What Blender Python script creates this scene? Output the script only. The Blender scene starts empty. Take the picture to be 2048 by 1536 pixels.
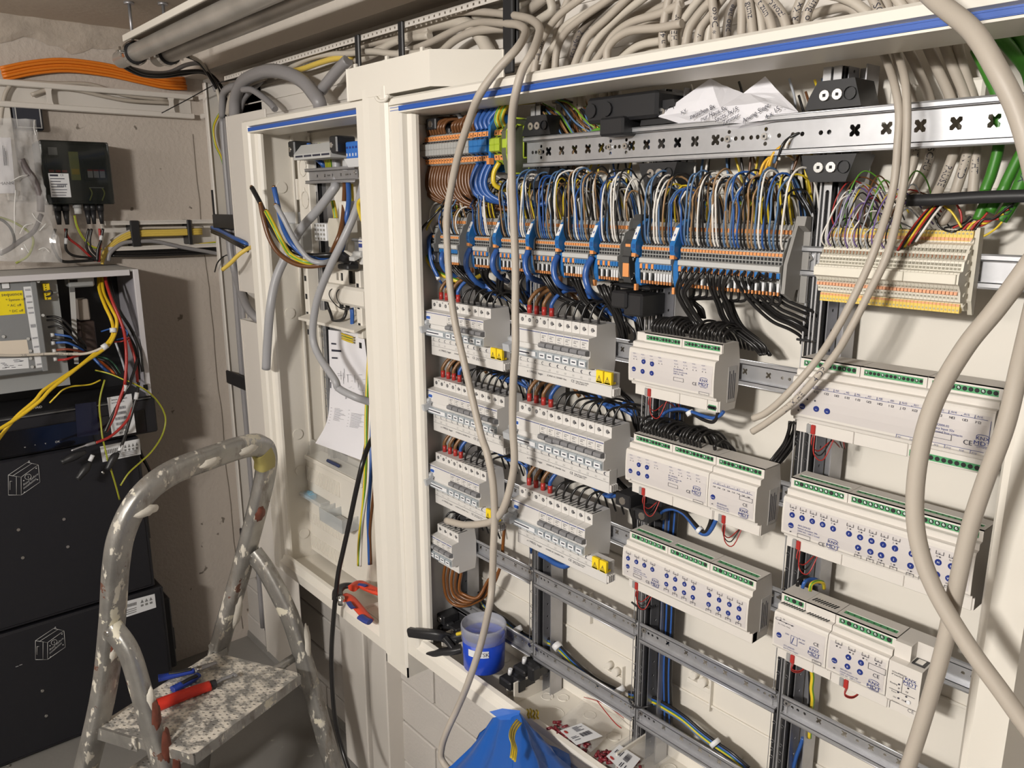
import bpy, bmesh, math, random
from mathutils import Vector, Matrix
from mathutils.geometry import tessellate_polygon
random.seed(7)
SC = bpy.context.scene
COL = SC.collection
# ---------------------------------------------------------------- camera
cam = bpy.data.objects.new('camera', bpy.data.cameras.new('camera'))
COL.objects.link(cam)
rt, up, fw = Vector((.65501, .75561, -.00244)), Vector((-.16933, .14992, .97409)), Vector((-.7364, .63763, -.22615))
cam.matrix_world = Matrix(((rt.x, up.x, -fw.x, 1.25879), (rt.y, up.y, -fw.y, -.89916), (rt.z, up.z, -fw.z, .89703), (0, 0, 0, 1)))
cam.data.sensor_width = 36
cam.data.lens = 1580 / 2048 * 36
cam.data.clip_start = .01
SC.camera = cam
# ---------------------------------------------------------------- light and exposure
w = bpy.data.worlds.new('world'); SC.world = w; w.use_nodes = True
w.node_tree.nodes['Background'].inputs[0].default_value = (1, .95, .89, 1)
w.node_tree.nodes['Background'].inputs[1].default_value = .1
def area(name, loc, sx, sy, power, target, col=(1, .957, .9)):
    l = bpy.data.lights.new(name, 'AREA'); l.shape = 'RECTANGLE'; l.size = sx; l.size_y = sy; l.energy = power; l.color = col
    o = bpy.data.objects.new(name, l); COL.objects.link(o); o.location = loc
    o.rotation_euler = (Vector(target) - Vector(loc)).to_track_quat('-Z', 'Y').to_euler(); return o
area('ceiling_lamp_light', (1.0, -2.3, 1.3), .3, .1, 54, (.3, 0, .3))
area('fill_light', (-.1, -3.0, 1.32), 1.2, .3, 22, (-.5, 0, .6))  # added fill for the upper left, no real fixture behind it
SC.view_settings.view_transform = 'Standard'
SC.view_settings.look = 'None'
SC.view_settings.gamma = 1
SC.view_settings.use_curve_mapping = False
SC.view_settings.exposure = -.1
# ---------------------------------------------------------------- materials
def M(name, col, rough=.5, metal=0, var=0, scale=20, bump=0, bscale=60, spec=.5, alpha=1, trans=0):
    m = bpy.data.materials.new(name); m.use_nodes = True
    nt = m.node_tree; b = nt.nodes['Principled BSDF']
    b.inputs['Base Color'].default_value = (*col, 1); b.inputs['Roughness'].default_value = rough; b.inputs['Metallic'].default_value = metal
    b.inputs['Specular IOR Level'].default_value = spec; b.inputs['Alpha'].default_value = alpha; b.inputs['Transmission Weight'].default_value = trans
    tc = nt.nodes.new('ShaderNodeTexCoord')
    def noise(sc, det=4):
        n = nt.nodes.new('ShaderNodeTexNoise'); n.inputs['Scale'].default_value = sc; n.inputs['Detail'].default_value = det
        nt.links.new(tc.outputs['Object'], n.inputs['Vector']); return n
    if var:
        n = noise(scale); mx = nt.nodes.new('ShaderNodeMix'); mx.data_type = 'RGBA'
        mx.inputs[6].default_value = (*[c * (1 - var) for c in col], 1); mx.inputs[7].default_value = (*[min(1, c * (1 + var)) for c in col], 1)
        nt.links.new(n.outputs[0], mx.inputs[0]); nt.links.new(mx.outputs[2], b.inputs['Base Color'])
    if bump:
        n = noise(bscale, 6); bp = nt.nodes.new('ShaderNodeBump'); bp.inputs['Strength'].default_value = bump; bp.inputs['Distance'].default_value = .004
        nt.links.new(n.outputs[0], bp.inputs['Height']); nt.links.new(bp.outputs[0], b.inputs['Normal'])
    return m
def splat(m, col, lo, hi, scale, rough=.6, stretch=(1, 1, 1), detail=5):
    """paint splashes of another colour on material m"""
    nt = m.node_tree; b = nt.nodes['Principled BSDF']; tc = nt.nodes.new('ShaderNodeTexCoord'); mp = nt.nodes.new('ShaderNodeMapping')
    mp.inputs['Scale'].default_value = stretch; mp.inputs['Location'].default_value = (random.random() * 9, random.random() * 9, 0)
    n = nt.nodes.new('ShaderNodeTexNoise'); n.inputs['Scale'].default_value = scale; n.inputs['Detail'].default_value = detail; n.inputs['Roughness'].default_value = .62
    r = nt.nodes.new('ShaderNodeMapRange'); r.inputs[1].default_value = lo; r.inputs[2].default_value = hi
    nt.links.new(tc.outputs['Object'], mp.inputs[0]); nt.links.new(mp.outputs[0], n.inputs['Vector']); nt.links.new(n.outputs[0], r.inputs[0])
    for key, val in (('Base Color', (*col, 1)), ('Metallic', 0.), ('Roughness', rough)):
        s = b.inputs[key]
        mx = nt.nodes.new('ShaderNodeMix'); k = 6 if key == 'Base Color' else 2
        mx.data_type = 'RGBA' if k == 6 else 'FLOAT'
        if s.links: nt.links.new(s.links[0].from_socket, mx.inputs[k])
        else: mx.inputs[k].default_value = s.default_value
        mx.inputs[k + 1].default_value = val
        nt.links.new(r.outputs[0], mx.inputs[0]); nt.links.new(mx.outputs[2 if k == 6 else 0], s)
    return m
WHITE = M('white_plastic', (.78, .74, .665), .42)
WHITE2 = M('white_plastic_inner', (.74, .7, .63), .5)
TRIM = M('trunking_plastic', (.66, .62, .57), .45)
DEVW = M('device_plastic', (.68, .645, .6), .45)
PANEL = M('device_front', (.6, .565, .55), .4)
BRK = M('breaker_plastic', (.66, .64, .615), .4)
BRKS = M('breaker_side', (.46, .45, .44), .45)
GREYP = M('grey_plastic', (.3, .3, .3), .45)
LGREY = M('light_grey_plastic', (.5, .5, .49), .5)
TOG = M('toggle_grey', (.2, .2, .21), .45)
LABW = M('label_white', (.75, .76, .78), .4)
CLEAR = M('clear_cover', (.62, .72, .8), .15, alpha=.35)
STEEL = M('galvanised_steel', (.52, .525, .545), .36, .72, var=.15, scale=60)
STEELD = M('galvanised_steel_dull', (.42, .42, .44), .42, .75, var=.15, scale=40)
STRIP = M('perforated_steel', (.5, .5, .51), .4, .45, var=.12, scale=60)
SCREW = M('screw_steel', (.72, .71, .69), .25, 1)
DARK = M('dark_hole', (.012, .012, .013), .7)
BLACK = M('black_plastic', (.018, .018, .02), .42)
BLACKW = M('black_wire', (.014, .013, .013), .3)
BROWN = M('brown_wire', (.13, .052, .018), .3)
TAN = M('tan_wire', (.33, .2, .1), .35)
BLUEW = M('blue_wire', (.03, .1, .34), .33)
STEELBLUE = M('pale_blue_wire', (.09, .17, .31), .38)
GREYW = M('grey_wire', (.42, .44, .48), .4)
WHITEW = M('white_wire', (.78, .75, .7), .4)
YEL = M('yellow_wire', (.68, .5, .03), .35)
GRN = M('green_wire', (.1, .3, .03), .35)
REDW = M('red_wire', (.4, .03, .025), .38)
ORANGE = M('orange_lever', (.74, .3, .1), .45)
BLUEP = M('blue_terminal', (.02, .15, .42), .4)
GYP = M('green_yellow_plastic', (.4, .52, .04), .4)
GRNT = M('green_terminal', (.08, .33, .14), .45)
BTN = M('blue_button', (.012, .03, .2), .35)
INK = M('ink', (.03, .03, .05), .7)
INKB = M('ink_blue', (.03, .05, .22), .7)
SEAL = M('blue_seal', (.025, .1, .43), .45)
CABLE = M('grey_cable', (.45, .4, .34), .5)
CABLEP = M('pale_cable', (.54, .49, .42), .45)
GREYC = M('dark_grey_cable', (.27, .26, .265), .4)
YCAP = M('yellow_cap', (.9, .66, .02), .4)
PAPER = M('paper', (.8, .79, .83), .8)
# ---------------------------------------------------------------- mesh builder
def cr(pts, n=6):
    """smooth curve through pts (Catmull-Rom)"""
    P = [Vector(p) for p in pts]
    if len(P) < 3:
        return [P[0].lerp(P[-1], i / n) for i in range(n + 1)]
    E = [2 * P[0] - P[1]] + P + [2 * P[-1] - P[-2]]; out = []
    for i in range(1, len(E) - 2):
        a, b, c, d = E[i - 1:i + 3]
        for k in range(n):
            t = k / n
            out.append(.5 * ((2 * b) + (c - a) * t + (2 * a - 5 * b + 4 * c - d) * t * t + (3 * b - a - 3 * c + d) * t ** 3))
    return out + [P[-1]]
def frames(P):
    T = [(P[min(i + 1, len(P) - 1)] - P[max(i - 1, 0)]).normalized() for i in range(len(P))]
    n = T[0].orthogonal().normalized(); F = []
    for t in T:
        n = n - t * n.dot(t)
        if n.length < 1e-6: n = t.orthogonal()
        n.normalize(); F.append((t, n, t.cross(n)))
    return F
_font = None; _gl = {}
def glyphs(s):
    if s not in _gl:
        c = bpy.data.curves.new('tmp', 'FONT'); c.body = s; c.size = 1; c.resolution_u = 2
        o = bpy.data.objects.new('tmp', c); me = bpy.data.meshes.new_from_object(o)
        v = [(a.co.x, a.co.y) for a in me.vertices]; f = [tuple(p.vertices) for p in me.polygons]
        bpy.data.objects.remove(o); bpy.data.curves.remove(c); bpy.data.meshes.remove(me)
        _gl[s] = (v, f, max([a[0] for a in v] or [0]))
    return _gl[s]
class MB:
    def __init__(s): s.v = []; s.f = []; s.m = []; s.sm = []
    def add(s, vs, fs, m=0, smooth=False):
        b = len(s.v); s.v += [tuple(x) for x in vs]
        for f in fs: s.f.append(tuple(b + i for i in f)); s.m.append(m); s.sm.append(smooth)
        return s
    def box(s, x0, x1, y0, y1, z0, z1, m=0):
        return s.add([(x, y, z) for x in (x0, x1) for y in (y0, y1) for z in (z0, z1)], [(0, 1, 3, 2), (4, 6, 7, 5), (0, 4, 5, 1), (2, 3, 7, 6), (0, 2, 6, 4), (1, 5, 7, 3)], m)
    def cbox(s, x0, x1, y0, y1, z0, z1, c=.002, m=0):
        """box with chamfered edges"""
        bm = bmesh.new(); bmesh.ops.create_cube(bm, size=1)
        for v in bm.verts: v.co = Vector(((x0 + x1) / 2 + v.co.x * (x1 - x0), (y0 + y1) / 2 + v.co.y * (y1 - y0), (z0 + z1) / 2 + v.co.z * (z1 - z0)))
        bmesh.ops.bevel(bm, geom=bm.edges[:], offset=c, segments=1, affect='EDGES')
        bm.verts.index_update(); s.add([v.co for v in bm.verts], [[v.index for v in f.verts] for f in bm.faces], m); bm.free(); return s
    def obox(s, o, ux, uy, uz, m=0):
        """box from corner o and three edge vectors"""
        o, ux, uy, uz = Vector(o), Vector(ux), Vector(uy), Vector(uz)
        return s.add([o + a * ux + b * uy + c * uz for a in (0, 1) for b in (0, 1) for c in (0, 1)], [(0, 1, 3, 2), (4, 6, 7, 5), (0, 4, 5, 1), (2, 3, 7, 6), (0, 2, 6, 4), (1, 5, 7, 3)], m)
    def tube(s, pts, r, n=8, m=0, m2=None, caps=True, seg=6, smoothpath=True):
        P = cr(pts, seg) if smoothpath else [Vector(p) for p in pts]
        F = frames(P); L = len(P); vs = []; rr = r if callable(r) else (lambda t: r)
        for i, (p, (t, a, b)) in enumerate(zip(P, F)):
            q = rr(i / (L - 1))
            for k in range(n):
                th = 2 * math.pi * k / n; vs.append(p + a * (math.cos(th) * q) + b * (math.sin(th) * q))
        for k in range(n):
            fs = [(i * n + k, i * n + (k + 1) % n, (i + 1) * n + (k + 1) % n, (i + 1) * n + k) for i in range(L - 1)]
            if k == 0: base = len(s.v); s.v += [tuple(x) for x in vs]
            for f in fs: s.f.append(tuple(base + i for i in f)); s.m.append(m2 if m2 is not None and (k * 8 // n) % 4 == 1 else m); s.sm.append(True)
        if caps:
            s.f.append(tuple(base + i for i in range(n - 1, -1, -1))); s.f.append(tuple(base + (L - 1) * n + i for i in range(n))); s.m += [m, m]; s.sm += [False, False]
        return s
    def cyl(s, a, b, r, n=12, m=0, r2=None):
        r2 = r if r2 is None else r2
        return s.tube([a, b], (lambda t: r + (r2 - r) * t), n, m, seg=1)
    def disc(s, c, nrm, r, n=12, m=0, sc=1):
        nrm = Vector(nrm).normalized(); a = nrm.orthogonal().normalized(); b = nrm.cross(a)
        return s.add([Vector(c) + a * (r * math.cos(6.28319 * k / n)) + b * (r * sc * math.sin(6.28319 * k / n)) for k in range(n)], [tuple(range(n))], m)
    def prism(s, prof, x0, x1, m=0, axis=0, cap=True):
        """profile [(y,z)..] swept along x (axis 0); axis 1: profile (x,z) along y; axis 2: profile (x,y) along z"""
        n = len(prof); A = []
        for x in (x0, x1):
            for a, b in prof: A.append((x, a, b) if axis == 0 else (a, x, b) if axis == 1 else (a, b, x))
        fs = [(i, (i + 1) % n, n + (i + 1) % n, n + i) for i in range(n)]
        s.add(A, fs, m)
        if cap:
            t = tessellate_polygon([[Vector((a, b, 0)) for a, b in prof]])
            s.add(A[:n], t, m); s.add(A[n:], t, m)
        return s
    def plate(s, outer, holes, o, ux, uy, th, m=0, mh=None):
        """flat plate with real holes: 2D outer/holes in (ux,uy) from o, thickness th along -normal"""
        o, ux, uy = Vector(o), Vector(ux), Vector(uy); nn = ux.cross(uy).normalized()
        loops = [outer] + holes; flat = [q for l in loops for q in l]
        t = tessellate_polygon([[Vector((a, b, 0)) for a, b in l] for l in loops])
        f0 = [o + ux * a + uy * b for a, b in flat]; f1 = [q - nn * th for q in f0]
        s.add(f0, t, m); s.add(f1, t, m); k = 0
        for li, l in enumerate(loops):
            n = len(l)
            s.add(f0[k:k + n] + f1[k:k + n], [(i, (i + 1) % n, n + (i + 1) % n, n + i) for i in range(n)], m if mh is None or not li else mh); k += n
        return s
    def text(s, txt, o, ux, uz, h, m=0, align='l', sq=1):
        """flat lettering: o lower-left, ux reading direction, uz up, h capital height"""
        v, f, wd = glyphs(txt); k = h / .69; ux = Vector(ux).normalized() * k * sq; uz = Vector(uz).normalized() * k
        o = Vector(o) - (ux * wd * (.5 if align == 'c' else 1 if align == 'r' else 0))
        return s.add([o + ux * a + uz * b for a, b in v], f, m)
    def ctext(s, txt, path, t0, h, r, toward, m=0, rev=False):
        """lettering wrapped round a cable, starting at fraction t0 of its path, facing 'toward'"""
        P = cr(path, 10); P = P[::-1] if rev else P; d = [0]
        for a, b in zip(P, P[1:]): d.append(d[-1] + (b - a).length)
        v, f, wd = glyphs(txt); k = h / .69; out = []; st = t0 * d[-1]
        for a, b in v:
            u = max(0, min(d[-1] - 1e-5, st + a * k)); i = max(j for j in range(len(d) - 1) if d[j] <= u)
            t = (P[i + 1] - P[i]).normalized(); p = P[i].lerp(P[i + 1], (u - d[i]) / max(1e-6, d[i + 1] - d[i]))
            e = Vector(toward) - p; e = (e - t * e.dot(t)).normalized(); an = (b * k - h * .5) / r
            out.append(p + (e * math.cos(an) + e.cross(t) * math.sin(an)) * (r * 1.04))
        return s.add(out, f, m)
    def mesh(s, name, mats):
        me = bpy.data.meshes.new(name); me.from_pydata(s.v, [], s.f)
        for x in (mats if isinstance(mats, (list, tuple)) else [mats]): me.materials.append(x)
        me.polygons.foreach_set('material_index', s.m); me.polygons.foreach_set('use_smooth', s.sm)
        bm = bmesh.new(); bm.from_mesh(me); bmesh.ops.recalc_face_normals(bm, faces=bm.faces[:]); bm.to_mesh(me); bm.free()
        return me
    def build(s, name, mats, parent=None, **k):
        o = bpy.data.objects.new(name, s.mesh(name, mats)); COL.objects.link(o)
        if parent: o.parent = parent; o.matrix_parent_inverse = parent.matrix_world.inverted() if k.get('world', True) and parent.type == 'EMPTY' and 0 else Matrix()
        return o
def tag(o, label=None, cat=None, group=None, kind=None):
    for k, v in (('label', label), ('category', cat), ('group', group), ('kind', kind)):
        if v: o[k] = v
    return o
def thing(name, label, cat, group=None, loc=(0, 0, 0)):
    o = bpy.data.objects.new(name, None); o.empty_display_size = .02; COL.objects.link(o); o.location = loc
    return tag(o, label, cat, group)
def inst(name, me, parent=None, loc=(0, 0, 0), rot=(0, 0, 0)):
    o = bpy.data.objects.new(name, me); COL.objects.link(o); o.location = loc; o.rotation_euler = rot
    if parent: o.parent = parent
    return o
def solo(name, mb, mats, label, cat, group=None):
    return tag(mb.build(name, mats), label, cat, group)
def wire(name, pts, r, mat, label, cat='cable', group=None, n=8, seg=6, mat2=None):
    mb = MB().tube(pts, r, n, 0, 1 if mat2 else None, seg=seg)
    return solo(name, mb, [mat, mat2] if mat2 else mat, label, cat, group)
ORD = 'first second third fourth fifth sixth seventh eighth ninth tenth eleventh twelfth thirteenth fourteenth fifteenth sixteenth seventeenth eighteenth nineteenth twentieth'.split()
ORD += ['twenty-' + x for x in ORD[:9]] + ['thirtieth'] + ['thirty-' + x for x in ORD[:9]] + ['fortieth'] + ['forty-' + x for x in ORD[:9]] + ['fiftieth']
ORD += [t + '-' + x if x else z for t, z in (('fifty', ''), ('sixty', 'sixtieth'), ('seventy', 'seventieth'), ('eighty', 'eightieth'), ('ninety', 'ninetieth'), ('hundred', 'hundredth')) for x in [''] + ORD[:9] if x or z]
ORD += ['hundred-' + x for x in ORD[9:50]]
CAMP = (1.259, -.899, .897)
# ---------------------------------------------------------------- setting
XW, YB, ZF, ZC = -1.32, .075, -.635, 1.38
WALL = M('painted_concrete', (.52, .46, .405), .75, var=.08, scale=3, bump=.5, bscale=90)
splat(WALL, (.2, .17, .14), .715, .75, 26, .9, detail=2)
ROUGHP = M('crumbled_plaster', (.44, .38, .32), .9, var=.3, scale=16, bump=1, bscale=40)
BLOCKM = M('painted_block', (.56, .525, .49), .7, var=.06, scale=8, bump=.35, bscale=130)
JOINTM = M('block_joint', (.5, .47, .43), .85, var=.15, scale=60, bump=.8, bscale=90)
FLOOR = M('grey_floor_paint', (.23, .22, .205), .4, var=.12, scale=4, bump=.1)
splat(FLOOR, (.4, .38, .34), .66, .7, 14, .7)
CEIL = M('ceiling_paint', (.62, .55, .47), .8, var=.05, scale=5, bump=.2, bscale=60)
def struct(name, mb, mat, parent=None): return tag(mb.build(name, mat, parent), kind='structure')
struct('floor', MB().box(XW - .1, 3.4, -3.4, YB + .1, ZF - .1, ZF), FLOOR)
struct('ceiling', MB().box(XW - .1, 3.4, -3.4, YB + .1, ZC, ZC + .1), CEIL)
wl = struct('wall_left', MB().box(XW - .1, XW, -3.4, YB + .1, ZF, ZC), WALL)
# ragged plaster band under the ceiling
mb = MB(); n = 60; ys = [-1.6 + i * 1.675 / n for i in range(n + 1)]; rows = 5; g = []
for j in range(rows + 1):
    for i in range(n + 1):
        zb = 1.312 + .012 * math.sin(i * .9) + random.uniform(-.006, .008)
        z = zb + (ZC - zb) * j / rows
        g.append((XW + (.0015 if j in (0,) else random.uniform(.003, .012)), ys[i], z))
mb.add(g, [(j * (n + 1) + i, j * (n + 1) + i + 1, (j + 1) * (n + 1) + i + 1, (j + 1) * (n + 1) + i) for j in range(rows) for i in range(n)], 0, True)
mb.build('plaster_band', ROUGHP, wl)
# hairline crack beside the corner, a raised ragged seam
mb = MB(); P = []
for i in range(26):
    P.append((XW + .002, .028 + .022 * i / 25 + random.uniform(-.003, .003), 1.1 - .068 * i))
mb.tube(P, .0008, 4, seg=1); mb.build('crack', M('crack', (.2, .17, .14), .9), wl)
wb = struct('wall_back', MB().box(XW - .1, 3.4, YB + .004, YB + .1, ZF, ZC), JOINTM)
MB().box(XW, 3.4, YB, YB + .004, -.19, ZC).build('plaster', M('wall_paint', (.6, .57, .53), .7, bump=.3, bscale=90), wb)
bm_ = [MB().cbox(-.1885, .1885, -.0075, .0075, -.0575, .0575, .003).mesh('block', BLOCKM)]
for r in range(4):
    for k in range(12):
        x = -1.5 + .384 * k + (.19 if r % 2 else 0)
        if x - .19 > XW - .2: inst('block', bm_[0], wb, (x, YB + .0035 + random.uniform(-.0015, .0005), -.247 - .1195 * r))
PALE = M('pale_wall', (.74, .7, .64), .8)
struct('wall_right', MB().box(3.4, 3.5, -3.4, YB + .1, ZF, ZC), M('dim_wall', (.22, .19, .16), .9))
struct('wall_front', MB().box(XW - .1, 3.5, -3.5, -3.4, ZF, ZC), PALE)
struct('trim_beam', MB().box(XW, 3.4, .014, YB, 1.262, ZC), M('beam_paint', (.6, .55, .49), .7, var=.05, scale=6, bump=.4, bscale=60))
# concrete kerb at the floor
struct('baseboard_back', MB().prism([(YB, ZF), (YB - .012, ZF), (YB - .008, ZF + .02), (YB, ZF + .024)], XW, 3.3), FLOOR)

# ---------------------------------------------------------------- left wall: conduits, orange cables, cable ladder
COND = M('conduit_steel', (.48, .455, .42), .38, .6, var=.35, scale=9, bump=.1)
def conduit(y, z, x0, xc, lab):
    t = thing('steel_conduit', lab, 'conduit', 'conduits hung from the ceiling')
    MB().tube([(x0, y, z), (1.5, y, z)], .0215, 20, seg=1, caps=False).tube([(x0, y, z), (1.5, y, z)], .019, 20, 1, seg=1, caps=False).add([(x0, y + r * math.cos(a * .3142), z + r * math.sin(a * .3142)) for r in (.019, .0215) for a in range(20)], [(a, (a + 1) % 20, 20 + (a + 1) % 20, 20 + a) for a in range(20)]).build('pipe', [COND, DARK], t)
    c = MB()
    c.tube([(xc - .012, y, z), (xc + .012, y, z)], .0265, 24, 0, seg=1); cl = c.build('rubber_lining', BLACK, t)
    c = MB()
    for s in (-1, 1):
        pts = [(xc, y + .028 * math.cos(a), z + .028 * math.sin(a)) for a in [s * (.12 + i * .29) for i in range(11)]]
        for a, b in zip(pts, pts[1:]): c.obox((xc - .009, *a[1:]), (.018, 0, 0), Vector(b) - Vector(a), (0, (a[1] - y) * .06, (a[2] - z) * .06))
    c.cyl((xc, y - .034, z + .012), (xc, y - .034, z - .012), .0028, 8).cyl((xc, y + .034, z + .012), (xc, y + .034, z - .012), .0028, 8)
    c.box(xc - .009, xc + .009, y - .043, y - .026, z + .001, z + .003).box(xc - .009, xc + .009, y - .043, y - .026, z - .003, z - .001)
    c.build('pipe_clamp', SCREW, t)
    MB().cyl((xc - .005, y, z + .027), (xc - .005, y, ZC), .004, 8).cyl((xc - .005, y, ZC - .006), (xc - .005, y, ZC), .012, 12).build('threaded_rod', STEELD, t)
conduit(-.225, 1.26, -1.085, -.965, 'steel conduit nearer the viewer, under the white-edged channel')
conduit(-.158, 1.26, -1.0, -.92, 'steel conduit nearer the back wall, with two black cables leaving below it')
t = thing('steel_channel', 'long streaked steel channel with white upper edge, above the conduits at top left', 'channel')
MB().box(-.945, 1.5, -.25, -.13, 1.2895, 1.296).build('channel_body', M('streaked_steel', (.42, .38, .33), .5, .4, var=.5, scale=6, bump=.1), t)
MB().cbox(-.947, 1.5, -.256, -.25, 1.281, 1.296, .001).build('channel_lip', WHITE, t)
OR = M('orange_cable', (.72, .2, .015), .4)
for k in range(5):
    P = [(XW + .012 + .004 * (k % 2), p[1] + .001 * k, p[2] - .0075 * k) for p in [(-1.305,-.465,1.242),(-1.305,-.387,1.266),(-1.305,-.307,1.28),(-1.305,-.208,1.278),(-1.305,-.122,1.267),(-1.305,-.049,1.258),(-1.305,.015,1.26)]]
    wire('orange_cable', P, .0042, OR, 'orange cable in the flat bundle on the left wall, %s from top' % ORD[k], group='orange cables on the left wall')
def ladder_rail(): pass
t = thing('cable_ladder', 'white plastic cable ladder along the left wall with grey cables inside', 'trunking')
y0, y1 = -.75, .03
MB().cbox(XW, XW + .03, y0, y1, 1.198, 1.213, .002).build('side_rail', TRIM, t)
MB().cbox(XW, XW + .03, y0, y1, 1.143, 1.158, .002).build('side_rail', TRIM, t)
for px in (-.56, -.36, -.035):
    MB().prism([(px - .009, 1.156), (px - .006, 1.166), (px - .006, 1.19), (px - .009, 1.2), (px + .009, 1.2), (px + .006, 1.19), (px + .006, 1.166), (px + .009, 1.156)], XW + .02, XW + .027).build('rung', TRIM, t)
MB().box(XW, XW + .003, y0, y1, 1.155, 1.2).build('back_plate', TRIM, t)
t = thing('cable_ladder', 'short white cable ladder on the back wall at the corner, joining the left one', 'trunking')
for z in (1.143, 1.198): MB().cbox(XW + .03, -1.2, YB - .03, YB, z, z + .015, .002).build('side_rail', TRIM, t)
for x in (-1.255,): MB().box(x - .006, x + .006, YB - .028, YB - .02, 1.156, 1.2).build('rung', TRIM, t)
MB().box(XW, -1.2, YB - .004, YB, 1.155, 1.2).build('back_plate', TRIM, t)
for P, lab in (([(-1.305,-.47,1.203),(-1.305,-.43,1.211),(-1.305,-.347,1.214),(-1.305,-.248,1.219),(-1.305,-.164,1.198),(-1.305,-.041,1.193)], 'grey cable along the top inside the left cable ladder'), ([(-1.303,-.401,1.179),(-1.303,-.349,1.2),(-1.303,-.297,1.202),(-1.303,-.218,1.19),(-1.303,-.149,1.183),(-1.303,-.038,1.185)], 'grey cable bowing upward inside the left cable ladder'), ([(-1.303,-.444,1.205),(-1.303,-.462,1.177),(-1.303,-.475,1.134),(-1.303,-.483,1.097)], 'grey cable dropping out of the cable ladder at the left edge')):
    wire('grey_cable', P, .0055, CABLE, lab, group='cables in the left cable ladder')
wire('black_cable', [(-1.07,-.239,1.253),(-1.1,-.206,1.24),(-1.13,-.159,1.232),(-1.16,-.098,1.238),(-1.17,-.039,1.251),(-1.16,.01,1.26),(-1.14,.031,1.244),(-1.12,.046,1.2),(-1.11,.048,1.135)], .0048, BLACKW, 'black cable drooping out of the nearer conduit, left of its twin')
wire('black_cable', [(-1.06,-.232,1.256),(-1.09,-.202,1.244),(-1.12,-.158,1.236),(-1.15,-.1,1.242),(-1.16,-.042,1.256),(-1.15,.008,1.262),(-1.13,.035,1.246),(-1.1,.05,1.202),(-1.1,.056,1.142)], .0048, BLACKW, 'second black cable drooping out of the nearer conduit, just above its twin')
wire('black_cable', [(-1,-.088,1.274),(-1.02,-.054,1.269),(-1.05,-.02,1.253),(-1.08,.014,1.222),(-1.1,.041,1.184),(-1.1,.048,1.134)], .0048, BLACKW, 'black cable curving down from the rear conduit into the corner')
wire('white_cable', [(-1,-.074,1.274),(-1.03,-.037,1.266),(-1.07,0,1.237),(-1.09,.027,1.206),(-1.1,.038,1.151)], .005, CABLEP, 'white cable between the black ones curving into the corner trunking')
wire('grey_cable', [(-1.12,-.2,1.247),(-1.16,-.132,1.245),(-1.18,-.072,1.254),(-1.15,-.033,1.274),(-1.13,.001,1.278),(-1.11,.013,1.253),(-1.1,.027,1.204)], .006, GREYC, 'dull grey cable sagging above the black ones below the conduits')
wire('thin_black_wire', [(-1.13,-.12,1.137),(-1.11,-.049,1.178),(-1.09,.017,1.218),(-1.07,.04,1.228),(-1.05,.082,1.238)], .0014, BLACKW, 'thin black wire sticking out of the corner trunking to lower left', 'wire')
# small dark control box
t = thing('control_box', 'small square dark grey box with pale rim high on the left wall', 'box')
MB().cbox(XW, XW + .028, -.452, -.382, 1.087, 1.157, .004).build('housing', M('anthracite', (.03, .033, .045), .4), t)
MB().plate([(-.447, 1.092), (-.387, 1.092), (-.387, 1.152), (-.447, 1.152)], [[(-.4445, 1.0945), (-.3895, 1.0945), (-.3895, 1.1495), (-.4445, 1.1495)]], (XW + .0285, 0, 0), (0, 1, 0), (0, 0, 1), .001).build('rim', LGREY, t)
MB().cbox(XW, XW + .02, -.49, -.455, .9, 1.143, .002).build('mounting_strip', TRIM, t)
# ---------------------------------------------------------------- combiner box
t = thing('combiner_box', 'black wall box with clear lid and rating label on the left wall', 'box')
BX = -1.22; ya, yb_, za, zb = -.413, -.243, .89, 1.058
MB().prism([(ya, za + .008), (ya + .008, za), (yb_ - .008, za), (yb_, za + .008), (yb_, zb - .008), (yb_ - .008, zb), (ya + .008, zb), (ya, zb - .008)], XW, BX - .012).build('back_shell', BLACK, t)
ins = MB()
ins.box(BX - .013, BX - .011, ya + .01, yb_ - .01, za + .01, zb - .01, 0)
ins.box(BX - .012, BX - .004, -.31, -.263, .955, 1.012, 1)
for k in range(3): ins.box(BX - .0045, BX - .003, -.304 + .0155 * k, -.291 + .0155 * k, .962, .984, 2).box(BX - .004, BX - .0025, -.304 + .0155 * k, -.291 + .0155 * k, .98, .984, 3)
ins.box(BX - .012, BX - .005, -.345, -.322, .955, 1.03, 4).box(BX - .006, BX - .004, -.343, -.324, .97, .985, 5)
ins.box(BX - .012, BX - .006, -.4, -.35, .978, 1.02, 1).box(BX - .012, BX - .006, -.393, -.372, 1.015, 1.04, 2)
for k in range(3): ins.box(BX - .0062, BX - .005, -.398 + .016 * k, -.386 + .016 * k, .975, .981, 3)
ins.box(BX - .01, BX - .006, -.303, -.266, .934, .936, 2)
for y in (-.302, -.27): ins.tube([(BX - .008, y, .935), (BX - .006, y + .004, .92), (BX - .01, y - .003, .9)], .002, 6, 4)
ins.build('protection_modules', [BLACK, M('soot', (.01, .01, .012), .5), LGREY, REDW, M('olive', (.35, .38, .08), .5), YEL], t)
MB().cbox(BX - .012, BX, ya, yb_, za, zb, .003).build('clear_lid', M('smoked_lid', (.015, .018, .016), .06, alpha=.66), t)
lab = MB().box(BX, BX + .0006, -.402, -.353, .909, .972, 0)
for i, (w_, h_) in enumerate(((.02, .005), (.035, .002), (.025, .002), (.04, .002), (.03, .002), (.038, .0015), (.036, .0015), (.034, .0015))):
    z = .964 - .0072 * i; lab.box(BX + .0006, BX + .0008, -.399, -.399 + w_, z, z + h_, 1)
for i in range(9): lab.box(BX + .0006, BX + .0009, -.384 + .0025 * i, -.3828 + .0025 * i, .936, .942, 1)
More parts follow.
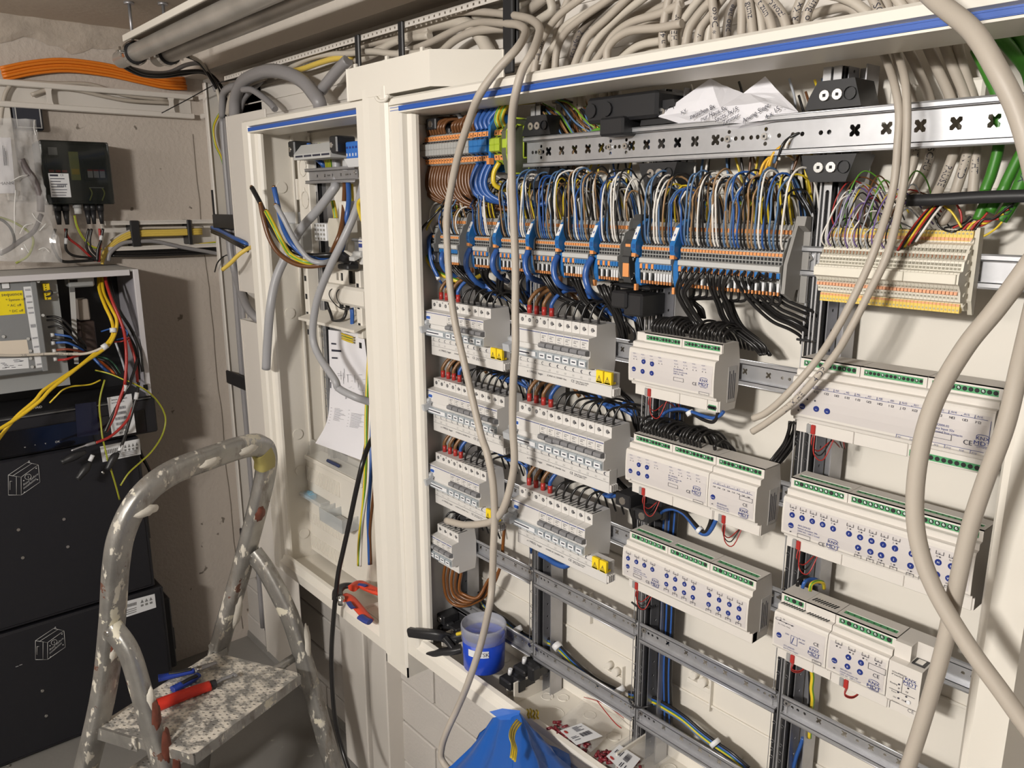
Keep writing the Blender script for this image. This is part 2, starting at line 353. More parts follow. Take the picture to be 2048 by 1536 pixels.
lab.text('CE', (BX + .0008, -.374, .965), (0, 1, 0), (0, 0, 1), .005, 1)
lab.build('rating_label', [LABW, INK], t)
for (y, r) in ((-.385, .011), (-.365, .01), (-.31, .0095), (-.296, .0095), (-.276, .0095)):
    MB().cyl((BX - .03, y, za), (BX - .03, y, za - .018), r, 12).cyl((BX - .03, y, za - .018), (BX - .03, y, za - .055), r * .85, 12, 0, r * .5).build('cable_connector', BLACK, t)
MB().cyl((BX - .025, -.335, za), (BX - .025, -.335, za - .01), .012, 12, 1).cyl((BX - .025, -.335, za - .01), (BX - .025, -.335, za - .026), .0105, 6, 0).build('cable_gland', [LGREY, GREYP], t)
g = 'cables from the wall box down to the open housing'
wire('black_cable', [(-1.25,-.396,.824),(-1.25,-.408,.791),(-1.25,-.404,.759),(-1.25,-.389,.735),(-1.25,-.347,.733),(-1.25,-.309,.734)], .0042, BLACKW, 'leftmost black cable swinging down from the wall box', group=g)
wire('black_cable', [(-1.25,-.368,.824),(-1.25,-.376,.781),(-1.25,-.373,.761),(-1.25,-.356,.748),(-1.25,-.319,.741),(-1.25,-.301,.733)], .0035, BLACKW, 'black cable with white marker sleeve under the wall box', group=g)
wire('red_cable', [(-1.255,-.371,.824),(-1.255,-.365,.798),(-1.255,-.341,.774),(-1.255,-.317,.746),(-1.255,-.303,.731)], .0035, REDW, 'red cable running diagonally down from the wall box', group=g)
wire('earth_wire', [(-1.25,-.344,.86),(-1.25,-.341,.829),(-1.25,-.329,.797),(-1.25,-.31,.773),(-1.25,-.284,.764)], .003, YEL, 'green and yellow wire from the white gland', 'wire', g, mat2=GRN)
wire('black_cable', [(-1.25,-.312,.822),(-1.25,-.322,.79),(-1.25,-.322,.764),(-1.25,-.308,.743),(-1.25,-.298,.731)], .0035, BLACKW, 'left one of two black cables below the middle connectors', group=g)
wire('black_cable', [(-1.25,-.304,.822),(-1.25,-.313,.79),(-1.25,-.311,.764),(-1.25,-.299,.746),(-1.25,-.293,.731)], .0035, BLACKW, 'right one of two black cables below the middle connectors', group=g)
wire('red_cable', [(-1.25,-.284,.822),(-1.25,-.285,.789),(-1.25,-.291,.76),(-1.25,-.296,.728)], .0038, REDW, 'red cable below the right connector of the wall box', group=g)
wire('black_cable', [(-1.245,-.276,.822),(-1.245,-.284,.792),(-1.245,-.296,.763),(-1.245,-.302,.731)], .0038, BLACKW, 'black cable with white sleeve crossing the red one', group=g)
for P in ([(-1.246,-.373,.798),(-1.246,-.376,.782)], [(-1.24,-.284,.803),(-1.24,-.287,.79)]):
    solo('marker_sleeve', MB().cyl(P[0], P[1], .0045, 10), LABW, 'white marker sleeve on a %s cable below the wall box' % ('left black' if P[0][1] < -.35 else 'right black'), 'sleeve')
# ---------------------------------------------------------------- slotted trunking on the left wall
t = thing('wall_trunking', 'open white slotted trunking on the left wall carrying yellow and grey cables', 'trunking')
def slotted(y0, y1, z, tag_, x0=XW, d=.045, zt=.004):
    h = [[(y0 + .012 + .02 * i, .03), (y0 + .018 + .02 * i, .03), (y0 + .018 + .02 * i, .036), (y0 + .012 + .02 * i, .036)] for i in range(int((y1 - y0 - .02) / .02))]
    return MB().plate([(y0, 0), (y1, 0), (y1, d), (y0, d)], h, (x0, 0, z), (0, 1, 0), (1, 0, 0), zt).box(x0 + d - .003, x0 + d, y0, y1, z - .006, z + .006)
slotted(-.262, .06, .836, 0).build('upper_wall', TRIM, t)
slotted(-.262, .06, .762, 0).build('lower_wall', TRIM, t)
MB().box(XW, XW + .003, -.262, .07, .762, .836).build('back_plate', TRIM, t)
MB().cbox(XW + .002, XW + .052, -.195, -.17, .767, .842, .002).build('retaining_clip', BLACK, t)
MB().cbox(XW + .002, XW + .052, -.03, -.018, .767, .842, .002).build('retaining_clip', BLACK, t)
g = 'cables leaving the slotted trunking'
for k in range(3):
    P = [(a, b, c - .006 * k) for a, b, c in [(-1.28,-.281,.731),(-1.28,-.272,.753),(-1.28,-.244,.781),(-1.28,-.202,.805),(-1.28,-.165,.81),(-1.28,-.082,.81),(-1.28,.016,.811)]]
    wire('yellow_cable', P, .0045, M('yellow_cable', (.72, .52, .1), .45) if k == 0 else bpy.data.materials['yellow_cable'], 'yellow cable bending out of the slotted trunking, %s from top' % ORD[k], group=g)
wire('grey_cable', [(-1.275,-.265,.728),(-1.275,-.256,.752),(-1.275,-.221,.777),(-1.275,-.177,.781),(-1.275,-.125,.779),(-1.275,-.05,.759),(-1.275,.029,.742),(-1.275,.077,.73)], .006, GREYC, 'grey cable below the yellow ones in the slotted trunking', group=g)
wire('white_cable', [(-1.285,-.249,.785),(-1.285,-.208,.807),(-1.285,-.163,.819),(-1.285,-.08,.819),(-1.285,.023,.818)], .004, CABLEP, 'thin white cable behind the yellow ones in the slotted trunking', group=g)
wire('earth_wire', [(-1.3,-.248,.758),(-1.3,-.139,.758),(-1.3,-.041,.762),(-1.3,.082,.771)], .003, YEL, 'green and yellow wire low in the slotted trunking', 'wire', g, mat2=GRN)
for k in range(3):
    P = [(a + .004 * k, b, c - .007 * k) for a, b, c in [(-1.29,-.255,.757),(-1.29,-.161,.753),(-1.29,-.046,.752),(-1.29,.068,.75),(-1.29,.097,.74)]]
    wire('black_cable', P, .0045, BLACKW, 'black cable low in the slotted trunking, %s from top' % ORD[k], group=g)
# ---------------------------------------------------------------- corner trunking, back trunking
t = thing('corner_trunking', 'open white vertical trunking in the room corner, full of grey cables', 'trunking')
MB().box(-1.165, -.9, YB - .004, YB, ZF + .4, 1.235).build('back_plate', TRIM, t)
MB().cbox(-1.165, -1.152, YB - .06, YB - .002, ZF + .3, 1.232, .002).cbox(-1.165, -1.145, YB - .062, YB - .056, ZF + .3, 1.232, .002).build('side_wall', TRIM, t)
MB().cbox(-1.0, -.993, YB - .045, YB - .002, ZF + .35, 1.1, .002).build('side_wall', TRIM, t)
for z in (.838, .36, -.17):
    MB().cbox(-1.16, -.995, YB - .068, YB - .06, z - .02, z + .022, .003).build('retaining_clip', BLACK, t)
MB().box(-1.157, -1.15, YB - .066, YB - .06, .86, .93).build('clip_tab', BLACK, t)
for i, (x, r, m, lb) in enumerate(((-1.128, .008, CABLEP, 'white cable'), (-1.11, .0095, GREYC, 'dark grey cable'), (-1.088, .0115, GREYC, 'thick dark grey cable'), (-1.063, .0095, GREYC, 'dark grey cable'), (-1.04, .01, CABLE, 'light grey cable'), (-1.018, .008, GREYC, 'dark grey cable'))):
    y = YB - .028 - .006 * (i % 2)
    wire(lb.split()[-2] + '_cable', [(x, y, -.5), (x + .002, y, 0), (x - .002, y, .4), (x + .003, y, .8), (x, y, 1.05), (x + .004, y, 1.13)], r, m, '%s running up the corner trunking, %s from left' % (lb, ORD[i]), group='cables in the corner trunking')
wire('yellow_wire', [(-1.138, YB - .02, .85), (-1.134, YB - .03, 1.0), (-1.132, YB - .05, 1.06), (-1.134, YB - .05, 1.11), (-1.136, YB - .02, 1.16)], .0035, YEL, 'yellow wire at the left side inside the corner trunking', 'wire', mat2=GRN)
t = thing('trunking_cover', 'tall white sheet cover left of the small cabinet, upper piece', 'cover')
def cover(z0, z1, xl, xr):
    return MB().cbox(xl, xr, -.034, -.03, z0, z1, .001).cbox(xl, xl + .004, -.034, .03, z0, z1, .001).cbox(xl + .012, xl + .015, -.0365, -.034, z0, z1, .0005)
cover(.655, 1.115, -.9, -.65).build('cover_sheet', TRIM, t)
MB().prism([(-.03, .655), (.03, .655), (-.03, .715)], -.84, -.66).build('end_gusset', LGREY, t)
MB().prism([(-.03, 1.06), (.03, 1.06), (-.03, 1.0)], -.79, -.66).build('end_gusset', LGREY, t)
t = thing('trunking_cover', 'tall white sheet cover left of the small cabinet, lower piece', 'cover')
cover(-.46, .575, -.91, -.65).build('cover_sheet', TRIM, t)
MB().box(-.905, -.655, -.03, .03, .565, .568).build('end_flange', TRIM, t)
wire('thick_grey_cable', [(-1.098,.03,.846),(-1.095,.03,.747),(-1.066,.03,.671),(-.94,0,.608),(-.874,0,.578),(-.87,.02,.562)], .012, GREYC, 'thick dark grey cable slipping behind the gap between the cover sheets')
for k, (c, lb) in enumerate(((BLACKW, 'black'), (BLACKW, 'black'), (BLUEW, 'blue'))):
    P = [(a, b, z + .007 * k - .007) for a, b, z in [(-1.203,.02,.813),(-1.071,0,.804),(-.887,-.04,.793),(-.811,-.04,.78),(-.867,0,.759)]]
    wire(lb + '_wire', P, .0055, c, '%s wire crossing in front of the corner trunking behind the small cabinet, %s from bottom' % (lb, ORD[k]), 'wire')
wire('yellow_cable_end', [(-.832,-.1,.721),(-.801,-.09,.739),(-.773,-.075,.763),(-.763,-.05,.779),(-.82,0,.782)], .0055, bpy.data.materials['yellow_cable'], 'cut yellow cable end sticking out left of the small cabinet')
wire('thin_black_wire', [(-1.158,0,.688),(-1.13,0,.717),(-1.153,.03,.734),(-1.141,.05,.741)], .002, BLACKW, 'thin black wire end hanging at the corner under the slotted trunking', 'wire')
t = thing('back_trunking', 'long open white trunking on the back wall above both cabinets', 'trunking')
h = [[(-.985 + .0165 * i, .0035), (-.98 + .0165 * i, .0035), (-.98 + .0165 * i, .0075), (-.985 + .0165 * i, .0075)] for i in range(150)]
MB().plate([(-1.0, 0), (1.6, 0), (1.6, .011), (-1.0, .011)], h, (0, .013, 1.22), (1, 0, 0), (0, 0, 1), .0015).box(-1.0, 1.6, .0145, YB, 1.229, 1.2305).build('upper_wall', TRIM, t)
mb = MB().box(-1.12, 2.0, YB - .004, YB - .001, 1.09, 1.229)
for z in (1.125, 1.16, 1.2): mb.box(-1.12, 2.0, YB - .0075, YB - .004, z, z + .003)
mb.build('back_plate', TRIM, t)
h = [[(-.985 + .0165 * i, .022), (-.98 + .0165 * i, .022), (-.98 + .0165 * i, .027), (-.985 + .0165 * i, .027)] for i in range(22)]
MB().plate([(-1.0, 0), (-.6, 0), (-.6, .05), (-1.0, .05)], h, (0, YB - .002, 1.094), (1, 0, 0), (0, -1, 0), .003).box(-1.0, -.6, YB - .053, YB - .05, 1.092, 1.102).build('lower_wall', TRIM, t)
for x in (-.283, -.12, .205): MB().cbox(x, x + (.016 if x < 0 else .024), YB - .07, YB - .063, 1.13, 1.232, .002).build('retaining_clip', BLACK, t)
MB().cbox(.205, .229, -.006, .002, 1.1, 1.23, .002).build('retaining_clip', BLACK, t)
# grey cables in the back trunking
GC = 'cables over the cabinets'
wire('thick_grey_cable', [(-1.001,.035,1.126),(-.969,.03,1.178),(-.886,.02,1.208),(-.753,.005,1.211),(-.667,0,1.206),(-.584,0,1.19),(-.507,0,1.163),(-.461,0,1.133),(-.438,0,1.112),(-.453,.01,1.094)], .0165, GREYC, 'thick dark grey cable arching out of the corner into the small cabinet top', group=GC)
wire('dark_grey_cable', [(-1.102,.04,1.134),(-1.072,.035,1.188),(-1.019,.03,1.203),(-.946,.03,1.204)], .0105, GREYC, 'dark grey cable bending round the corner left of the thick arching one', group=GC)
wire('dark_grey_cable', [(-1.058,.04,1.138),(-1.031,.04,1.177),(-.969,.035,1.195),(-.9,.04,1.205),(-.812,.045,1.212)], .009, CABLE, 'lighter grey cable tucked behind the thick arching one', group=GC)
wire('dark_grey_cable', [(-.998,.05,1.141),(-.965,.05,1.172),(-.909,.05,1.19),(-.851,.055,1.211)], .008, GREYC, 'dark grey cable right of the thick one at the corner', group=GC)
wire('grey_cable_stub', [(-.899,.02,1.187),(-.841,.02,1.181),(-.78,.02,1.159),(-.73,.02,1.136),(-.709,.02,1.122)], .0085, GREYC, 'short dark grey cable dropping behind the small cabinet top', group=GC)
wire('grey_conduit_end', [(-.355,.03,1.195),(-.394,.025,1.178),(-.435,.02,1.155),(-.467,.02,1.141)], .0125, GREYC, 'straight dark grey cable slanting down to the small cabinet glands', group=GC)
wire('yellow_cable', [(-.684,.035,1.206),(-.576,.03,1.202),(-.478,.03,1.205),(-.412,.03,1.205),(-.363,.035,1.202),(-.367,.05,1.204)], .0065, bpy.data.materials['yellow_cable'], 'yellow cable along the back trunking over the small cabinet', group=GC)
for i, P in enumerate(([(-.74,.04,1.204),(-.64,.035,1.213),(-.534,.03,1.22),(-.446,.03,1.218),(-.354,.03,1.208),(-.253,.03,1.199),(-.179,.03,1.185),(-.105,.03,1.176),(-.049,.03,1.173)],
        [(-.514,.05,1.226),(-.425,.045,1.222),(-.356,.045,1.221),(-.25,.045,1.219),(-.186,.045,1.215),(-.068,.045,1.215)],
        [(-.504,.055,1.23),(-.376,.05,1.227),(-.283,.05,1.227),(-.207,.05,1.229),(-.075,.05,1.226)],
        [(-.356,.05,1.195),(-.278,.045,1.197),(-.201,.045,1.21),(-.135,.045,1.21),(-.069,.045,1.205)],
        [(-.35,.05,1.205),(-.285,.05,1.205),(-.233,.05,1.212),(-.152,.045,1.225),(-.067,.045,1.233)])):
    wire('grey_cable', P, (.0065, .007, .006, .0075, .007)[i], (CABLEP, CABLE, CABLE, CABLEP, CABLE)[i], 'grey cable threaded behind the black clips over the small cabinet, %s one' % ORD[i], group=GC)
for i, (x, m) in enumerate(((-.235, GREYC), (-.2, CABLE), (-.16, GREYC))):
    wire('grey_cable', [(x, .03, 1.08), (x - .006, .03, 1.13), (x - .02, .045, 1.16)], .01, m, 'cable stub rising behind the white cover box, %s from left' % ORD[i], group=GC)
for i, px in enumerate(((830, 775), (930, 755), (990, 750))):
    p = ( (-.4442,0,1.1139), (-.3782,0,1.1134), (-.3615,.01,1.1154))[i]
    solo('cable_gland', MB().tube([(p[0], p[1], 1.07), (p[0], p[1], 1.09)], .022, 14, 0, seg=1).tube([(p[0], p[1], 1.085), (p[0], p[1], 1.094)], .018, 14, 1, seg=1), [BLACK, REDW], 'black and red cable gland on top of the small cabinet, %s from left' % ORD[i], 'gland')
# white cover box lying on top
t = thing('cover_box', 'white open cover box lying on top where the two cabinets meet', 'cover')
P = [(-.135, -.102), (.135, -.102), (.21, -.005), (-.06, -.005)]
mb = MB()
for a, b in zip(P, P[1:] + P[:1]):
    d = (Vector((*b, 0)) - Vector((*a, 0))); nrm = Vector((-d.y, d.x, 0)).normalized() * .003
    mb.obox((*a, 1.08), d, nrm, (0, 0, .057))
mb.add([(x, y, 1.083) for x, y in P], [(0, 1, 2, 3)]); mb.build('cover_shell', WHITE, t)
mb = MB()
for u in (.1, .5, .9):
    x = -.135 + .27 * u; mb.box(x - .004, x + .004, -.099, -.095, 1.135, 1.144)
mb.build('clip_lug', WHITE, t)
MB().tube([(-.03, -.104, 1.078), (-.02, -.104, 1.071), (0, -.104, 1.07), (.012, -.104, 1.078)], .003, 6).build('moulded_tab', WHITE, t)

# ---------------------------------------------------------------- cabinets
def frame_side(x0, s, z0, z1, q=1):
    """moulded stile; s=+1 for a left stile, -1 for a right one"""
    prof = [(0, .06), (0, -.097), (.03, -.097), (.034, -.092), (.036, -.083), (.046, -.08), (.05, -.074), (.05, -.068), (.03, -.064), (.022, -.06), (.022, .06)]
    return MB().prism([(x0 + s * a * (q if a > .03 else 1), b) for a, b in prof], z0, z1, axis=2)
def frame_top(x0, x1, z1):
    return MB().prism([(YB - .06, z1), (-.092, z1), (-.0966, z1 - .004), (-.0966, z1 - .014), (-.088, z1 - .016), (-.088, z1 - .026), (-.0966, z1 - .026), (-.0966, z1 - .0285), (-.02, z1 - .03), (-.02, z1 - .012), (YB - .06, z1 - .01)], x0, x1)
def frame_bottom(x0, x1, z0):
    return MB().prism([(YB - .01, z0), (-.09, z0), (-.0965, z0 + .006), (-.0965, z0 + .03), (-.09, z0 + .036), (-.086, z0 + .046), (-.078, z0 + .048), (-.072, z0 + .04), (-.07, z0 + .02), (YB - .01, z0 + .012)], x0, x1)
def xhole(cx, cz, r, rot=0):
    out = []
    for k in range(16):
        a = math.pi / 8 * k; q = r * (1.0 if k % 4 == 2 else .82 if k % 4 in (1, 3) else .42)
        out.append((cx + q * math.cos(a) * .95, cz + q * math.sin(a) * 1.05))
    return out
def rhole(cx, cz, r, n=8): return [(cx + r * math.cos(6.28319 * k / n), cz + r * math.sin(6.28319 * k / n)) for k in range(n)]
def din_rail(parent, x0, x1, z, y=0, h=.035, xs=(), rs=(), mat=None, d=.0075, screws=()):
    """top-hat rail: flange edges at y, web at y+d"""
    m = MB(); k = h / 2; inner = k - .0055
    m.box(x0, x1, y, y + .0012, z + inner - .001, z + k).box(x0, x1, y, y + .0012, z - k, z - inner + .001)
    m.box(x0, x1, y, y + d, z + inner - .0012, z + inner).box(x0, x1, y, y + d, z - inner, z - inner + .0012)
    m.cyl((x0, y + .0002, z + k - .0005), (x1, y + .0002, z + k - .0005), .0011, 6).cyl((x0, y + .0002, z - k + .0005), (x1, y + .0002, z - k + .0005), .0011, 6)
    hs = [xhole(x, z, inner * (.42 if h < .04 else .47)) for x in xs if x0 + .006 < x < x1 - .006] + [rhole(x, z + dz, r) for x, dz, r in rs if x0 + .004 < x < x1 - .004]
    m.plate([(x0, z - inner), (x1, z - inner), (x1, z + inner), (x0, z + inner)], hs, (0, y + d, 0), (1, 0, 0), (0, 0, 1), .0012)
    o = m.build('din_rail', mat or STEEL, parent)
    for x, dz in screws:
        s = MB().cyl((x, y + d, z + dz), (x, y + d - .004, z + dz), .0042, 12).disc((x, y + d - .0041, z + dz), (0, -1, 0), .002, 4, 1)
        s.build('screw', [SCREW, DARK], o)
    return o
def upright(parent, X, z0, z1, y=.004, chan=True):
    """pair of perforated angle strips with the channel behind"""
    for s in (-1, 1):
        hs = []; z = z0 + .012; i = 0
        while z < z1 - .01:
            hs.append(rhole(X + s * .0062, z, .0024, 6)); z += (.0125, .0125, .03, .022)[i % 4]; i += 1
        MB().plate([(X + s * .0015, z0), (X + s * .0112, z0), (X + s * .0112, z1), (X + s * .0015, z1)], hs, (0, y, 0), (1, 0, 0), (0, 0, 1), .0012).box(X + s * .0015, X + s * .003, y + .001, y + .04, z0, z1).build('perforated_strip', STRIP, parent)
    MB().box(X - .0108, X + .0108, y + .006, y + .03, z0, z1).build('shade_filler', BLACK, parent)  # black filler added so the gap and holes look like shaded hollows
    if chan:
        hs = []; z = z0 + .02
        while z < z1: hs.append(rhole(.018, z, .0022, 6)); z += .025
        MB().plate([(.006, z0), (.03, z0), (.03, z1), (.006, z1)], hs, (X + .0125, y + .042, 0), (0, -1, 0), (0, 0, 1), .0012).box(X + .0125, X + .034, y + .04, y + .042, z0, z1).box(X + .033, X + .0345, y + .012, y + .042, z0, z1).build('upright_channel', STEELD, parent)
def bracket(parent, X, z, y, s=1, w=.05):
    """black moulded rail holder with two screws"""
    m = MB().prism([(X - w, z), (X + w, z), (X + w * .7, z + s * .03), (X - w * .6, z + s * .03), (X - w * .9, z + s * .012)], y, y + .045, axis=1)
    o = m.build('rail_holder', BLACK, parent)
    for dx in (-.009, .006): MB().cyl((X + dx, y + .001, z + s * .014), (X + dx, y - .004, z + s * .014), .0058, 12).disc((X + dx, y - .0042, z + s * .014), (0, -1, 0), .0024, 4, 1).build('screw', [SCREW, DARK], o)
    MB().tube([(X + .02, y + .001, z + s * .014), (X + .02, y - .003, z + s * .014)], .007, 12, 0, seg=1, caps=False).build('screw_boss', BLACK, o)
big = thing('distribution_cabinet', 'large white open cabinet crowded with wiring, breakers and modules, at right', 'cabinet')
frame_side(0, 1, -.02, 1.06).build('frame_stile', WHITE, big)
frame_side(1.066, -1, -.02, 1.06, .88).build('frame_stile', WHITE, big)
frame_top(0, 1.066, 1.076).build('frame_top', WHITE, big)
MB().prism([(-.089, 1.0595), (-.0965, 1.0585), (-.0965, 1.0505), (-.089, 1.0495)], .004, 1.03).box(.004, 1.03, -.0972, -.0965, 1.0515, 1.0525).box(.004, 1.03, -.0972, -.0965, 1.0565, 1.0575).build('blue_seal', SEAL, big)
frame_bottom(0, 1.066, -.027).build('frame_bottom', WHITE, big)
MB().box(.0, 1.06, .062, .066, -.02, 1.06).box(.0, .02, .0, .062, -.02, 1.06).build('back_panel', WHITE2, big)
MB().box(.02, .026, -.055, .05, -.01, 1.03).box(.026, .034, .0, .004, -.01, 1.03).build('side_lining', M('side_lining', (.55, .54, .52), .45, .2), big)
for x in (.26, .51, .76, 1.01): MB().cbox(x, x + .004, .056, .062, .0, 1.03, .001).build('panel_rib', WHITE2, big)
for z in (.905, .3, .115): MB().cbox(.03, 1.04, .058, .062, z, z + .004, .001).build('panel_rib', WHITE2, big)
for X in (.025, .275, .525, .775, 1.02): upright(big, X, -.03, 1.045)
Z = [.975 - .15 * k for k in range(7)]
# top rail, proud of the others
xs0 = [.32, .345, .37, .395, .42, .482, .507, .532, .557, .582, .617]; 
rs0 = [(x, 0, .0026) for x in (.283, .29, .297, .312, .5)]
din_rail(big, .272, 1.045, .972, -.02, .046, [.322, .351, .379, .407, .434, .492, .519, .545, .572, .6, .632, .815, .85, .885, .92, .955, .99], [(x, dz, .0028) for x in (.285, .293, .3, .31, .444, .461, .469, .478, .485, .642, .662, .672, .684, .693, .722, .74, .752, .775, .785) for dz in (0,)] + [(x, dz, .0026) for x in (.305, .452, .482, .652, .704) for dz in (-.0085, .0085)], screws=[(.305, 0), (.452, 0), (.482, 0), (.652, 0), (.704, 0)], d=.009)
for X in (.3, .545, .79):
    bracket(big, X, .997, -.018, 1, .033); bracket(big, X, .947, -.018, -1, .033)
for k in (1, 2, 3, 4, 5, 6):
    for c in range(4):
        if k == 1 and c < 3: continue
        x0 = .03 + .25 * c; x1 = x0 + .24
        if k == 1: x0 = .76
        cx = [x0 + .05 + .035 * i for i in range(5)]
        din_rail(big, x0, x1, Z[k], 0, .035, cx, [(x0 + d, 0, .0022) for d in (.012, .02, .03)] + [(x1 - d, 0, .0022) for d in (.012, .02, .03)] + [(x0 + .1025, 0, .002), (x0 + .1375, 0, .002)], screws=[(x0 + .005, .004), (x1 - .005, .004)])
din_rail(big, .03, .76, Z[1], .0, .035)
# black cable holders and moulded bits inside
def holder(parent, x, y, z, w=.06, d=.04, h=.045):
    m = MB().cbox(x, x + w, y, y + .012, z, z + h, .002).cbox(x, x + w * .5, y - d, y, z + h * .45, z + h * .9, .002).cbox(x + w * .55, x + w, y - d * .8, y, z + h * .1, z + h * .5, .002)
    for i in (0, 1): m.tube([(x + w * (.25 + .53 * i), y - d * (1 - .2 * i) - .001, z + h * (.67 - .37 * i)), (x + w * (.25 + .53 * i), y - d * .8 + .002, z + h * (.67 - .37 * i))], .006, 8, 1, seg=1)
    return m.build('cable_holder', [BLACK, SCREW], parent)
for x, y, z in ((.03, .0, .765), (.03, .0, .455), (.03, .0, 1.0), (.505, .0, .425), (.02, .0, .02), (1.012, .01, .72), (1.012, .01, .43), (1.012, .01, .385)): holder(big, x, y, z)
MB().cbox(.47, .54, -.02, .03, .772, .778, .002).cbox(.485, .515, -.04, .0, .745, .77, .003).cbox(.505, .54, -.035, .02, .735, .768, .003).build('cable_holder', BLACK, big)
MB().cbox(.42, .55, -.03, .04, 1.005, 1.04, .004).cbox(.455, .5, -.04, .0, .985, 1.01, .003).tube([(.432, -.031, 1.022), (.432, -.034, 1.022)], .01, 10, seg=1).tube([(.462, -.031, 1.022), (.462, -.034, 1.022)], .01, 10, seg=1).build('cable_holder', BLACK, big)
# moulded tray lugs on the back panel near the bottom
for (x, z) in ((.42, .09), (.66, .05), (.6, .16), (.86, .1), (.34, .2), (.9, -.0)):
    MB().cyl((x, .062, z), (x, .048, z), .006, 10).cyl((x + .016, .062, z - .006), (x + .016, .05, z - .006), .007, 10).cbox(x - .014, x + .03, .054, .062, z - .02, z - .012, .001).box(x + .03, x + .032, .054, .062, z - .05, z + .01).build('moulded_lug', WHITE2, big)
# gland plate corner pieces at the top right
for x in (.83, .9): MB().cbox(x, x + .028, .03, .062, .955, 1.02, .003).box(x + .005, x + .023, .028, .03, .965, .972).build('moulded_lug', WHITE2, big)
# bottom gland trays
def tray(parent, x0, x1):
    m = MB().box(x0, x1, -.06, .055, -.018, -.012).cbox(x0, x0 + .003, -.055, .055, -.012, .035, .001).cbox(x1 - .003, x1, -.05, .055, -.012, .012, .001).cbox(x0, x1, .052, .055, -.012, .045, .001).cbox(x0, x1, -.064, -.056, -.014, .0, .001)
    o = m.build('gland_tray', WHITE2, parent); r = MB(); w = x1 - x0
    for (u, v, q) in ((.3, -.02, .022), (.1, .01, .011), (.2, .03, .01), (.12, -.02, .008), (.16, -.04, .007), (.33, -.046, .009), (.62, -.02, .02), (.8, .02, .012), (.84, -.03, .01), (.5, .03, .011)):
        r.tube([(x0 + w * u + q * math.cos(a * .524), v + q * math.sin(a * .524), -.0115) for a in range(13)], .0012, 5, seg=1)
        r.disc((x0 + w * u, v, -.0112), (0, 0, 1), q, 12)
    r.build('knockout_rings', WHITE2, o)
tray(big, .06, .262); tray(big, .285, .512); tray(big, .535, .762); tray(big, .785, 1.02)
# ---- small cabinet
sm = thing('distribution_cabinet', 'narrow white open cabinet with loose grey cables, left of the large one', 'cabinet')
SZ0, SZ1, SX0, SX1 = -.065, 1.082, -.645, -.083
frame_side(SX0, 1, SZ0 + .01, SZ1 - .012).build('frame_stile', WHITE, sm)
frame_side(SX1, -1, SZ0 + .01, SZ1 - .012).build('frame_stile', WHITE, sm)
frame_top(SX0, SX1, SZ1).build('frame_top', WHITE, sm)
MB().prism([(-.089, SZ1 - .0165), (-.0965, SZ1 - .0175), (-.0965, SZ1 - .0255), (-.089, SZ1 - .0265)], SX0 + .032, SX1 - .004).build('blue_seal', SEAL, sm)
frame_bottom(SX0, SX1, SZ0).build('frame_bottom', WHITE, sm)
MB().box(SX0 + .02, SX1, .066, .07, SZ0, SZ1 - .02).box(SX0 + .02, SX0 + .026, -.07, .07, SZ0, SZ1 - .02).build('back_panel', WHITE2, sm)
for k, z in enumerate((.93, .78, .62, .3, .2, .02)): MB().cyl((SX0 + .024, -.02, z), (SX0 + .029, -.02, z), .014, 12).build('knockout', WHITE2, sm)
for y in (.01, .055): MB().cbox(SX0 + .026, SX0 + .034, y, y + .006, SZ0 + .03, SZ1 - .03, .001).build('panel_rib', WHITE2, sm)
MB().cbox(SX0 + .026, -.3, .06, .066, .22, .226, .001).cbox(SX0 + .026, -.3, .06, .066, .62, .626, .001).build('panel_rib', WHITE2, sm)
t = thing('connecting_post', 'white vertical cover strip joining the small and the large cabinet', 'post')
MB().prism([(-.083, .06), (-.083, -.098), (-.079, -.103), (-.06, -.1012), (-.024, -.1012), (-.005, -.103), (0, -.098), (0, .06)], -.055, 1.095, axis=2).build('post_cover', WHITE, t)
m = MB().box(-.083, -.08, -.1, -.03, -.078, -.055).box(-.003, 0, -.1, -.03, -.078, -.055).box(-.083, 0, -.1, -.097, -.078, -.055)
for x in (-.055, -.03): m.obox((x, -.097, -.078), (.012, .06, 0), (.002, 0, 0), (0, 0, .023))
m.build('ribbed_end_cap', WHITE, t)
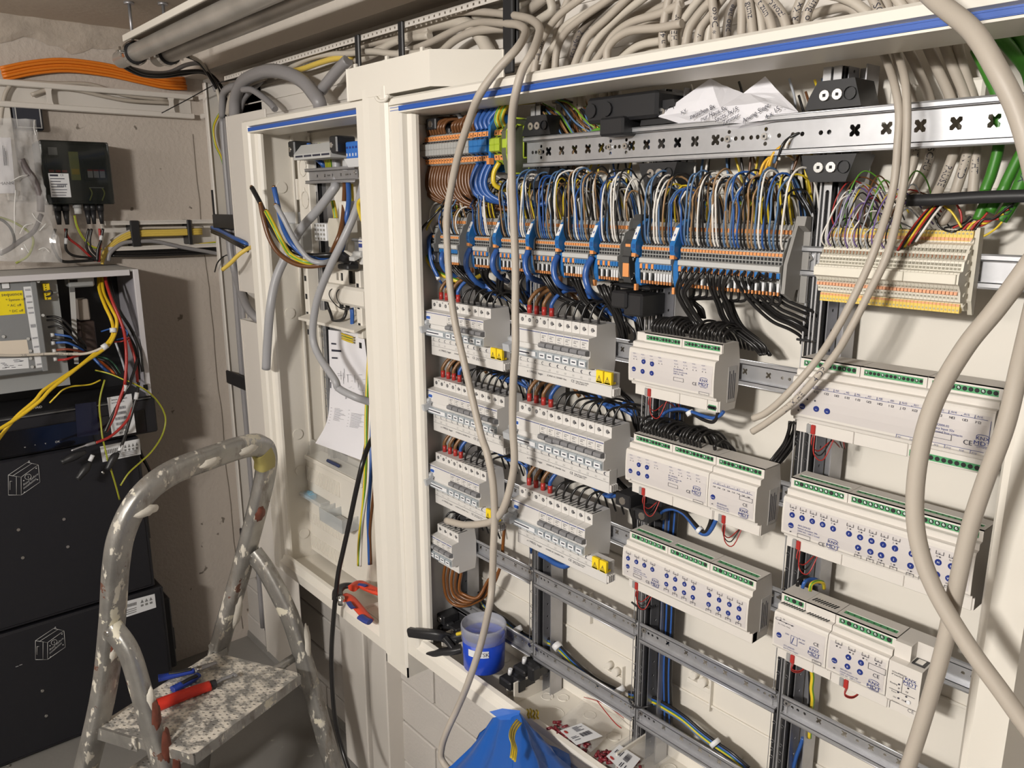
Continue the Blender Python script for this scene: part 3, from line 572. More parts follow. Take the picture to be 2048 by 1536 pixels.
# ---------------------------------------------------------------- control modules on the rails
PROF = [(-.006, .045), (-.04, .045), (-.04, .0335), (-.0475, .0325), (-.0485, .0315), (-.0485, .0255), (-.0545, .0245), (-.056, .022), (-.0568, .01), (-.057, 0), (-.0568, -.01), (-.056, -.0215), (-.0545, -.0235), (-.0495, -.0245), (-.0485, -.0285), (-.04, -.0295), (-.04, -.045), (-.006, -.045), (-.0006, -.02), (-.0006, .02)]
SDIM = M('terminal_screw_dim', (.3, .4, .34), .45, .3)
def module(name, lab, cat, x0, w_, z, covers=(), low=(), buttons=(), texts=(), cuts=(), vents=(), conn=None, label_right=False):
    t = thing(name, lab, cat, None, (x0, 0, z)); e = .0004
    MB().prism(PROF, e, w_ - e).build('housing', DEVW, t)
    MB().prism([(-.0560, .0205), (-.0573, .009), (-.0576, 0), (-.0573, -.009), (-.0560, -.0205), (-.0555, -.0205), (-.0555, .0205)], .003, w_ - .003).build('front_panel', PANEL, t)
    for a, b, n, top, full in covers:
        if b <= a: continue
        s0, s1 = a + .0045, b - .0045
        if full is not None: s0, s1 = full
        m = MB()
        m.plate([(a + e, .033), (b - e, .033), (b - e, .0457), (a + e, .0457)], [[(s0, .0358), (s1, .0358), (s1, .0425), (s0, .0425)]] if n else [], (0, -.0418, 0), (1, 0, 0), (0, 0, 1), .0012)
        m.plate([(a + e, 0), (b - e, 0), (b - e, .034), (a + e, .034)], [[(s0, .009), (s1, .009), (s1, .017), (s0, .017)]] if top else [], (0, -.0418, .0457), (1, 0, 0), (0, 1, 0), .0012)
        o = m.build('terminal_cover', DEVW, t)
        if n:
            g = MB().box(s0, s1, -.041, -.0402, .0358, .0425, 0)
            for i in range(n):
                x = s0 + (s1 - s0) * (i + .5) / n; q = min(.0029, (s1 - s0) / n * .42)
                g.disc((x, -.0412, .0392), (0, -1, 0), q, 10, 1).disc((x + q * .1, -.0414, .0394 + q * .1), (.25, -1, .3), q * .6, 8, 2 if (top and i % 3 != 1 or i % 4 == 0) else 1).box(x - q * .7, x + q * .7, -.0417, -.0415, .0391, .0396, 1)
            g.build('terminal_strip', [GRNT, DARK, SDIM], o)
        if top:
            g = MB().box(s0, s1, -.0328, -.0248, .0445, .0451, 0)
            for i in range(n):
                x = s0 + (s1 - s0) * (i + .5) / n; g.add([(x - .0013, -.0275, .0453), (x + .0013, -.0275, .0453), (x, -.0305, .0453)], [(0, 1, 2)], 1)
            g.build('terminal_strip', [GRNT, DARK], o)
    for a, b, n in low:
        m = MB().cbox(a + e, b - e, -.0418, -.03, -.0455, -.031, .0005)
        o = m.build('terminal_cover', DEVW, t)
        if n:
            g = MB().box(a + .002, b - .003, -.0422, -.0418, -.0435, -.0365, 0)
            for i in range(n):
                x = a + .002 + (b - a - .005) * (i + .5) / n; g.disc((x, -.0424, -.04), (0, -1, 0), .0026, 8, 1)
            g.build('terminal_strip', [GRNT, DARK], o)
    bt = None
    for b in buttons:
        x, zz = b[0][0] - x0, b[0][2] - z
        m = MB().cyl((x, -.0568, zz), (x, -.0583, zz), .0034, 16); 
        o = m.build('push_button', BTN, t)
        if len(b) > 1: MB().text(b[1], (x, -.0585, zz - .0012), (1, 0, 0), (0, 0, 1), .0024 if len(b[1]) == 1 else .0013, 0, 'c').build('lettering', LABW, o)
    m = MB()
    for s, p, h, ink in texts:
        x, zz = p[0] - x0, p[2] - z
        if s == '[]': m.plate([(0, 0), (h[0], 0), (h[0], h[1]), (0, h[1])], [[(.0004, .0004), (h[0] - .0004, .0004), (h[0] - .0004, h[1] - .0004), (.0004, h[1] - .0004)]], (x, -.0582, zz), (1, 0, 0), (0, 0, 1), .0001, ink)
        elif s == 'led': m.disc((x, -.0582, zz), (0, -1, 0), h, 8, ink)
        elif s == 'u':      # relay symbol, open below or above
            sg = 1 if h > 0 else -1; q = abs(h)
            for a in ((0, 0, .0004, q), (0, 0, .003, .0004), (.0075, 0, .0079, q), (.005, 0, .0079, .0004), (.003, 0, .0045, .0009)):
                z0, z1 = sorted((zz + sg * a[1], zz + sg * a[3])); m.box(x + a[0], x + a[2], -.0583, -.058, z0, z1, ink)
            m.text('1 2', (x + .0018, -.0582, zz + (.0012 if sg > 0 else -.0026)), (1, 0, 0), (0, 0, 1), .0014, ink)
        elif s == 'MDT':
            m.text('KNX', (x + .0065, -.0582, zz + .0068), (1, 0, 0), (0, 0, 1), .0036, 1, 'c', 1.15)
            pts = [(x + .0065 + .0062 * math.cos(a), zz + .0098 + .0022 * math.sin(a)) for a in [math.pi * (.08 + .84 * i / 8) for i in range(9)]]
            for (a, b), (c, d) in zip(pts, pts[1:]): m.add([(a, -.0582, b), (c, -.0582, d), (c, -.0582, d + .0006), (a, -.0582, b + .0006)], [(0, 1, 2, 3)], 1)
            m.text('MDT', (x + .0065, -.0582, zz + .0014), (1, 0, 0), (0, 0, 1), .0042, 1, 'c', 1.25)
            m.box(x, x + .013, -.0583, -.058, zz + .0004, zz + .0008, 1).text('www.mdt.de', (x + .0065, -.0582, zz - .0012), (1, 0, 0), (0, 0, 1), .0013, 1, 'c')
        elif s == 'line': m.box(x, x + h[0], -.0583, -.058, zz, zz + .0004, ink).box(x, x + .0004, -.0583, -.058, zz + min(0, h[1]), zz + max(0, h[1]), ink)
        else: m.text(s, (x, -.0582, zz), (1, 0, 0), (0, 0, 1), h, ink)
    if m.v: m.build('printed_lettering', [INK, INKB], t)
    if vents:
        v = MB()
        for a, b, zt, y0, y1 in vents:
            n = int((b - a) / .0035)
            for i in range(n): v.obox((a + i * .0035, y0, zt), (.0016, 0, 0), (.002, y1 - y0, 0), (0, 0, .0004))
        o = v.build('vent_slots', DARK, t); o['kind'] = 'stuff'
    if label_right:
        m = MB().box(w_ - .0002, w_ + .0002, -.026, -.008, -.034, .014, 0)
        for i in range(4): m.box(w_, w_ + .0003, -.0235 + .004 * i, -.022 + .004 * i, -.03, .008 - .004 * (i % 2), 1)
        m.build('side_label', [M('side_label', (.56, .54, .52), .5), INK], t)
    if conn is not None:
        k = MB().cbox(conn, conn + .0055, -.044, -.033, -.0445, -.033, .0008); k.build('bus_connector', REDW, t).__setitem__('label', 'red bus connector')
        MB().cbox(conn - .006, conn - .0005, -.043, -.033, -.0445, -.033, .0008).build('bus_connector', GREYP, t).__setitem__('label', 'grey half of the bus connector')
    return t
def std(x, z, a, b, c): return [('MDT', x, 0, 1)]
g_ = lambda p, dx=0, dz=0: (p[0] + dx, p[1], p[2] + dz)
zA, zB, zC = .671, .5215, .3685
# A3 shutter actuator
jal = lambda L: [(L[0], 'PROG'), (L[1], '<'), (L[2], '>'), (L[3], '^'), (L[4], 'v')]
def jaltext(x0, z, T, box, ce, mdt):
    o = [(s, g_(T, 0, -.0031 * i), .0019, 1) for i, s in enumerate(('JAL-0810M.02', 'Shutter Actuator 8x', '230V AC, 10A'))]
    o += [('[]', box, (.0165, .005), 0), ('CE', ce, .0042, 0), ('MDT', mdt, 0, 1)]
    for i in range(8):
        x = x0 + .0085 + .0148 * i + (.012 if i > 3 else 0); zz = z + .0165
        o += [('<1>', (x, 0, zz), .0022, 1), ('C %d C' % (i % 4), (x + .001, 0, zz - .0042), .0017, 1), ('led', (x + .002, 0, zz - .007), .0006, 0), ('led', (x + .007, 0, zz - .007), .0006, 0)]
    o += [('led', (x0 + .0115, 0, z - .0195), .0008, 0), ('[]', (x0 + .122, 0, z - .0205), (.016, .0032), 0)]
    return o
module('shutter_actuator', 'light grey shutter module alone under the black coil of wires, third column, upper row', 'control module', .538, .144, zA,
    covers=((.015, .08, 11, False, (.0185, .0765)), (.08, .1435, 11, False, (.0835, .14))), low=((.018, .08, 0), (.08, .125, 0), (.125, .142, 4)), conn=.025,
    buttons=jal([(.549,-.057,.666),(.566,-.057,.679),(.581,-.057,.678),(.565,-.057,.665),(.581,-.057,.665)]), texts=jaltext(.538, zA, (.6179,-.057,.6763), (.6184,-.057,.6612), (.649,-.057,.6605), (.6602,-.057,.6604)), label_right=True)
module('shutter_actuator', 'light grey shutter module directly left of the binary input module, third column, middle row', 'control module', .538, .144, zB,
    covers=((.002, .072, 11, False, None), (.072, .144, 11, False, None)), low=((.014, .076, 0), (.076, .143, 0)), conn=.021,
    buttons=jal([(.549,-.057,.515),(.564,-.057,.528),(.579,-.057,.528),(.564,-.057,.515),(.58,-.057,.515)]), texts=jaltext(.538, zB, (.6171,-.057,.5259), (.6174,-.057,.511), (.6481,-.057,.5103), (.6585,-.057,.5113)))
tt = [(s, g_((.6977,-.057,.5086), 0, -.0032 * i), .002, 1) for i, s in enumerate(('BE-08024.02', 'Binary Input 8x', '12-24V AC, DC'))]
tt += [('[]', (.7305,-.057,.5244), (.019, .0055), 0), ('CE', (.7356,-.057,.5172), .0042, 0), ('MDT', (.7314,-.057,.5019), 0, 1), ('led', (.6903,-.057,.5064), .0008, 0)]
for i in range(8): tt += [('ABCDEFGH'[i], (.69 + .0073 * i, 0, zB + .0085), .002, 0), ('led', (.6932 + .0073 * i, 0, zB + .0095), .0008, 0), ('line', (.69 + .0073 * i, 0, zB + .0135), (.0073, .003 if i % 2 else .001), 1), (str(i % 4 + 1), (.692 + .0073 * i, 0, zB + .0148), .002, 1)]
module('binary_input_module', 'light grey binary input module at the right end of the third column, middle row', 'control module', .682, .072, zB, covers=((.0, .072, 11, False, None),), low=((.009, .071, 0),), conn=.0145, buttons=[((.6909,-.057,.5161), 'PROG')], texts=tt, label_right=True)
MB().box(.69, .75, -.0328, -.0248, zB + .0448, zB + .0455).build('dark_slot', DARK, bpy.data.objects['binary_input_module'], ).location = (-.682, 0, -zB)
# C3 twenty channel switch actuator
L3 = [(.55,-.057,.378),(.566,-.057,.378),(.581,-.057,.378),(.596,-.057,.377),(.622,-.057,.377),(.637,-.057,.377),(.653,-.057,.376),(.668,-.057,.376),(.622,-.057,.364),(.637,-.057,.363),(.653,-.057,.363),(.668,-.057,.362),(.694,-.057,.376),(.71,-.057,.375),(.726,-.057,.375),(.741,-.057,.375),(.694,-.057,.362),(.71,-.057,.362),(.725,-.057,.362),(.741,-.057,.362)]
bs = [(p, 'ABCDEFGHMNOPIJKLQRST'[i]) for i, p in enumerate(L3)] + [((.5499,-.057,.3651), 'PROG')]
tt = [(s, g_((.5612,-.057,.3667), 0, -.0031 * i), .0019, 1) for i, s in enumerate(('AKS-2016.03', 'Switch Actuator 20x', '230V AC, 16A C-Load'))]
tt += [('[]', (.5612,-.057,.3535), (.0155, .005), 0), ('CE', (.5847,-.057,.3524), .0042, 0), ('MDT', (.5958,-.057,.3523), 0, 1), ('led', (.5499,-.057,.3568), .0007, 0)]
for i, p in enumerate(L3):
    up_ = i < 8 or 12 <= i < 16
    tt += [('u', g_(p, -.0037, .0072 if up_ else -.0072), .0038 if up_ else -.0038, 0), ('led', g_(p, .0002, .0052 if up_ else -.0052), .0007, 0)]
module('switch_actuator', 'light grey module with twenty blue buttons, third column, lowest row', 'control module', .538, .216, zC, covers=((.0, .072, 8, True, None), (.072, .144, 8, True, None), (.144, .216, 8, True, None)), low=((.018, .216, 0),), conn=.0145, buttons=bs, texts=tt, label_right=True)
# A4 binary input 32
tt = [(s, g_((.9489,-.057,.6711), 0, -.0036 * i), .0023, 1) for i, s in enumerate(('BE-32000.02', 'Binary Input 32x', 'Potential free contacts'))]
tt += [('[]', (.9488,-.057,.6579), (.0205, .0062), 0), ('CE', (.9803,-.057,.6573), .005, 0), ('MDT', (.9912,-.057,.658), 0, 1)]
for i in range(16):
    x = .806 + .0122 * i; tt += [('ABCDEFGHIJKLMNOP'[i], (x, 0, zA + .0098), .0024, 0), ('[]', (x + .0028, 0, zA + .0098), (.0024, .0024), 0)]
    tt += [('line', (x - .001, 0, zA + .0145), (.0122, .0035 if i % 2 else .0012), 1), ('A%d' % (i + 1), (x + .001, 0, zA + .0158), .0022, 1)]
    if i > 8: tt += [('line', (x - .001, 0, zA - .0185), (.0122, -.0035 if i % 2 else .0), 1), ('F%d' % i, (x + .001, 0, zA - .0217), .002, 1)]
for x in (.801, .811, .8205): tt += [('led', (x, 0, zA + (-.0145 if x < .805 else .0005)), .0011, 0)]
tt += [('line', (1.003, 0, zA - .0185), (.0004, .033), 1)]
module('binary_input_module', 'long light grey binary input module behind the hanging cables, fourth column, upper row', 'control module', .790, .216, zA, covers=((.0, .072, 11, False, None), (.072, .144, 14, False, None), (.144, .216, 11, False, None)), low=((.016, .072, 0), (.072, .132, 0), (.132, .214, 12)), conn=.0205, buttons=[((.8054,-.057,.662), 'PROG'), ((.8227,-.057,.6623), '1/2'), ((.8359,-.057,.6621), '3/4')], texts=tt)
# B4
L4 = [(.804,-.057,.526),(.817,-.057,.526),(.83,-.057,.526),(.843,-.057,.526),(.856,-.057,.525),(.875,-.057,.525),(.888,-.057,.525),(.901,-.057,.525),(.914,-.057,.525),(.927,-.057,.525),(.887,-.057,.512),(.901,-.057,.512),(.913,-.057,.512),(.927,-.057,.512),(.945,-.057,.525),(.958,-.057,.525),(.972,-.057,.525),(.985,-.057,.525),(.945,-.057,.511),(.958,-.057,.511),(.972,-.057,.511),(.984,-.057,.511)]
bs = [(p, 'ABCDEFGHIJPQRSKLMNTUVW'[i]) for i, p in enumerate(L4)] + [((.8035,-.057,.5124), 'PROG')]
tt = [(s, g_((.8124,-.057,.5146), 0, -.0034 * i), .0021, 1) for i, s in enumerate(('AKS-2416.03', 'Switch Actuator 24x', '230V AC, 16A C-Load'))]
tt += [('[]', (.8127,-.057,.5002), (.0165, .0055), 0), ('CE', (.8396,-.057,.4993), .0045, 0), ('MDT', (.8507,-.057,.4997), 0, 1), ('led', (.8035,-.057,.5045), .0008, 0)]
for i, p in enumerate(L4):
    up_ = i < 10 or 14 <= i < 18
    tt += [('u', g_(p, -.0035, .0088 if up_ else -.0085), .0038 if up_ else -.0038, 0), ('led', g_(p, .001, .0062 if up_ else -.006), .0009, 0), (bs[i][1], g_(p, -.0028, .0055 if up_ else -.0068), .0018, 0)]
module('switch_actuator', 'light grey module with lettered blue buttons behind hanging cables, fourth column, middle row', 'control module', .790, .216, zB, covers=((.0, .072, 10, True, None), (.072, .144, 10, True, None), (.144, .216, 10, True, None)), low=((.016, .072, 0), (.072, .144, 0), (.144, .214, 0)), conn=.0145, buttons=bs, texts=tt)
# C4 power supply, small actuator, ip interface
tt = [('STC-0960.03', (.8069,-.057,.3518), .0019, 1), ('Bus Power Supply', (.8069,-.057,.3485), .0019, 1), ('CE', (.8451,-.057,.3701), .0042, 0), ('MDT', (.8404,-.057,.3548), 0, 1), ('[]', (.8456,-.057,.3469), (.0115, .0042), 0), ('-30V+', (.8473,-.057,.3485), .0016, 0)]
tt += [('L   N   PE', (.7956,-.057,.386), .0018, 0), ('Bus  I>Imax  Reset', (.7973,-.057,.3782), .0015, 0), ('line', (.7936,-.057,.383), (.0245, .003), 0), ('[]', (.8157,-.057,.3588), (.009, .0115), 1), ('/', g_((.8157,-.057,.3588), .001, .001), .009, 1), ('230V', (.8078,-.057,.3686), .0018, 1), ('Bus 30V', (.8259,-.057,.3694), .0018, 1), ('640mA', (.8267,-.057,.365), .0018, 1)]
for q in [(.8,-.057,.384),(.808,-.057,.383),(.816,-.057,.383)]: tt.append(('led', q, .0009, 0))
zD = .3675
module('power_supply_module', 'light grey bus power supply with vent slots, left of three modules, fourth column, lowest row', 'power supply', .790, .072, zD, covers=((.033, .072, 0, False, None), (.0, .033, 3, False, (.004, .0305))), low=((.012, .05, 0),), conn=.0195, buttons=[((.7997,-.057,.3633), 'RESET')], texts=tt, vents=((.003, .035, .0336, -.0475, -.0405), (.038, .069, .0336, -.0475, -.0405), (.036, .069, .046, -.033, -.024)))
tt = [(s, g_((.8806,-.057,.3544), 0, -.0032 * i), .0019, 1) for i, s in enumerate(('AKI-0416.03', 'Switch Actuator 4x', '230V AC, 16A C-Load'))]
tt += [('[]', (.9125,-.057,.3711), (.02, .0075), 0), ('CE', (.9185,-.057,.3639), .0045, 0), ('MDT', (.9143,-.057,.3471), 0, 1), ('led', (.8733,-.057,.3527), .0011, 0)]
for i, q in enumerate([(.872,-.057,.385),(.888,-.057,.384),(.904,-.057,.384),(.919,-.057,.384)]): tt += [('u', q, .004, 0), ('ABCD'[i], g_(q, .005, -.0042), .0022, 0), ('led', g_(q, .002, -.003), .001, 0)]
module('switch_actuator', 'light grey module with blue buttons A to D, middle of the lowest row, fourth column', 'control module', .862, .072, zD, covers=((.0, .072, 8, True, None),), low=((.002, .07, 0),), conn=.018, buttons=[(p, 'ABCD'[i]) for i, p in enumerate([(.889,-.057,.374),(.889,-.057,.362),(.904,-.057,.374),(.904,-.057,.362)])] + [((.8729,-.057,.3622), 'PROG')], texts=tt)
t = thing('network_interface', 'narrow light grey network interface module with cut-out, right end of fourth column, lowest row', 'control module', None, (.934, 0, zD))
MB().prism([(-.006, .045), (-.04, .045), (-.046, .0445), (-.046, .0255), (-.056, .0245), (-.057, .0), (-.056, -.0235), (-.05, -.0285), (-.04, -.0295), (-.04, -.045), (-.006, -.045)], .0004, .0185).prism([(-.006, .045), (-.03, .045), (-.03, .0255), (-.056, .0245), (-.057, .0), (-.056, -.0235), (-.05, -.0285), (-.04, -.0295), (-.04, -.045), (-.006, -.045)], .0185, .036).build('housing', DEVW, t)
MB().box(.02, .034, -.0458, -.031, .0248, .0262).box(.023, .031, -.044, -.033, .0262, .0266, 1).build('network_socket', [BLACK, SCREW], t)
m = MB()
for s, p, h in (('SCN-IP000.03', (.9388,-.0575,.3796), .0019), ('IP Interface', (.9388,-.0575,.3766), .0019), ('Routing', (.9381,-.0575,.3657), .0018), ('IP', (.9473,-.0575,.3621), .002), ('Tunn.', (.9404,-.0575,.3558), .0018), ('TP', (.9555,-.0575,.3616), .002), ('On', (.9431,-.0575,.3497), .0018), ('PR', (.9527,-.0575,.3499), .0018), ('Function', (.9422,-.0575,.3444), .0017), ('CE', (.9599,-.0575,.3401), .0042)):
    m.text(s, (p[0] - .934, -.0578, p[2] - zD), (1, 0, 0), (0, 0, 1), h)
for p in [(.948,-.058,.368),(.958,-.058,.368),(.948,-.058,.358),(.957,-.058,.357),(.949,-.058,.351),(.957,-.058,.351)]: m.disc((p[0] - .934, -.0578, p[2] - zD), (0, -1, 0), .0011, 8)
q = (.9529,-.0575,.3704); m.text('KNX', (q[0] - .934 + .0065, -.0578, q[2] - zD + .0062), (1, 0, 0), (0, 0, 1), .0036, 1, 'c', 1.1).text('MDT', (q[0] - .934 + .0065, -.0578, q[2] - zD + .0012), (1, 0, 0), (0, 0, 1), .0042, 1, 'c', 1.2).box(q[0] - .934, q[0] - .921, -.058, -.0577, q[2] - zD, q[2] - zD + .0004, 1)
m.box(.0172, .0175, -.058, -.0577, -.008, .012).box(.004, .032, -.058, -.0577, -.0085, -.0082)
m.build('printed_lettering', [INK, INKB], t)
MB().cyl((.026, -.0565, -.016), (.026, -.0585, -.016), .0022, 10).build('push_button', LABW, t)

# ---------------------------------------------------------------- breakers
RD = '17.5 mm units'
def mcb_meshes():
    u = .0175; e = .0003
    body = MB().prism([(-.0006, .02), (-.004, .0415), (-.044, .0415), (-.044, .0245), (-.0605, .0225), (-.061, .0065), (-.057, .003), (-.057, -.006), (-.0605, -.0085), (-.0605, -.0225), (-.044, -.0245), (-.044, -.0415), (-.004, -.0415), (-.0006, -.02)], e, u - e)
    sc = MB().tube([(u / 2, -.0441, .033), (u / 2, -.0438, .033)], .0033, 12, 0, seg=1).tube([(u / 2, -.0443, .033), (u / 2, -.0441, .033)], .0026, 12, 1, seg=1)
    sc.box(u / 2 + .002, u / 2 + .0045, -.0443, -.044, .0315, .0335, 0).box(u / 2 - .002, u / 2 + .002, -.0444, -.0443, .0327, .0333, 0)
    for s in (-1, 1): sc.box(u / 2 + s * .005 - .0012, u / 2 + s * .005 + .0012, -.042, -.02, .0414, .0417, 0)
    sc.disc((u / 2, -.032, .0418), (0, 0, 1), .0022, 8, 0)
    def tog(zz): return MB().prism([(-.057, zz + .004), (-.0665, zz + .0032), (-.0675, zz - .0015), (-.0655, zz - .004), (-.057, zz - .005)], .0012, u - .0012)
    pr = MB().box(.001, u - .001, -.0613, -.0609, .0192, .0204, 0).text('B16', (.004, -.0613, .012), (1, 0, 0), (0, 0, 1), .0022, 1).box(.004, .013, -.0613, -.061, .0155, .016, 1).box(.004, .011, -.0613, -.061, .0085, .009, 1)
    pr.disc((u / 2 + .002, -.0574, -.0045), (0, -1, 0), .0011, 6, 1)
    lab = MB().prism([(-.0605, -.0088), (-.0645, -.0095), (-.0655, -.0205), (-.0635, -.023), (-.0605, -.0225)], .0008, u - .0008)
    paper = MB().box(.0025, u - .0025, -.066, -.0655, -.019, -.0115, 0).box(.005, u - .005, -.0662, -.0659, -.0162, -.0143, 1)
    return dict(body=body.mesh('body', BRK), sc=sc.mesh('terminal_screw', [DARK, STEELD]), tu=tog(.001).mesh('toggle', TOG), td=tog(-.001).mesh('toggle', TOG), pr=pr.mesh('printing', [INKB, INK]), lab=lab.mesh('label_window', CLEAR), paper=paper.mesh('label_strip', [LABW, INK]))
MM = mcb_meshes()
def mcb(x, z, lab, grp, up=True, name=True):
    t = thing('circuit_breaker', lab, 'breaker', grp, (x, 0, z))
    inst('body', MM['body'], t); inst('terminal_screw', MM['sc'], t); inst('toggle', MM['tu' if up else 'td'], t); inst('printing', MM['pr'], t)
    w_ = inst('label_window', MM['lab'], t); inst('label_strip', MM['paper'], w_)
    return t
def rccb(x, z, lab):
    t = thing('residual_current_breaker', lab, 'breaker', 'four-pole breakers with blue test buttons', (x, 0, z)); w_ = .07; e = .0003
    MB().prism([(-.0006, .02), (-.004, .0415), (-.044, .0415), (-.044, .0245), (-.0605, .0225), (-.061, .0), (-.057, -.002), (-.057, -.009), (-.0605, -.0105), (-.0605, -.0225), (-.044, -.0245), (-.044, -.0415), (-.004, -.0415), (-.0006, -.02)], e, w_ - e).build('body', BRK, t)
    m = MB()
    for i in range(4): m.tube([(.00875 + .0175 * i, -.0443, .033), (.00875 + .0175 * i, -.0438, .033)], .0033, 12, 0, seg=1).tube([(.00875 + .0175 * i, -.0445, .033), (.00875 + .0175 * i, -.0443, .033)], .0025, 12, 1, seg=1).box(.0165 + .0175 * i, .018 + .0175 * i, -.0443, -.0439, .037, .0395, 0)
    m.build('terminal_screws', [DARK, STEELD], t)
    MB().cbox(.0085, .018, -.0635, -.06, .0085, .0135, .0006).build('test_button', SEAL, t)
    m = MB().box(.001, w_ - .001, -.0613, -.0609, .0195, .0205, 0).box(.0055, .0205, -.0612, -.0608, .0065, .0155, 2).text('L', (.014, -.0613, -.0005), (1, 0, 0), (0, 0, 1), .0024, 1).box(.002, .02, -.0611, -.0608, -.0125, -.0115, 1)
    m.build('printing', [INKB, INK, LABW], t)
    MB().obox((-.003, -.059, -.0135), (.016, 0, 0), (0, -.017, -.004), (0, -.002, .012)).cyl((-.002, -.062, .001), (.014, -.062, .001), .0055, 12).build('toggle', M('clear_toggle', (.55, .57, .6), .2, alpha=.75) if 'clear_toggle' not in bpy.data.materials else bpy.data.materials['clear_toggle'], t)
    o = MB().prism([(-.0605, -.0098), (-.0645, -.0105), (-.0655, -.0205), (-.0635, -.023), (-.0605, -.0225)], .0008, w_ - .0008).build('label_window', CLEAR, t)
    MB().box(.008, w_ - .006, -.066, -.0655, -.019, -.012, 0).box(.012, .05, -.0662, -.0659, -.0165, -.0145, 1).build('label_strip', [LABW, INK], o)
    return t
def busbar(x0, x1, z, n0, nm, caps, where):
    t = thing('busbar', 'white comb busbar with %s, %s' % ('two yellow caps' if caps else 'phase letters', where), 'busbar', 'comb busbars under breaker rows', (x0, 0, z))
    L = x1 - x0
    MB().prism([(-.03, -.0265), (-.046, -.0265), (-.0468, -.0275), (-.0468, -.062), (-.046, -.063), (-.03, -.063)], 0, L).build('busbar_cover', BRK, t)
    m = MB()
    for k in range(4): m.box(L, L + .0035, -.0455 + .0042 * k, -.0437 + .0042 * k, -.06, -.049)
    m.build('comb_end', BRK, t)
    m = MB().box(.001, L - .001, -.0472, -.0468, -.0455, -.0452, 0).box(.001, L - .001, -.0472, -.0468, -.0358, -.0356, 0)
    for i in range(nm):
        x = .00875 + .0175 * i; zz = -.0325
        pts = [(x + .0028 * math.cos(a), zz + .0028 * math.sin(a)) for a in [.8 + .5 * j for j in range(10)]]
        for (a, b), (c, d) in zip(pts, pts[1:]): m.add([(a, -.0472, b), (c, -.0472, d), (x + (c - x) * (.35 if i > 3 else .7), -.0472, zz + (d - zz) * .75), (x + (a - x) * (.35 if i > 3 else .7), -.0472, zz + (b - zz) * .75)], [(0, 1, 2, 3)], 0)
        if i != 3: m.text('L%d' % ((i if i < 3 else i - 4) % 3 + 1), (x - .003, -.0473, -.043), (1, 0, 0), (0, 0, 1), .003, 1)
    s = min(1, L / .21)
    m.text('o 1 P45(G)  hager', (.024 * s, -.0473, -.0525), (1, 0, 0), (0, 0, 1), .0036 * s, 0).text('ICW03F AC 220/400V 10xx', (.072 * s, -.0473, -.052), (1, 0, 0), (0, 0, 1), .0026 * s, 0).text('CE', (.126 * s, -.0473, -.0525), (1, 0, 0), (0, 0, 1), .0042 * s, 0).text('Hager Electro GmbH', (.136 * s, -.0473, -.0505), (1, 0, 0), (0, 0, 1), .0022 * s, 0).text('IEC EN 60947-2-A', (.136 * s, -.0473, -.0535), (1, 0, 0), (0, 0, 1), .0022 * s, 0)
    m.build('printed_lettering', [INK, GREYP], t)
    if caps:
        for k in range(2):
            x = .0175 * nm + .0075 + k * .0165
            c = MB().cbox(x, x + .014, -.0525, -.0465, -.0425, -.0235, .0008).cbox(x + .001, x + .013, -.0525, -.04, -.0425, -.039, .0005)
            o = c.build('end_cap', YCAP, t)
            w_ = MB()
            A = [(x + .0028, -.0385), (x + .0112, -.0385), (x + .007, -.0305)]
            for p, q in zip(A, A[1:] + A[:1]):
                d = Vector((q[0] - p[0], 0, q[1] - p[1])).normalized(); nn = Vector((-d.z, 0, d.x)) * .0007
                w_.add([(p[0], -.0527, p[1]), (q[0], -.0527, q[1]), (q[0] + nn.x, -.0527, q[1] + nn.z), (p[0] + nn.x, -.0527, p[1] + nn.z)], [(0, 1, 2, 3)])
            w_.box(x + .0065, x + .0075, -.0528, -.0526, -.036, -.0335).box(x + .0065, x + .0075, -.0528, -.0526, -.0377, -.0369)
            w_.build('warning_symbol', INK, o)
    return t
ROWN = {2: 'upper row', 3: 'middle row', 4: 'lower row', 5: 'bottom row'}
for (c, r, nm, caps) in ((0, 2, 6, True), (0, 3, 8, False), (0, 4, 5, True), (0, 5, 0, False), (1, 2, 6, True), (1, 3, 8, False), (1, 4, 6, True)):
    x = .0415 + .2475 * c; z = Z[r]; where = '%s of the %s breaker column' % (ROWN[r], ('left', 'right')[c])
    if nm:
        rccb(x, z, 'four-pole breaker with blue test button, %s' % where)
        for i in range(nm):
            up_ = (c, r, i) not in ((1, 3, 1),)
            mcb(x + .07 + .0175 * i, z, 'slim breaker%s, %s from left, %s' % ('' if up_ else ' with tripped toggle', ORD[i], where), 'slim breakers', up=not (c == 0 and r == 2) and up_)
        busbar(x - (.0 if c else .0), x + .07 + .0175 * nm + (.035 if caps else 0), z, 4, nm + 4, caps, where)
    else:
        for i in range(4): mcb(x + .0175 * i, z, 'slim breaker in the lone group of four at the bottom, %s from left' % ORD[i], 'slim breakers')
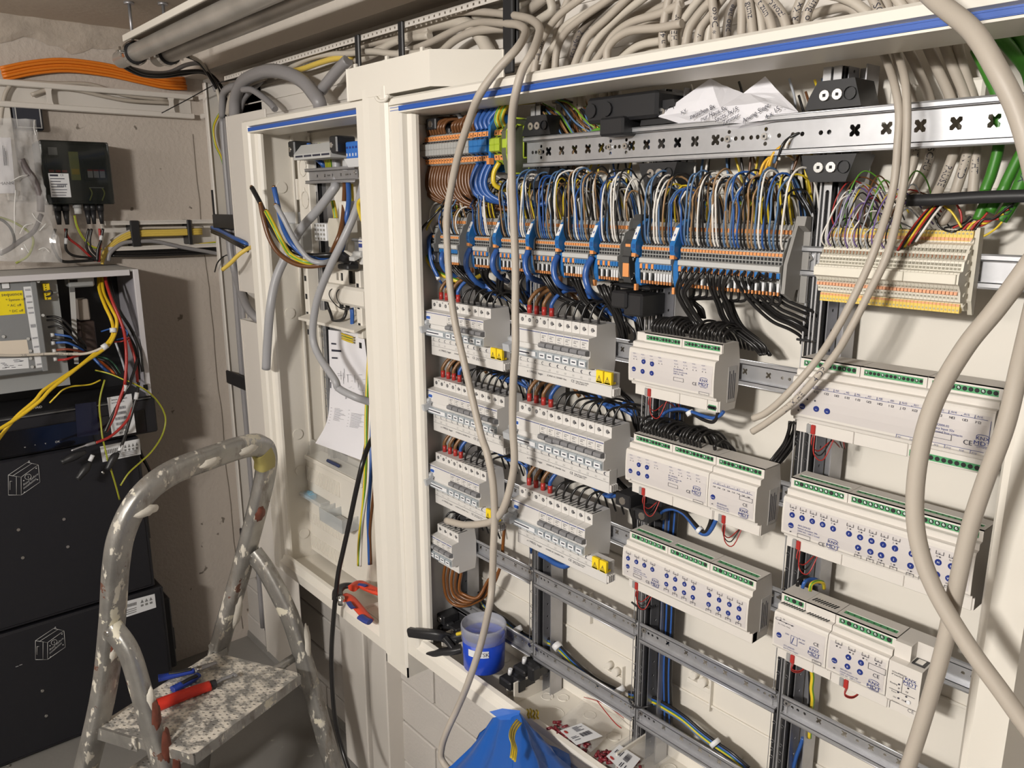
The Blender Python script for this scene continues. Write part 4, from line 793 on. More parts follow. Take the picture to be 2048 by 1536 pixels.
# ---------------------------------------------------------------- rail terminals
PW = .0082
T1 = [(-.0005, .03), (-.028, .03), (-.036, .0245), (-.0385, .0145), (-.05, .0095), (-.05, .001), (-.049, 0), (-.05, -.001), (-.05, -.0095), (-.0385, -.0145), (-.036, -.0245), (-.028, -.03), (-.0005, -.03)]
def t1_meshes(w_, body, nm):
    e = .00025
    b = MB().prism(T1, e, w_ - e)
    for s in (-1, 1): b.box(w_ * .3, w_ * .7, -.046, -.039, s * .0118 - .0018, s * .0118 + .0018, 1).disc((w_ / 2, -.0325, s * .0277), (0, -.6, s), w_ * .32, 8, 1)
    lv = []
    for s in (-1, 1):
        l = MB().prism([(-.0375, s * .0155), (-.0405, s * .0155), (-.039, s * .0235), (-.036, s * .0235)], w_ * .1, w_ * .9)
        l.box(w_ * .42, w_ * .58, -.0408, -.0395, s * .0185 - .001, s * .0185 + .001, 1); lv.append(l.mesh('release_lever', [ORANGE, DARK]))
    return b.mesh('body', [body, DARK]), lv
Z0 = .985
def trow(x, n, w_, body, name, lab, grp):
    bm, lv = t1_meshes(w_, body, name)
    for i in range(n):
        t = thing(name, lab % ORD[i], 'terminal', grp, (x + i * w_, 0, Z0)); inst('body', bm, t)
        for l in lv: inst('release_lever', l, t)
GTERM = M('grey_terminal', (.36, .36, .35), .45)
trow(.018, 18, .0083, GTERM, 'feed_terminal', 'grey terminal with brown wires at top left, %s from left', 'grey feed terminals')
trow(.1685, 4, .0118, BLUEP, 'neutral_terminal', 'blue terminal beside the grey ones at top left, %s from left', 'blue feed terminals')
trow(.2225, 2, .013, GYP, 'earth_terminal', 'green-yellow earth terminal at top left, %s from left', 'earth terminals')
t = thing('end_terminal', 'tall green-yellow open-sided end terminal right of the earth terminals', 'terminal', None, (.252, 0, Z0))
MB().prism([(0, .04), (-.03, .04), (-.048, .02), (-.048, -.015), (-.04, -.045), (0, -.045)], 0, .012).build('body', M('olive_plate', (.1, .11, .07), .5), t)
m = MB()
for a, b in zip([(0, .04), (-.03, .04), (-.048, .02), (-.048, -.015), (-.04, -.045), (0, -.045), (0, -.02), (-.012, -.02), (-.012, .03), (-.026, .03)], [(-.03, .04), (-.048, .02), (-.048, -.015), (-.04, -.045), (0, -.045), (0, -.02), (-.012, -.02), (-.012, .03), (-.026, .03), (-.042, .012)]):
    m.cyl((.0125, *a), (.0125, *b), .0014, 5)
m.build('edge_ribs', GYP, t)
MB().cbox(.001, .011, -.049, -.042, -.006, .008, .001).build('clamp', GYP, t)
# blue end block between blue and green-yellow
solo('end_block', MB().prism([(-.0005, .05), (-.03, .05), (-.046, .03), (-.046, -.02), (-.03, -.042), (-.0005, -.042)], .2158, .2222).box(.2155, .2225, -.05, -.04, -.03, -.02, 1), [BLUEP, ORANGE], 'dark blue end block between blue and earth terminals', 'terminal').location.z = Z0
# three tier terminals
P3 = [(-.0005, .047), (-.010, .047), (-.0135, .039), (-.015, .0295), (-.022, .0265), (-.026, .016), (-.0312, .0105), (-.032, .0015), (-.032, -.004), (-.036, -.0055), (-.036, -.0125), (-.0345, -.0135), (-.0335, -.026), (-.029, -.038), (-.006, -.0435), (-.0005, -.0435)]
W3 = .005
def t3(alt):
    b = MB().prism(P3, .0002, W3 - .0002)
    c = W3 / 2
    for y, z0, z1 in ((-.0326, -.0049, -.0011), (-.0326, .0003, .0042), (-.0305, .0105, .014), (-.0235, .0205, .0245), (-.0165, .026, .0285), (-.0115, .0405, .0445)): b.box(c - .0016, c + .0016, y, y + .004, z0, z1, 1)
    b.box(c - .0014, c + .0014, -.0345, -.032, -.0365, -.026, 2 if not alt else 1)
    b.box(c - .0009, c + .0009, -.034, -.031, -.041, -.036, 3)
    u = MB().box(c - .0018, c + .0018, -.0332, -.0305, .0056, .0094); u2 = MB().box(c - .0018, c + .0018, -.0165, -.0125, .0315, .0365)
    l = MB().box(c - .0021, c + .0021, -.0362, -.033, -.0205, -.0138)
    l.box(c - .0008, c + .0008, -.0364, -.0355, -.0225, -.02, 1)
    return b.mesh('body', [GTERM, DARK, LABW, ORANGE]), u.mesh('release_lever', ORANGE), u2.mesh('release_lever', ORANGE), l.mesh('lower_lever', [ORANGE if alt else BLUEP, DARK])
T3 = (t3(False), t3(True))
TB = []      # x centres of three tier terminals
def seg(x0, x1, where, alt=True, allalt=True):
    n = int((x1 - x0) / W3)
    for i in range(n):
        a = alt and i % 2 == 0 and (allalt or i < 6)
        t = thing('three_tier_terminal', 'grey three-tier terminal, %s in the run %s' % (ORD[i], where), 'terminal', 'three-tier terminals', (x0 + i * W3, 0, Z[1]))
        for nm, me in zip(('body', 'release_lever', 'release_lever', 'lower_lever'), T3[a]): inst(nm, me, t)
        TB.append((x0 + i * W3 + W3 / 2, a))
    # marker strip along the ridge and the metal bar under it
    solo('marker_strip', MB().cbox(x0, x0 + n * W3, -.0378, -.0362, Z[1] - .0122, Z[1] - .0058, .0004), LGREY, 'light grey marker strip across the terminals %s' % where, 'strip')
def endplate(x, lab):
    solo('end_plate', MB().prism([(a - .002 if a < -.001 else a, b * 1.07 + Z[1]) for a, b in P3], x, x + .0022), M('end_plate_grey', (.2, .2, .2), .5) if 'end_plate_grey' not in bpy.data.materials else bpy.data.materials['end_plate_grey'], lab, 'terminal')
BLX = [q[0] for q in ((.1531,-.042,.8405), (.2252,-.042,.8405), (.3081,-.042,.841), (.3758,-.042,.8462), (.4485,-.042,.8454), (.5287,-.042,.8429), (.5953,-.042,.8452))]
BF = MB().prism([(-.0005, .047), (-.014, .047), (-.031, .038), (-.0425, .0165), (-.0435, .014), (-.0435, .006), (-.04, -.001), (-.03, -.004), (-.034, -.014), (-.0325, -.034), (-.028, -.045), (-.0005, -.045)], .0002, .0083).box(.002, .0065, -.0442, -.043, .007, .013, 1)
BFm = BF.mesh('body', [BLUEP, M('blue_terminal_shade', (.012, .09, .3), .45)])
BFl = MB().obox((.0012, -.0325, .0362), (.006, 0, 0), (0, -.009, -.0168), (0, -.0006, .0004)).obox((.0036, -.037, .028), (.0016, 0, 0), (0, -.0016, -.003), (0, -.0009, .0006), 1).mesh('white_label', [LABW, INKB])
BFo = MB().box(.0008, .0078, -.043, -.036, -.0045, .0005).box(.0005, .0045, -.035, -.03, -.052, -.043).mesh('lever', ORANGE)
for i, x in enumerate(BLX):
    t = thing('blue_feed_terminal', 'blue feed terminal with white label among the grey three-tier terminals, %s from left' % ORD[i], 'terminal', 'blue feed terminals in the lower run', (x - .0042, 0, Z[1]))
    inst('body', BFm, t); inst('white_label', BFl, t); inst('lever', BFo, t)
ex = [q[0] for q in ((.0421,-.034,.8371), (.1148,-.034,.8392), (.2025,-.034,.8374), (.3029,-.034,.8405), (.3572,-.034,.8391), (.4288,-.034,.8384), (.4716,-.034,.8369))]
seg(.028, ex[0] - .001, 'at the far left end', False); endplate(ex[0], 'grey end plate after the leftmost few terminals')
seg(ex[0] + .016, ex[1] - .0005, 'left of the first blue feed terminal', False); endplate(ex[1], 'grey end plate left of the first blue feed terminal')
seg(BLX[0] + .006, ex[2] - .0005, 'right of the first blue feed terminal'); endplate(ex[2], 'grey end plate left of the second blue feed terminal')
seg(BLX[1] + .006, BLX[2] - .009, 'right of the second blue feed terminal'); endplate(BLX[2] + .005, 'grey end plate right of the third blue feed terminal')
seg(BLX[2] + .0085, BLX[3] - .008, 'right of the third blue feed terminal'); endplate(BLX[3] - .0068, 'grey end plate left of the fourth blue feed terminal')
seg(BLX[3] + .006, BLX[4] - .008, 'right of the fourth blue feed terminal', True, False); endplate(BLX[4] - .0068, 'grey end plate left of the fifth blue feed terminal')
seg(BLX[4] + .006, BLX[5] - .03, 'right of the fifth blue feed terminal', True, False)
xo = BLX[5] - .026
t = thing('open_terminal', 'dark open-sided terminal with bare inner parts in the middle of the lower run', 'terminal', None, (xo, 0, Z[1]))
MB().prism([(a - .002, b * 1.12) for a, b in P3], 0, .014).build('body', M('dark_open_plate', (.05, .05, .05), .5), t)
m = MB(); random.seed(3)
for i in range(16):
    a = (.0145, -.006 - random.random() * .024, random.uniform(-.04, .035)); b = (.0145, a[1] + random.uniform(-.006, .004), a[2] + random.uniform(-.01, .01)); m.cyl(a, b, .0008, 4, i % 2)
m.build('inner_contacts', [LGREY, SCREW], t)
MB().box(.002, .013, -.037, -.034, -.034, -.012).box(.003, .012, -.0335, -.031, .004, .012).build('lever', ORANGE, t)
seg(BLX[5] + .006, BLX[6] - .0045, 'right of the sixth blue feed terminal', True, False)
seg(BLX[6] + .006, .7515, 'at the right end of the lower run')
t = thing('end_bracket', 'large plain grey end plate closing the right end of the lower terminal run', 'terminal')
MB().prism([(.018, .877), (-.010, .878), (-.013, .867), (-.031, .822), (-.0325, .787), (-.012, .777), (-.006, .79), (.0, .79), (.0, .775), (.018, .774)], .7525, .757).prism([(.018, .877), (-.010, .878), (-.013, .867), (.0, .86), (.018, .86)], .757, .7655).prism([(.002, .877), (.018, .877), (.018, .774), (.002, .774)], .757, .7655).build('plate', M('end_bracket_grey', (.29, .28, .265), .5), t)
# yellow and white terminals
YT = M('cream_terminal', (.74, .7, .6), .45); W4 = .0038; NY = 40; X4 = .797
YP = [(-.0005, .042), (-.004, .042), (-.0065, .036), (-.0095, .0315), (-.011, .0285), (-.018, .0265), (-.0235, .0185), (-.026, .0125), (-.0295, .0105), (-.031, .001), (-.0385, .0), (-.04, -.003), (-.04, -.0115), (-.0365, -.0135), (-.031, -.02), (-.0285, -.0305), (-.022, -.031), (-.0195, -.036), (-.014, -.0405), (-.0005, -.041)]
b = MB().prism(YP, .0001, W4 - .0001); c = W4 / 2
for y, z0, z1 in ((-.0075, .0375, .0415), (-.0175, .0225, .0262), (-.0315, .002, .0045), (-.0315, .006, .0085), (-.028, .0165, .0125), (-.024, .0195, .0225)): b.box(c - .0012, c + .0012, y, y + .004, min(z0, z1), max(z0, z1), 1)
for y, z0, z1 in ((-.0345, -.018, -.0165), (-.0297, -.0275, -.0255)): b.box(c - .0011, c + .0011, y, y + .004, z0, z1, 1)
YMM = M('yellow_terminal', (.8, .58, .12), .4); POL = M('pale_orange_lever', (.74, .36, .2), .45)
yl = [MB().box(c - .0018, c + .0018, -.0102, -.004, .0285, .0405).disc((c, -.0106, .038), (0, -1, .3), .0013, 6, 1).mesh('yellow_level', [YMM, M('clear_hole', (.45, .4, .25), .5)]), MB().box(c - .0018, c + .0018, -.0225, -.016, -.0425, -.033).disc((c, -.0228, -.0395), (0, -1, 0), .0012, 6, 1).mesh('yellow_level', [YMM, bpy.data.materials['clear_hole']])]
yo = [MB().box(c - .0015, c + .0015, *q).mesh('release_lever', POL) for q in ((-.0112, -.0095, .0308, .0338), (-.0272, -.0245, .0135, .0165), (-.0333, -.0305, -.023, -.0198), (-.023, -.0215, -.0355, -.0332))]
Ym = [b.mesh('body', [YT, M('terminal_hole', (.3, .28, .22), .6)])] + yl + yo
for i in range(NY):
    t = thing('bus_terminal', 'narrow cream and yellow terminal in the right hand block, %s from left' % ORD[i], 'terminal', 'cream and yellow terminals', (X4 + i * W4, 0, Z[1]))
    for me in Ym: inst(me.name.split('.')[0], me, t)
t = thing('terminal_end_plate', 'cream ribbed end plate right of the cream and yellow terminals', 'terminal', None, (X4 + NY * W4, 0, Z[1]))
MB().prism(YP, 0, .002).build('plate', YT, t)
m = MB().prism([(-.0005, .044), (-.012, .044), (-.012, -.03), (-.005, -.045), (-.0005, -.045)], .002, .0065)
for k in range(7): m.cyl((.0025, -.014 - .0035 * (k % 3), .034 - .011 * k), (.0025, -.022 - .002 * (k % 2), .03 - .011 * k), .0008, 4)
m.build('end_clip', M('cream_shade', (.6, .56, .47), .5), t)
for (a, b, lb) in ((X4, X4 + .0605, 'left'), (X4 + .061, X4 + .1, 'middle'), (X4 + .1005, X4 + .152, 'right')):
    solo('marker_strip', MB().cbox(a, b, -.0425, -.0402, Z[1] - .0115, Z[1] - .0015, .0005), YT, 'cream marker strip on the cream and yellow terminals, %s piece' % lb, 'strip')
# ---------------------------------------------------------------- wiring in the large cabinet
random.seed(11); U = random.uniform
COLS = dict(blue=BLUEW, pale_blue=STEELBLUE, white=WHITEW, brown=TAN, black=BLACKW, grey=GREYW, yellow=YEL, dark_brown=BROWN)
for i in range(18):
    x = .018 + .0083 * (i + .5); k = i / 17; dz = U(-.004, .006)
    wire('brown_wire', [(x, -.033, Z0 - .027), (x - .002, -.038, Z0 - .045), (x - .003 + .004 * k, -.038, Z0 - .066), (x + .012, -.03, Z0 - .085 + dz), (x + .05, -.008, Z0 - .098 + dz), (x + .1, .015, Z0 - .1 + dz)], .0031, BROWN, 'brown wire looping down from the %s grey terminal at top left' % ORD[i], 'wire', 'brown wires under the grey terminals')
    if i not in (8, 9): wire('brown_wire', [(x, -.033, Z0 + .027), (x + .001, -.036, Z0 + .04), (x + .008, -.025, Z0 + .05 + dz), (x + .03, .005, Z0 + .048 + dz), (x + .05, .03, Z0 + .03)], .0029, BROWN, 'brown wire arching up from the %s grey terminal at top left' % ORD[i], 'wire', 'brown wires above the grey terminals')
for i in range(4):
    x = .1685 + .0118 * (i + .5)
    wire('blue_wire', [(x, -.033, Z0 - .027), (x - .006, -.04, Z0 - .045), (x - .007, -.042, Z0 - .064), (x + .008, -.036, Z0 - .083), (x + .05, -.01, Z0 - .092 - .002 * i), (x + .09, .02, Z0 - .09)], .0043, BLUEW, 'thick blue wire looping down from the %s blue terminal at top left' % ORD[i], 'wire', 'thick blue wires under the blue terminals')
    wire('blue_wire', [(x, -.033, Z0 + .027), (x - .004, -.034, Z0 + .042), (x - .002 + .004 * i, -.02, Z0 + .062), (x + .012, .0, Z0 + .07), (x + .02, .03, Z0 + .075)], .0042, BLUEW, 'thick blue wire rising from the %s blue terminal at top left' % ORD[i], 'wire', 'thick blue wires above the blue terminals')
for i in range(2):
    x = .2225 + .013 * (i + .5)
    wire('earth_wire', [(x, -.033, Z0 + .027), (x - .005, -.035, Z0 + .042), (x, -.028, Z0 + .06), (x + .01, -.01, Z0 + .066), (x + .02, .02, Z0 + .07)], .0042, YEL, 'thick green-yellow wire rising from the %s earth terminal' % ORD[i], 'wire', 'earth wires', mat2=GRN)
wire('earth_wire', [(.229, -.034, Z0 - .027), (.222, -.04, Z0 - .045), (.224, -.036, Z0 - .065), (.24, .0, Z0 - .075)], .0042, YEL, 'thick yellow wire looping down from the first earth terminal', 'wire')
wire('grey_cable_end', [(.035,-.015,1.051),(.059,-.015,1.05),(.09,-.015,1.048),(.102,-.015,1.039),(.113,-.015,1.027),(.116,-.015,1.022)], .0042, GREYW, 'grey cable bent down behind the brown wires at the top left', 'cable')
for k in range(3): wire('brown_wire', [(a, b + .012 * k, c + .004 * k) for a, b, c in [(-.004,0,1.045),(.021,0,1.041),(.04,0,1.033),(.053,0,1.022),(.056,0,1.018)]], .004, BROWN, 'dark brown wire lying across behind the brown arches, %s from front' % ORD[k], 'wire')
# curtain of thin wires over the three tier terminals
def apex(x): return .897 + .04 * min(1, max(0, (x - .09) / .12)) if x < .21 else .937 - .01 * min(1, max(0, (x - .45) / .12))
cyc_f = ['pale_blue', 'white', 'blue', 'black', 'pale_blue', 'brown', 'black', 'blue', 'white', 'black', 'pale_blue', 'brown']
cyc_b = ['brown', 'black', 'yellow', 'pale_blue', 'brown', 'white', 'yellow', 'dark_brown', 'blue', 'grey']
def runname(i): return ORD[i] if i < len(ORD) else None
nw = 0
for i, (x, a) in enumerate(TB):
    if x < .05 and i % 2: continue
    for lv in ((0, 1) if i % 7 else (0,)):
        c = (cyc_f if lv == 0 else cyc_b)[(i * (5 if lv else 7) + U(0, 2).__int__()) % (12 if lv == 0 else 10)]
        h = apex(x) + U(-.02, .008) - (.006 if lv else 0); sw = U(-.006, .012); s2 = sw + U(-.002, .012)
        if lv == 0: P = [(x, -.029, .8385), (x - .0008, -.0325, .845), (x - .001 + sw * .1, -.0355, .858), (x + sw * .35, -.038 + U(-.003, .003), .885), (x + sw * .7, -.037 + U(-.006, .002), h - .016), (x + sw, -.028, h - .001), (x + s2, -.012, h - .003), (x + s2 + .003, .006, h - .03), (x + s2 + .004, .018, h - .075)]
        else: P = [(x, -.0135, .868), (x, -.0165, .876), (x + sw * .3, -.021 + U(-.003, .003), .895), (x + sw * .7, -.022, h - .014), (x + sw, -.013, h), (x + s2, .002, h - .006), (x + s2, .02, h - .04)]
        if h < .9: P = [P[0], P[1], P[2], (x + sw * .5, -.032 + .012 * lv, h - .012), (x + sw + .004, -.018 + .01 * lv, h), (x + sw + .02, .005, h - .002), (x + sw + .05, .025, h - .012)]
        m2 = GRN if c == 'yellow' else None
        wire(c + '_wire', P, .00142, COLS[c], '%s wire, %s level, over the %s three-tier terminal from left' % (c.replace('_', ' '), ('front', 'rear')[lv], ORD[i]), 'wire', 'thin wires above the lower terminal run', n=5, seg=3, mat2=m2)
# bunches behind the curtain and under the top rail: one wire each
for k in range(46):
    x = .29 + .0105 * k + U(-.003, .003)
    if .765 < x < .79: continue
    c = random.choice(['yellow', 'brown', 'pale_blue', 'black', 'dark_brown', 'yellow', 'white', 'grey', 'blue'])
    x2 = x + U(-.02, .03); top = U(.985, 1.03)
    wire(c + '_wire', [(x - .012, .03, top + .02), (x, .028, top - .01), (x + .3 * (x2 - x), .022 + U(-.006, .008), .965), (x2, .02 + U(-.008, .01), .91), (x2 + .004, .03, .86)], .0016, COLS[c], '%s thin wire passing behind the top rail, %s from left' % (c.replace('_', ' '), ORD[k]), 'wire', 'thin wires behind the top rail', n=5, seg=3, mat2=GRN if c == 'yellow' else None)
# wires fanning out of the cable ends below the cabinet top
FAN = ((255, 650, 600, 1090), (330, 730, 480, 1120), (480, 600, 840, 900), (500, 580, 870, 960), (760, 700, 880, 1060), (820, 690, 960, 1010), (1000, 640, 1170, 960), (1160, 640, 1330, 990), (1230, 640, 1290, 980), (1290, 650, 1360, 980), (690, 850, 700, 1090), (1090, 820, 1140, 1000), (1400, 700, 1390, 1000), (1470, 720, 1450, 1000))
FP = ([(.266,.02,1.05),(.347,0,.993),(.28,.02,1.04),(.35,0,.992),(.305,.02,1.052),(.38,.005,1.012),(.304,.025,1.055),(.38,.01,1.006),(.352,.02,1.037),(.382,.01,.995),(.362,.02,1.037),(.395,.01,1),(.39,.02,1.04),(.426,.01,1.003),(.415,.02,1.038),(.45,.01,.998),(.425,.02,1.037),(.444,.01,1),(.434,.02,1.036),(.454,.01,.999),(.331,.03,1.023),(.343,.02,.994),(.395,.03,1.021),(.413,.02,1),(.441,.03,1.03),(.45,.02,.998),(.452,.03,1.027),(.459,.02,.997)])
fc = ['brown', 'yellow', 'pale_blue', 'black', 'dark_brown']
for k in range(14):
    a, b = Vector(FP[2 * k]), Vector(FP[2 * k + 1])
    for j in range(4):
        c = fc[(k + j * 2) % 5]; d = Vector((.0042 * (j - 1.5), .003 * (j % 2), 0)); e = Vector((.009 * (j - 1.5), .003 * j, 0))
        q = a.lerp(b, .5) + Vector((-.006 + .002 * j, 0, .01)); z = Vector((b.x - a.x, .04, -.05)) * .4
        wire(c + '_wire', [a + d, q + (d + e) / 2, b + e, b + e + z], .0017, COLS[c], '%s wire in the %s fan of wires below the cabinet top' % (c.replace('_', ' '), ORD[k]), 'wire', 'wire fans below the cabinet top', n=5, seg=4, mat2=GRN if c == 'yellow' else None)
for k in (0, 2, 4, 5, 6, 7, 8, 9):
    a = Vector(FP[2 * k]); solo('cable_end', MB().tube([a + Vector((-.008, .005, .06)), a + Vector((-.003, .003, .02)), a + Vector((0, 0, -.004))], .0062, 10), CABLE, 'stripped grey cable end above the %s fan of wires' % ORD[k], 'cable', 'stripped cable ends')
P = [(.403,-.01,.989),(.421,-.012,.997),(.448,-.012,.998),(.472,-.012,.995),(.491,-.012,.99),(.497,0,.99)]
wire('green_wire', P, .0025, GRN, 'green wire arching just above the top rail', 'wire')
for k in range(8):
    P = [(a + .004 * k, b + .004 * (k % 3), c + .0035 * k) for a, b, c in [(.705,-.02,.926),(.709,-.02,.939),(.714,-.015,.947),(.724,-.01,.952),(.731,0,.949),(.725,.02,.945)]]
    c = ('yellow', 'yellow', 'white', 'yellow', 'pale_blue', 'white', 'black', 'white')[k]
    wire(c + '_wire', P, .0018, COLS[c] if c != 'yellow' else M('amber_wire', (.75, .42, .03), .35) if k == 0 else bpy.data.materials['amber_wire'], '%s wire in the bright bunch turning down under the top rail, %s from left' % (c.replace('_', ' '), ORD[k]), 'wire', 'bright bunch under the top rail', n=6)
for k in range(7):
    P = [(a + .0032 * k, b + .003 * (k % 2), c) for a, b, c in [(.736,0,.932),(.736,0,.923),(.743,0,.907),(.756,0,.889),(.757,.01,.878)]] if k < 3 else [(a + .003 * k, b, c) for a, b, c in [(.733,.02,.933),(.736,.02,.918),(.74,.02,.899),(.741,.025,.884),(.746,.03,.877)]]
    c = ('black', 'grey', 'black', 'yellow', 'yellow', 'dark_brown', 'black')[k]
    wire(c + '_wire', P, .0017, COLS[c], '%s wire hanging loose just left of the right upright, %s from left' % (c.replace('_', ' '), ORD[k]), 'wire', 'loose wires by the right upright', n=6)
# wires looping round the left of the lower run
wire('blue_wire', [(.011,-.03,.851),(.009,-.035,.866),(.009,-.035,.879),(.013,-.03,.892),(.02,-.02,.896),(.019,0,.894),(.01,.02,.892)], .0022, BLUEW, 'blue wire making a wide loop at the far left of the lower run', 'wire')
wire('black_wire', [(.034,-.06,.838),(.034,-.055,.849),(.043,-.045,.863),(.057,-.035,.879),(.058,-.02,.89),(.048,0,.894)], .0022, BLACKW, 'loose black wire end reaching out past the left frame', 'wire')
wire('earth_wire', [(.048,-.02,.887),(.05,-.035,.876),(.032,-.04,.854),(.019,-.04,.834),(.019,-.04,.817),(.022,-.035,.8),(.018,-.03,.787)], .002, YEL, 'thin green-yellow wire hanging at the far left of the lower run', 'wire', mat2=GRN)
wire('earth_wire', [(.01,-.03,.841),(.01,-.035,.824),(.02,-.04,.801),(.033,-.04,.783),(.049,-.03,.765),(.072,-.02,.756),(.086,-.01,.751),(.084,.01,.748)], .0042, YEL, 'thick green-yellow wire curving under the left of the lower run', 'wire', mat2=GRN)
wire('blue_wire', [(.024,-.025,.838),(.032,-.04,.826),(.041,-.045,.802),(.048,-.045,.781),(.059,-.04,.759)], .0038, BLUEW, 'blue wire in a pale ferrule curving down at the far left of the lower run', 'wire')
solo('wire_ferrule', MB().cyl(*[(.056,-.04,.762),(.061,-.04,.755)], .0042, 10), LABW, 'pale ferrule on the blue wire at the far left', 'ferrule')
wire('blue_wire', [(.035,-.02,.75),(.033,-.01,.741),(.036,0,.732)], .0022, BLUEW, 'thin blue wire below the pale ferrule at left', 'wire')
wire('earth_wire', [(.129,-.01,.759),(.141,-.01,.764),(.156,-.01,.77)], .0042, YEL, 'short green-yellow wire between the black bundles below the lower run', 'wire', mat2=GRN)
# thick blue wires out of the blue feed terminals
TBW = ([(.152,-.037,.815),(.153,-.045,.804),(.154,-.048,.789),(.156,-.045,.776),(.161,-.035,.761),(.159,-.01,.746),(.146,.02,.733)], [(.225,-.037,.816),(.226,-.045,.805),(.226,-.047,.791),(.227,-.042,.779),(.218,-.02,.767),(.198,.01,.758)],
 [(.305,-.037,.819),(.306,-.045,.805),(.31,-.047,.789),(.317,-.043,.777),(.314,-.02,.769),(.302,.01,.763)], [(.372,-.037,.814),(.373,-.045,.802),(.376,-.048,.786),(.382,-.044,.772),(.379,-.02,.762),(.363,.015,.757)], [(.445,-.037,.815),(.443,-.046,.801),(.443,-.048,.785),(.448,-.045,.768),(.439,-.02,.756),(.425,.01,.749)])
for i, P in enumerate(TBW): wire('thick_blue_wire', P, .0048, BLUEW, 'thick blue wire curving down out of the %s blue feed terminal' % ORD[i], 'wire', 'thick blue wires from the blue feed terminals')
wire('thick_blue_wire', [(.065,-.03,.807),(.071,-.04,.798),(.072,-.04,.784),(.074,-.03,.769),(.075,-.01,.76),(.082,0,.756)], .0046, BLUEW, 'thick blue wire behind the hanging cable left of the first blue terminal', 'wire')
wire('blue_flat_cable', [(.127,-.005,.753),(.155,-.01,.75),(.17,-.005,.743),(.172,0,.736)], .006, BLUEW, 'blue sleeve crossing below the first blue feed terminal', 'cable')
# black bundles below the lower run
def bundle(P, n, spread, r, lab, g, end=None):
    P = [Vector(p) for p in P]
    for k in range(n):
        a = k * 2.4; o = Vector((math.cos(a) * spread * (k / n) ** .5, math.sin(a) * spread * .6 * (k / n) ** .5, 0))
        Q = [p + o * (1.2 if i in (0,) else 1) + Vector((U(-1, 1), U(-1, 1), U(-1, 1))) * spread * .15 for i, p in enumerate(P)]
        wire('black_wire', Q, r, BLACKW, 'black wire in the %s, %s strand' % (lab, ORD[k]), 'wire', g, n=6, seg=5)
BG = 'black bundles below the lower terminal run'
bundle([(.09,-.03,.783),(.095,-.025,.774),(.108,-.02,.763),(.118,-.01,.75),(.128,0,.739),(.138,.01,.73),(.141,.02,.716)], 10, .01, .0021, 'bundle slanting from under the left run', BG)
bundle([(.181,-.03,.782),(.178,-.025,.768),(.174,-.01,.753),(.183,0,.74),(.186,.01,.731)], 6, .012, .0021, 'bundle under the first blue terminal run', BG)
bundle([(.217,-.02,.774),(.202,-.01,.745),(.216,0,.728),(.237,.01,.712),(.232,.02,.7)], 7, .01, .0021, 'bundle behind the left hanging cable', BG)
bundle([(.271,-.02,.781),(.249,-.01,.761),(.246,0,.743),(.248,.01,.723)], 5, .008, .0021, 'small bundle left of the second upright', BG)
bundle([(.335,-.03,.782),(.349,-.025,.763),(.355,-.015,.748),(.379,-.01,.74),(.39,0,.73),(.387,.02,.708)], 9, .009, .0022, 'bundle above the right breaker column', BG)
bundle([(.404,-.03,.782),(.411,-.025,.763),(.418,-.02,.746),(.431,-.01,.732),(.437,.01,.715)], 8, .009, .0022, 'bundle slanting over the right breaker column', BG)
bundle([(.46,-.03,.775),(.47,-.03,.759),(.473,-.02,.741),(.476,-.01,.723),(.475,0,.704),(.469,.01,.689)], 9, .008, .0024, 'bundle falling right of the right breaker column', BG)
bundle([(.481,-.03,.777),(.479,-.03,.763),(.477,-.02,.746),(.479,-.01,.725),(.467,.01,.691)], 4, .006, .0022, 'bundle beside the black holder', BG)
wire('black_wire', [(.49,-.01,.722),(.507,-.01,.708),(.503,-.005,.695),(.49,0,.69)], .002, BLACKW, 'single black wire bowing right of the breaker rows', 'wire')
# right run: separate black wires
ALT = [x for x, a in TB if a and x > .61]
for i, x in enumerate(ALT[:14]):
    s = (x, -.036, .8105)
    if i < 4: P = [s, (x - .001, -.043, .803), *[(.603,-.04,.78),(.604,-.03,.762),(.609,-.02,.746),(.616,-.015,.734),(.629,-.02,.723)]]; d = Vector((.0055 * i, -.002 * (i % 2), 0))
    elif i < 8: P = [s, (x - .0005, -.043, .803), *[(.655,-.035,.783),(.655,-.02,.763),(.656,-.01,.746),(.667,0,.729),(.692,.01,.71),(.708,.005,.701)]]; d = Vector((.0062 * (i - 4), -.002 * (i % 2), .001 * (i - 4)))
    else: P = [s, (x, -.043, .803), *[(.704,-.03,.779),(.717,-.02,.762),(.732,-.01,.748),(.749,0,.74),(.759,.01,.731),(.755,.02,.721)]]; d = Vector((.0036 * (i - 8), -.002 * (i % 2), .0058 * (i - 8)))
    P = [Vector(p) + (d if j > 1 and j < len(P) - 1 else d * .4 if j == len(P) - 1 else Vector()) for j, p in enumerate(P)]
    wire('black_wire', P, .0021, BLACKW, 'black wire from the right part of the lower run, %s from left' % ORD[i], 'wire', 'black wires below the right terminal run', n=8, seg=6)
for i in range(14):
    x = .617 + .0098 * i; P = [(x, -.02, .784), (x - .002, -.018, .772), *[(a + .0022 * (i % 7), b, c) for a, b, c in ([(.602,-.01,.765),(.613,-.005,.753),(.614,0,.74)] if i < 5 else [(.658,-.01,.767),(.659,-.005,.755),(.67,0,.735),(.688,.01,.719),(.707,.01,.701)] if i < 9 else [(.707,-.01,.77),(.725,-.005,.757),(.749,0,.747),(.762,.01,.734)])]]
    wire('black_wire', P, .002, BLACKW, 'black wire from the rear of the right terminal run, %s from left' % ORD[i], 'wire', 'rear black wires below the right terminal run', n=6, seg=5)
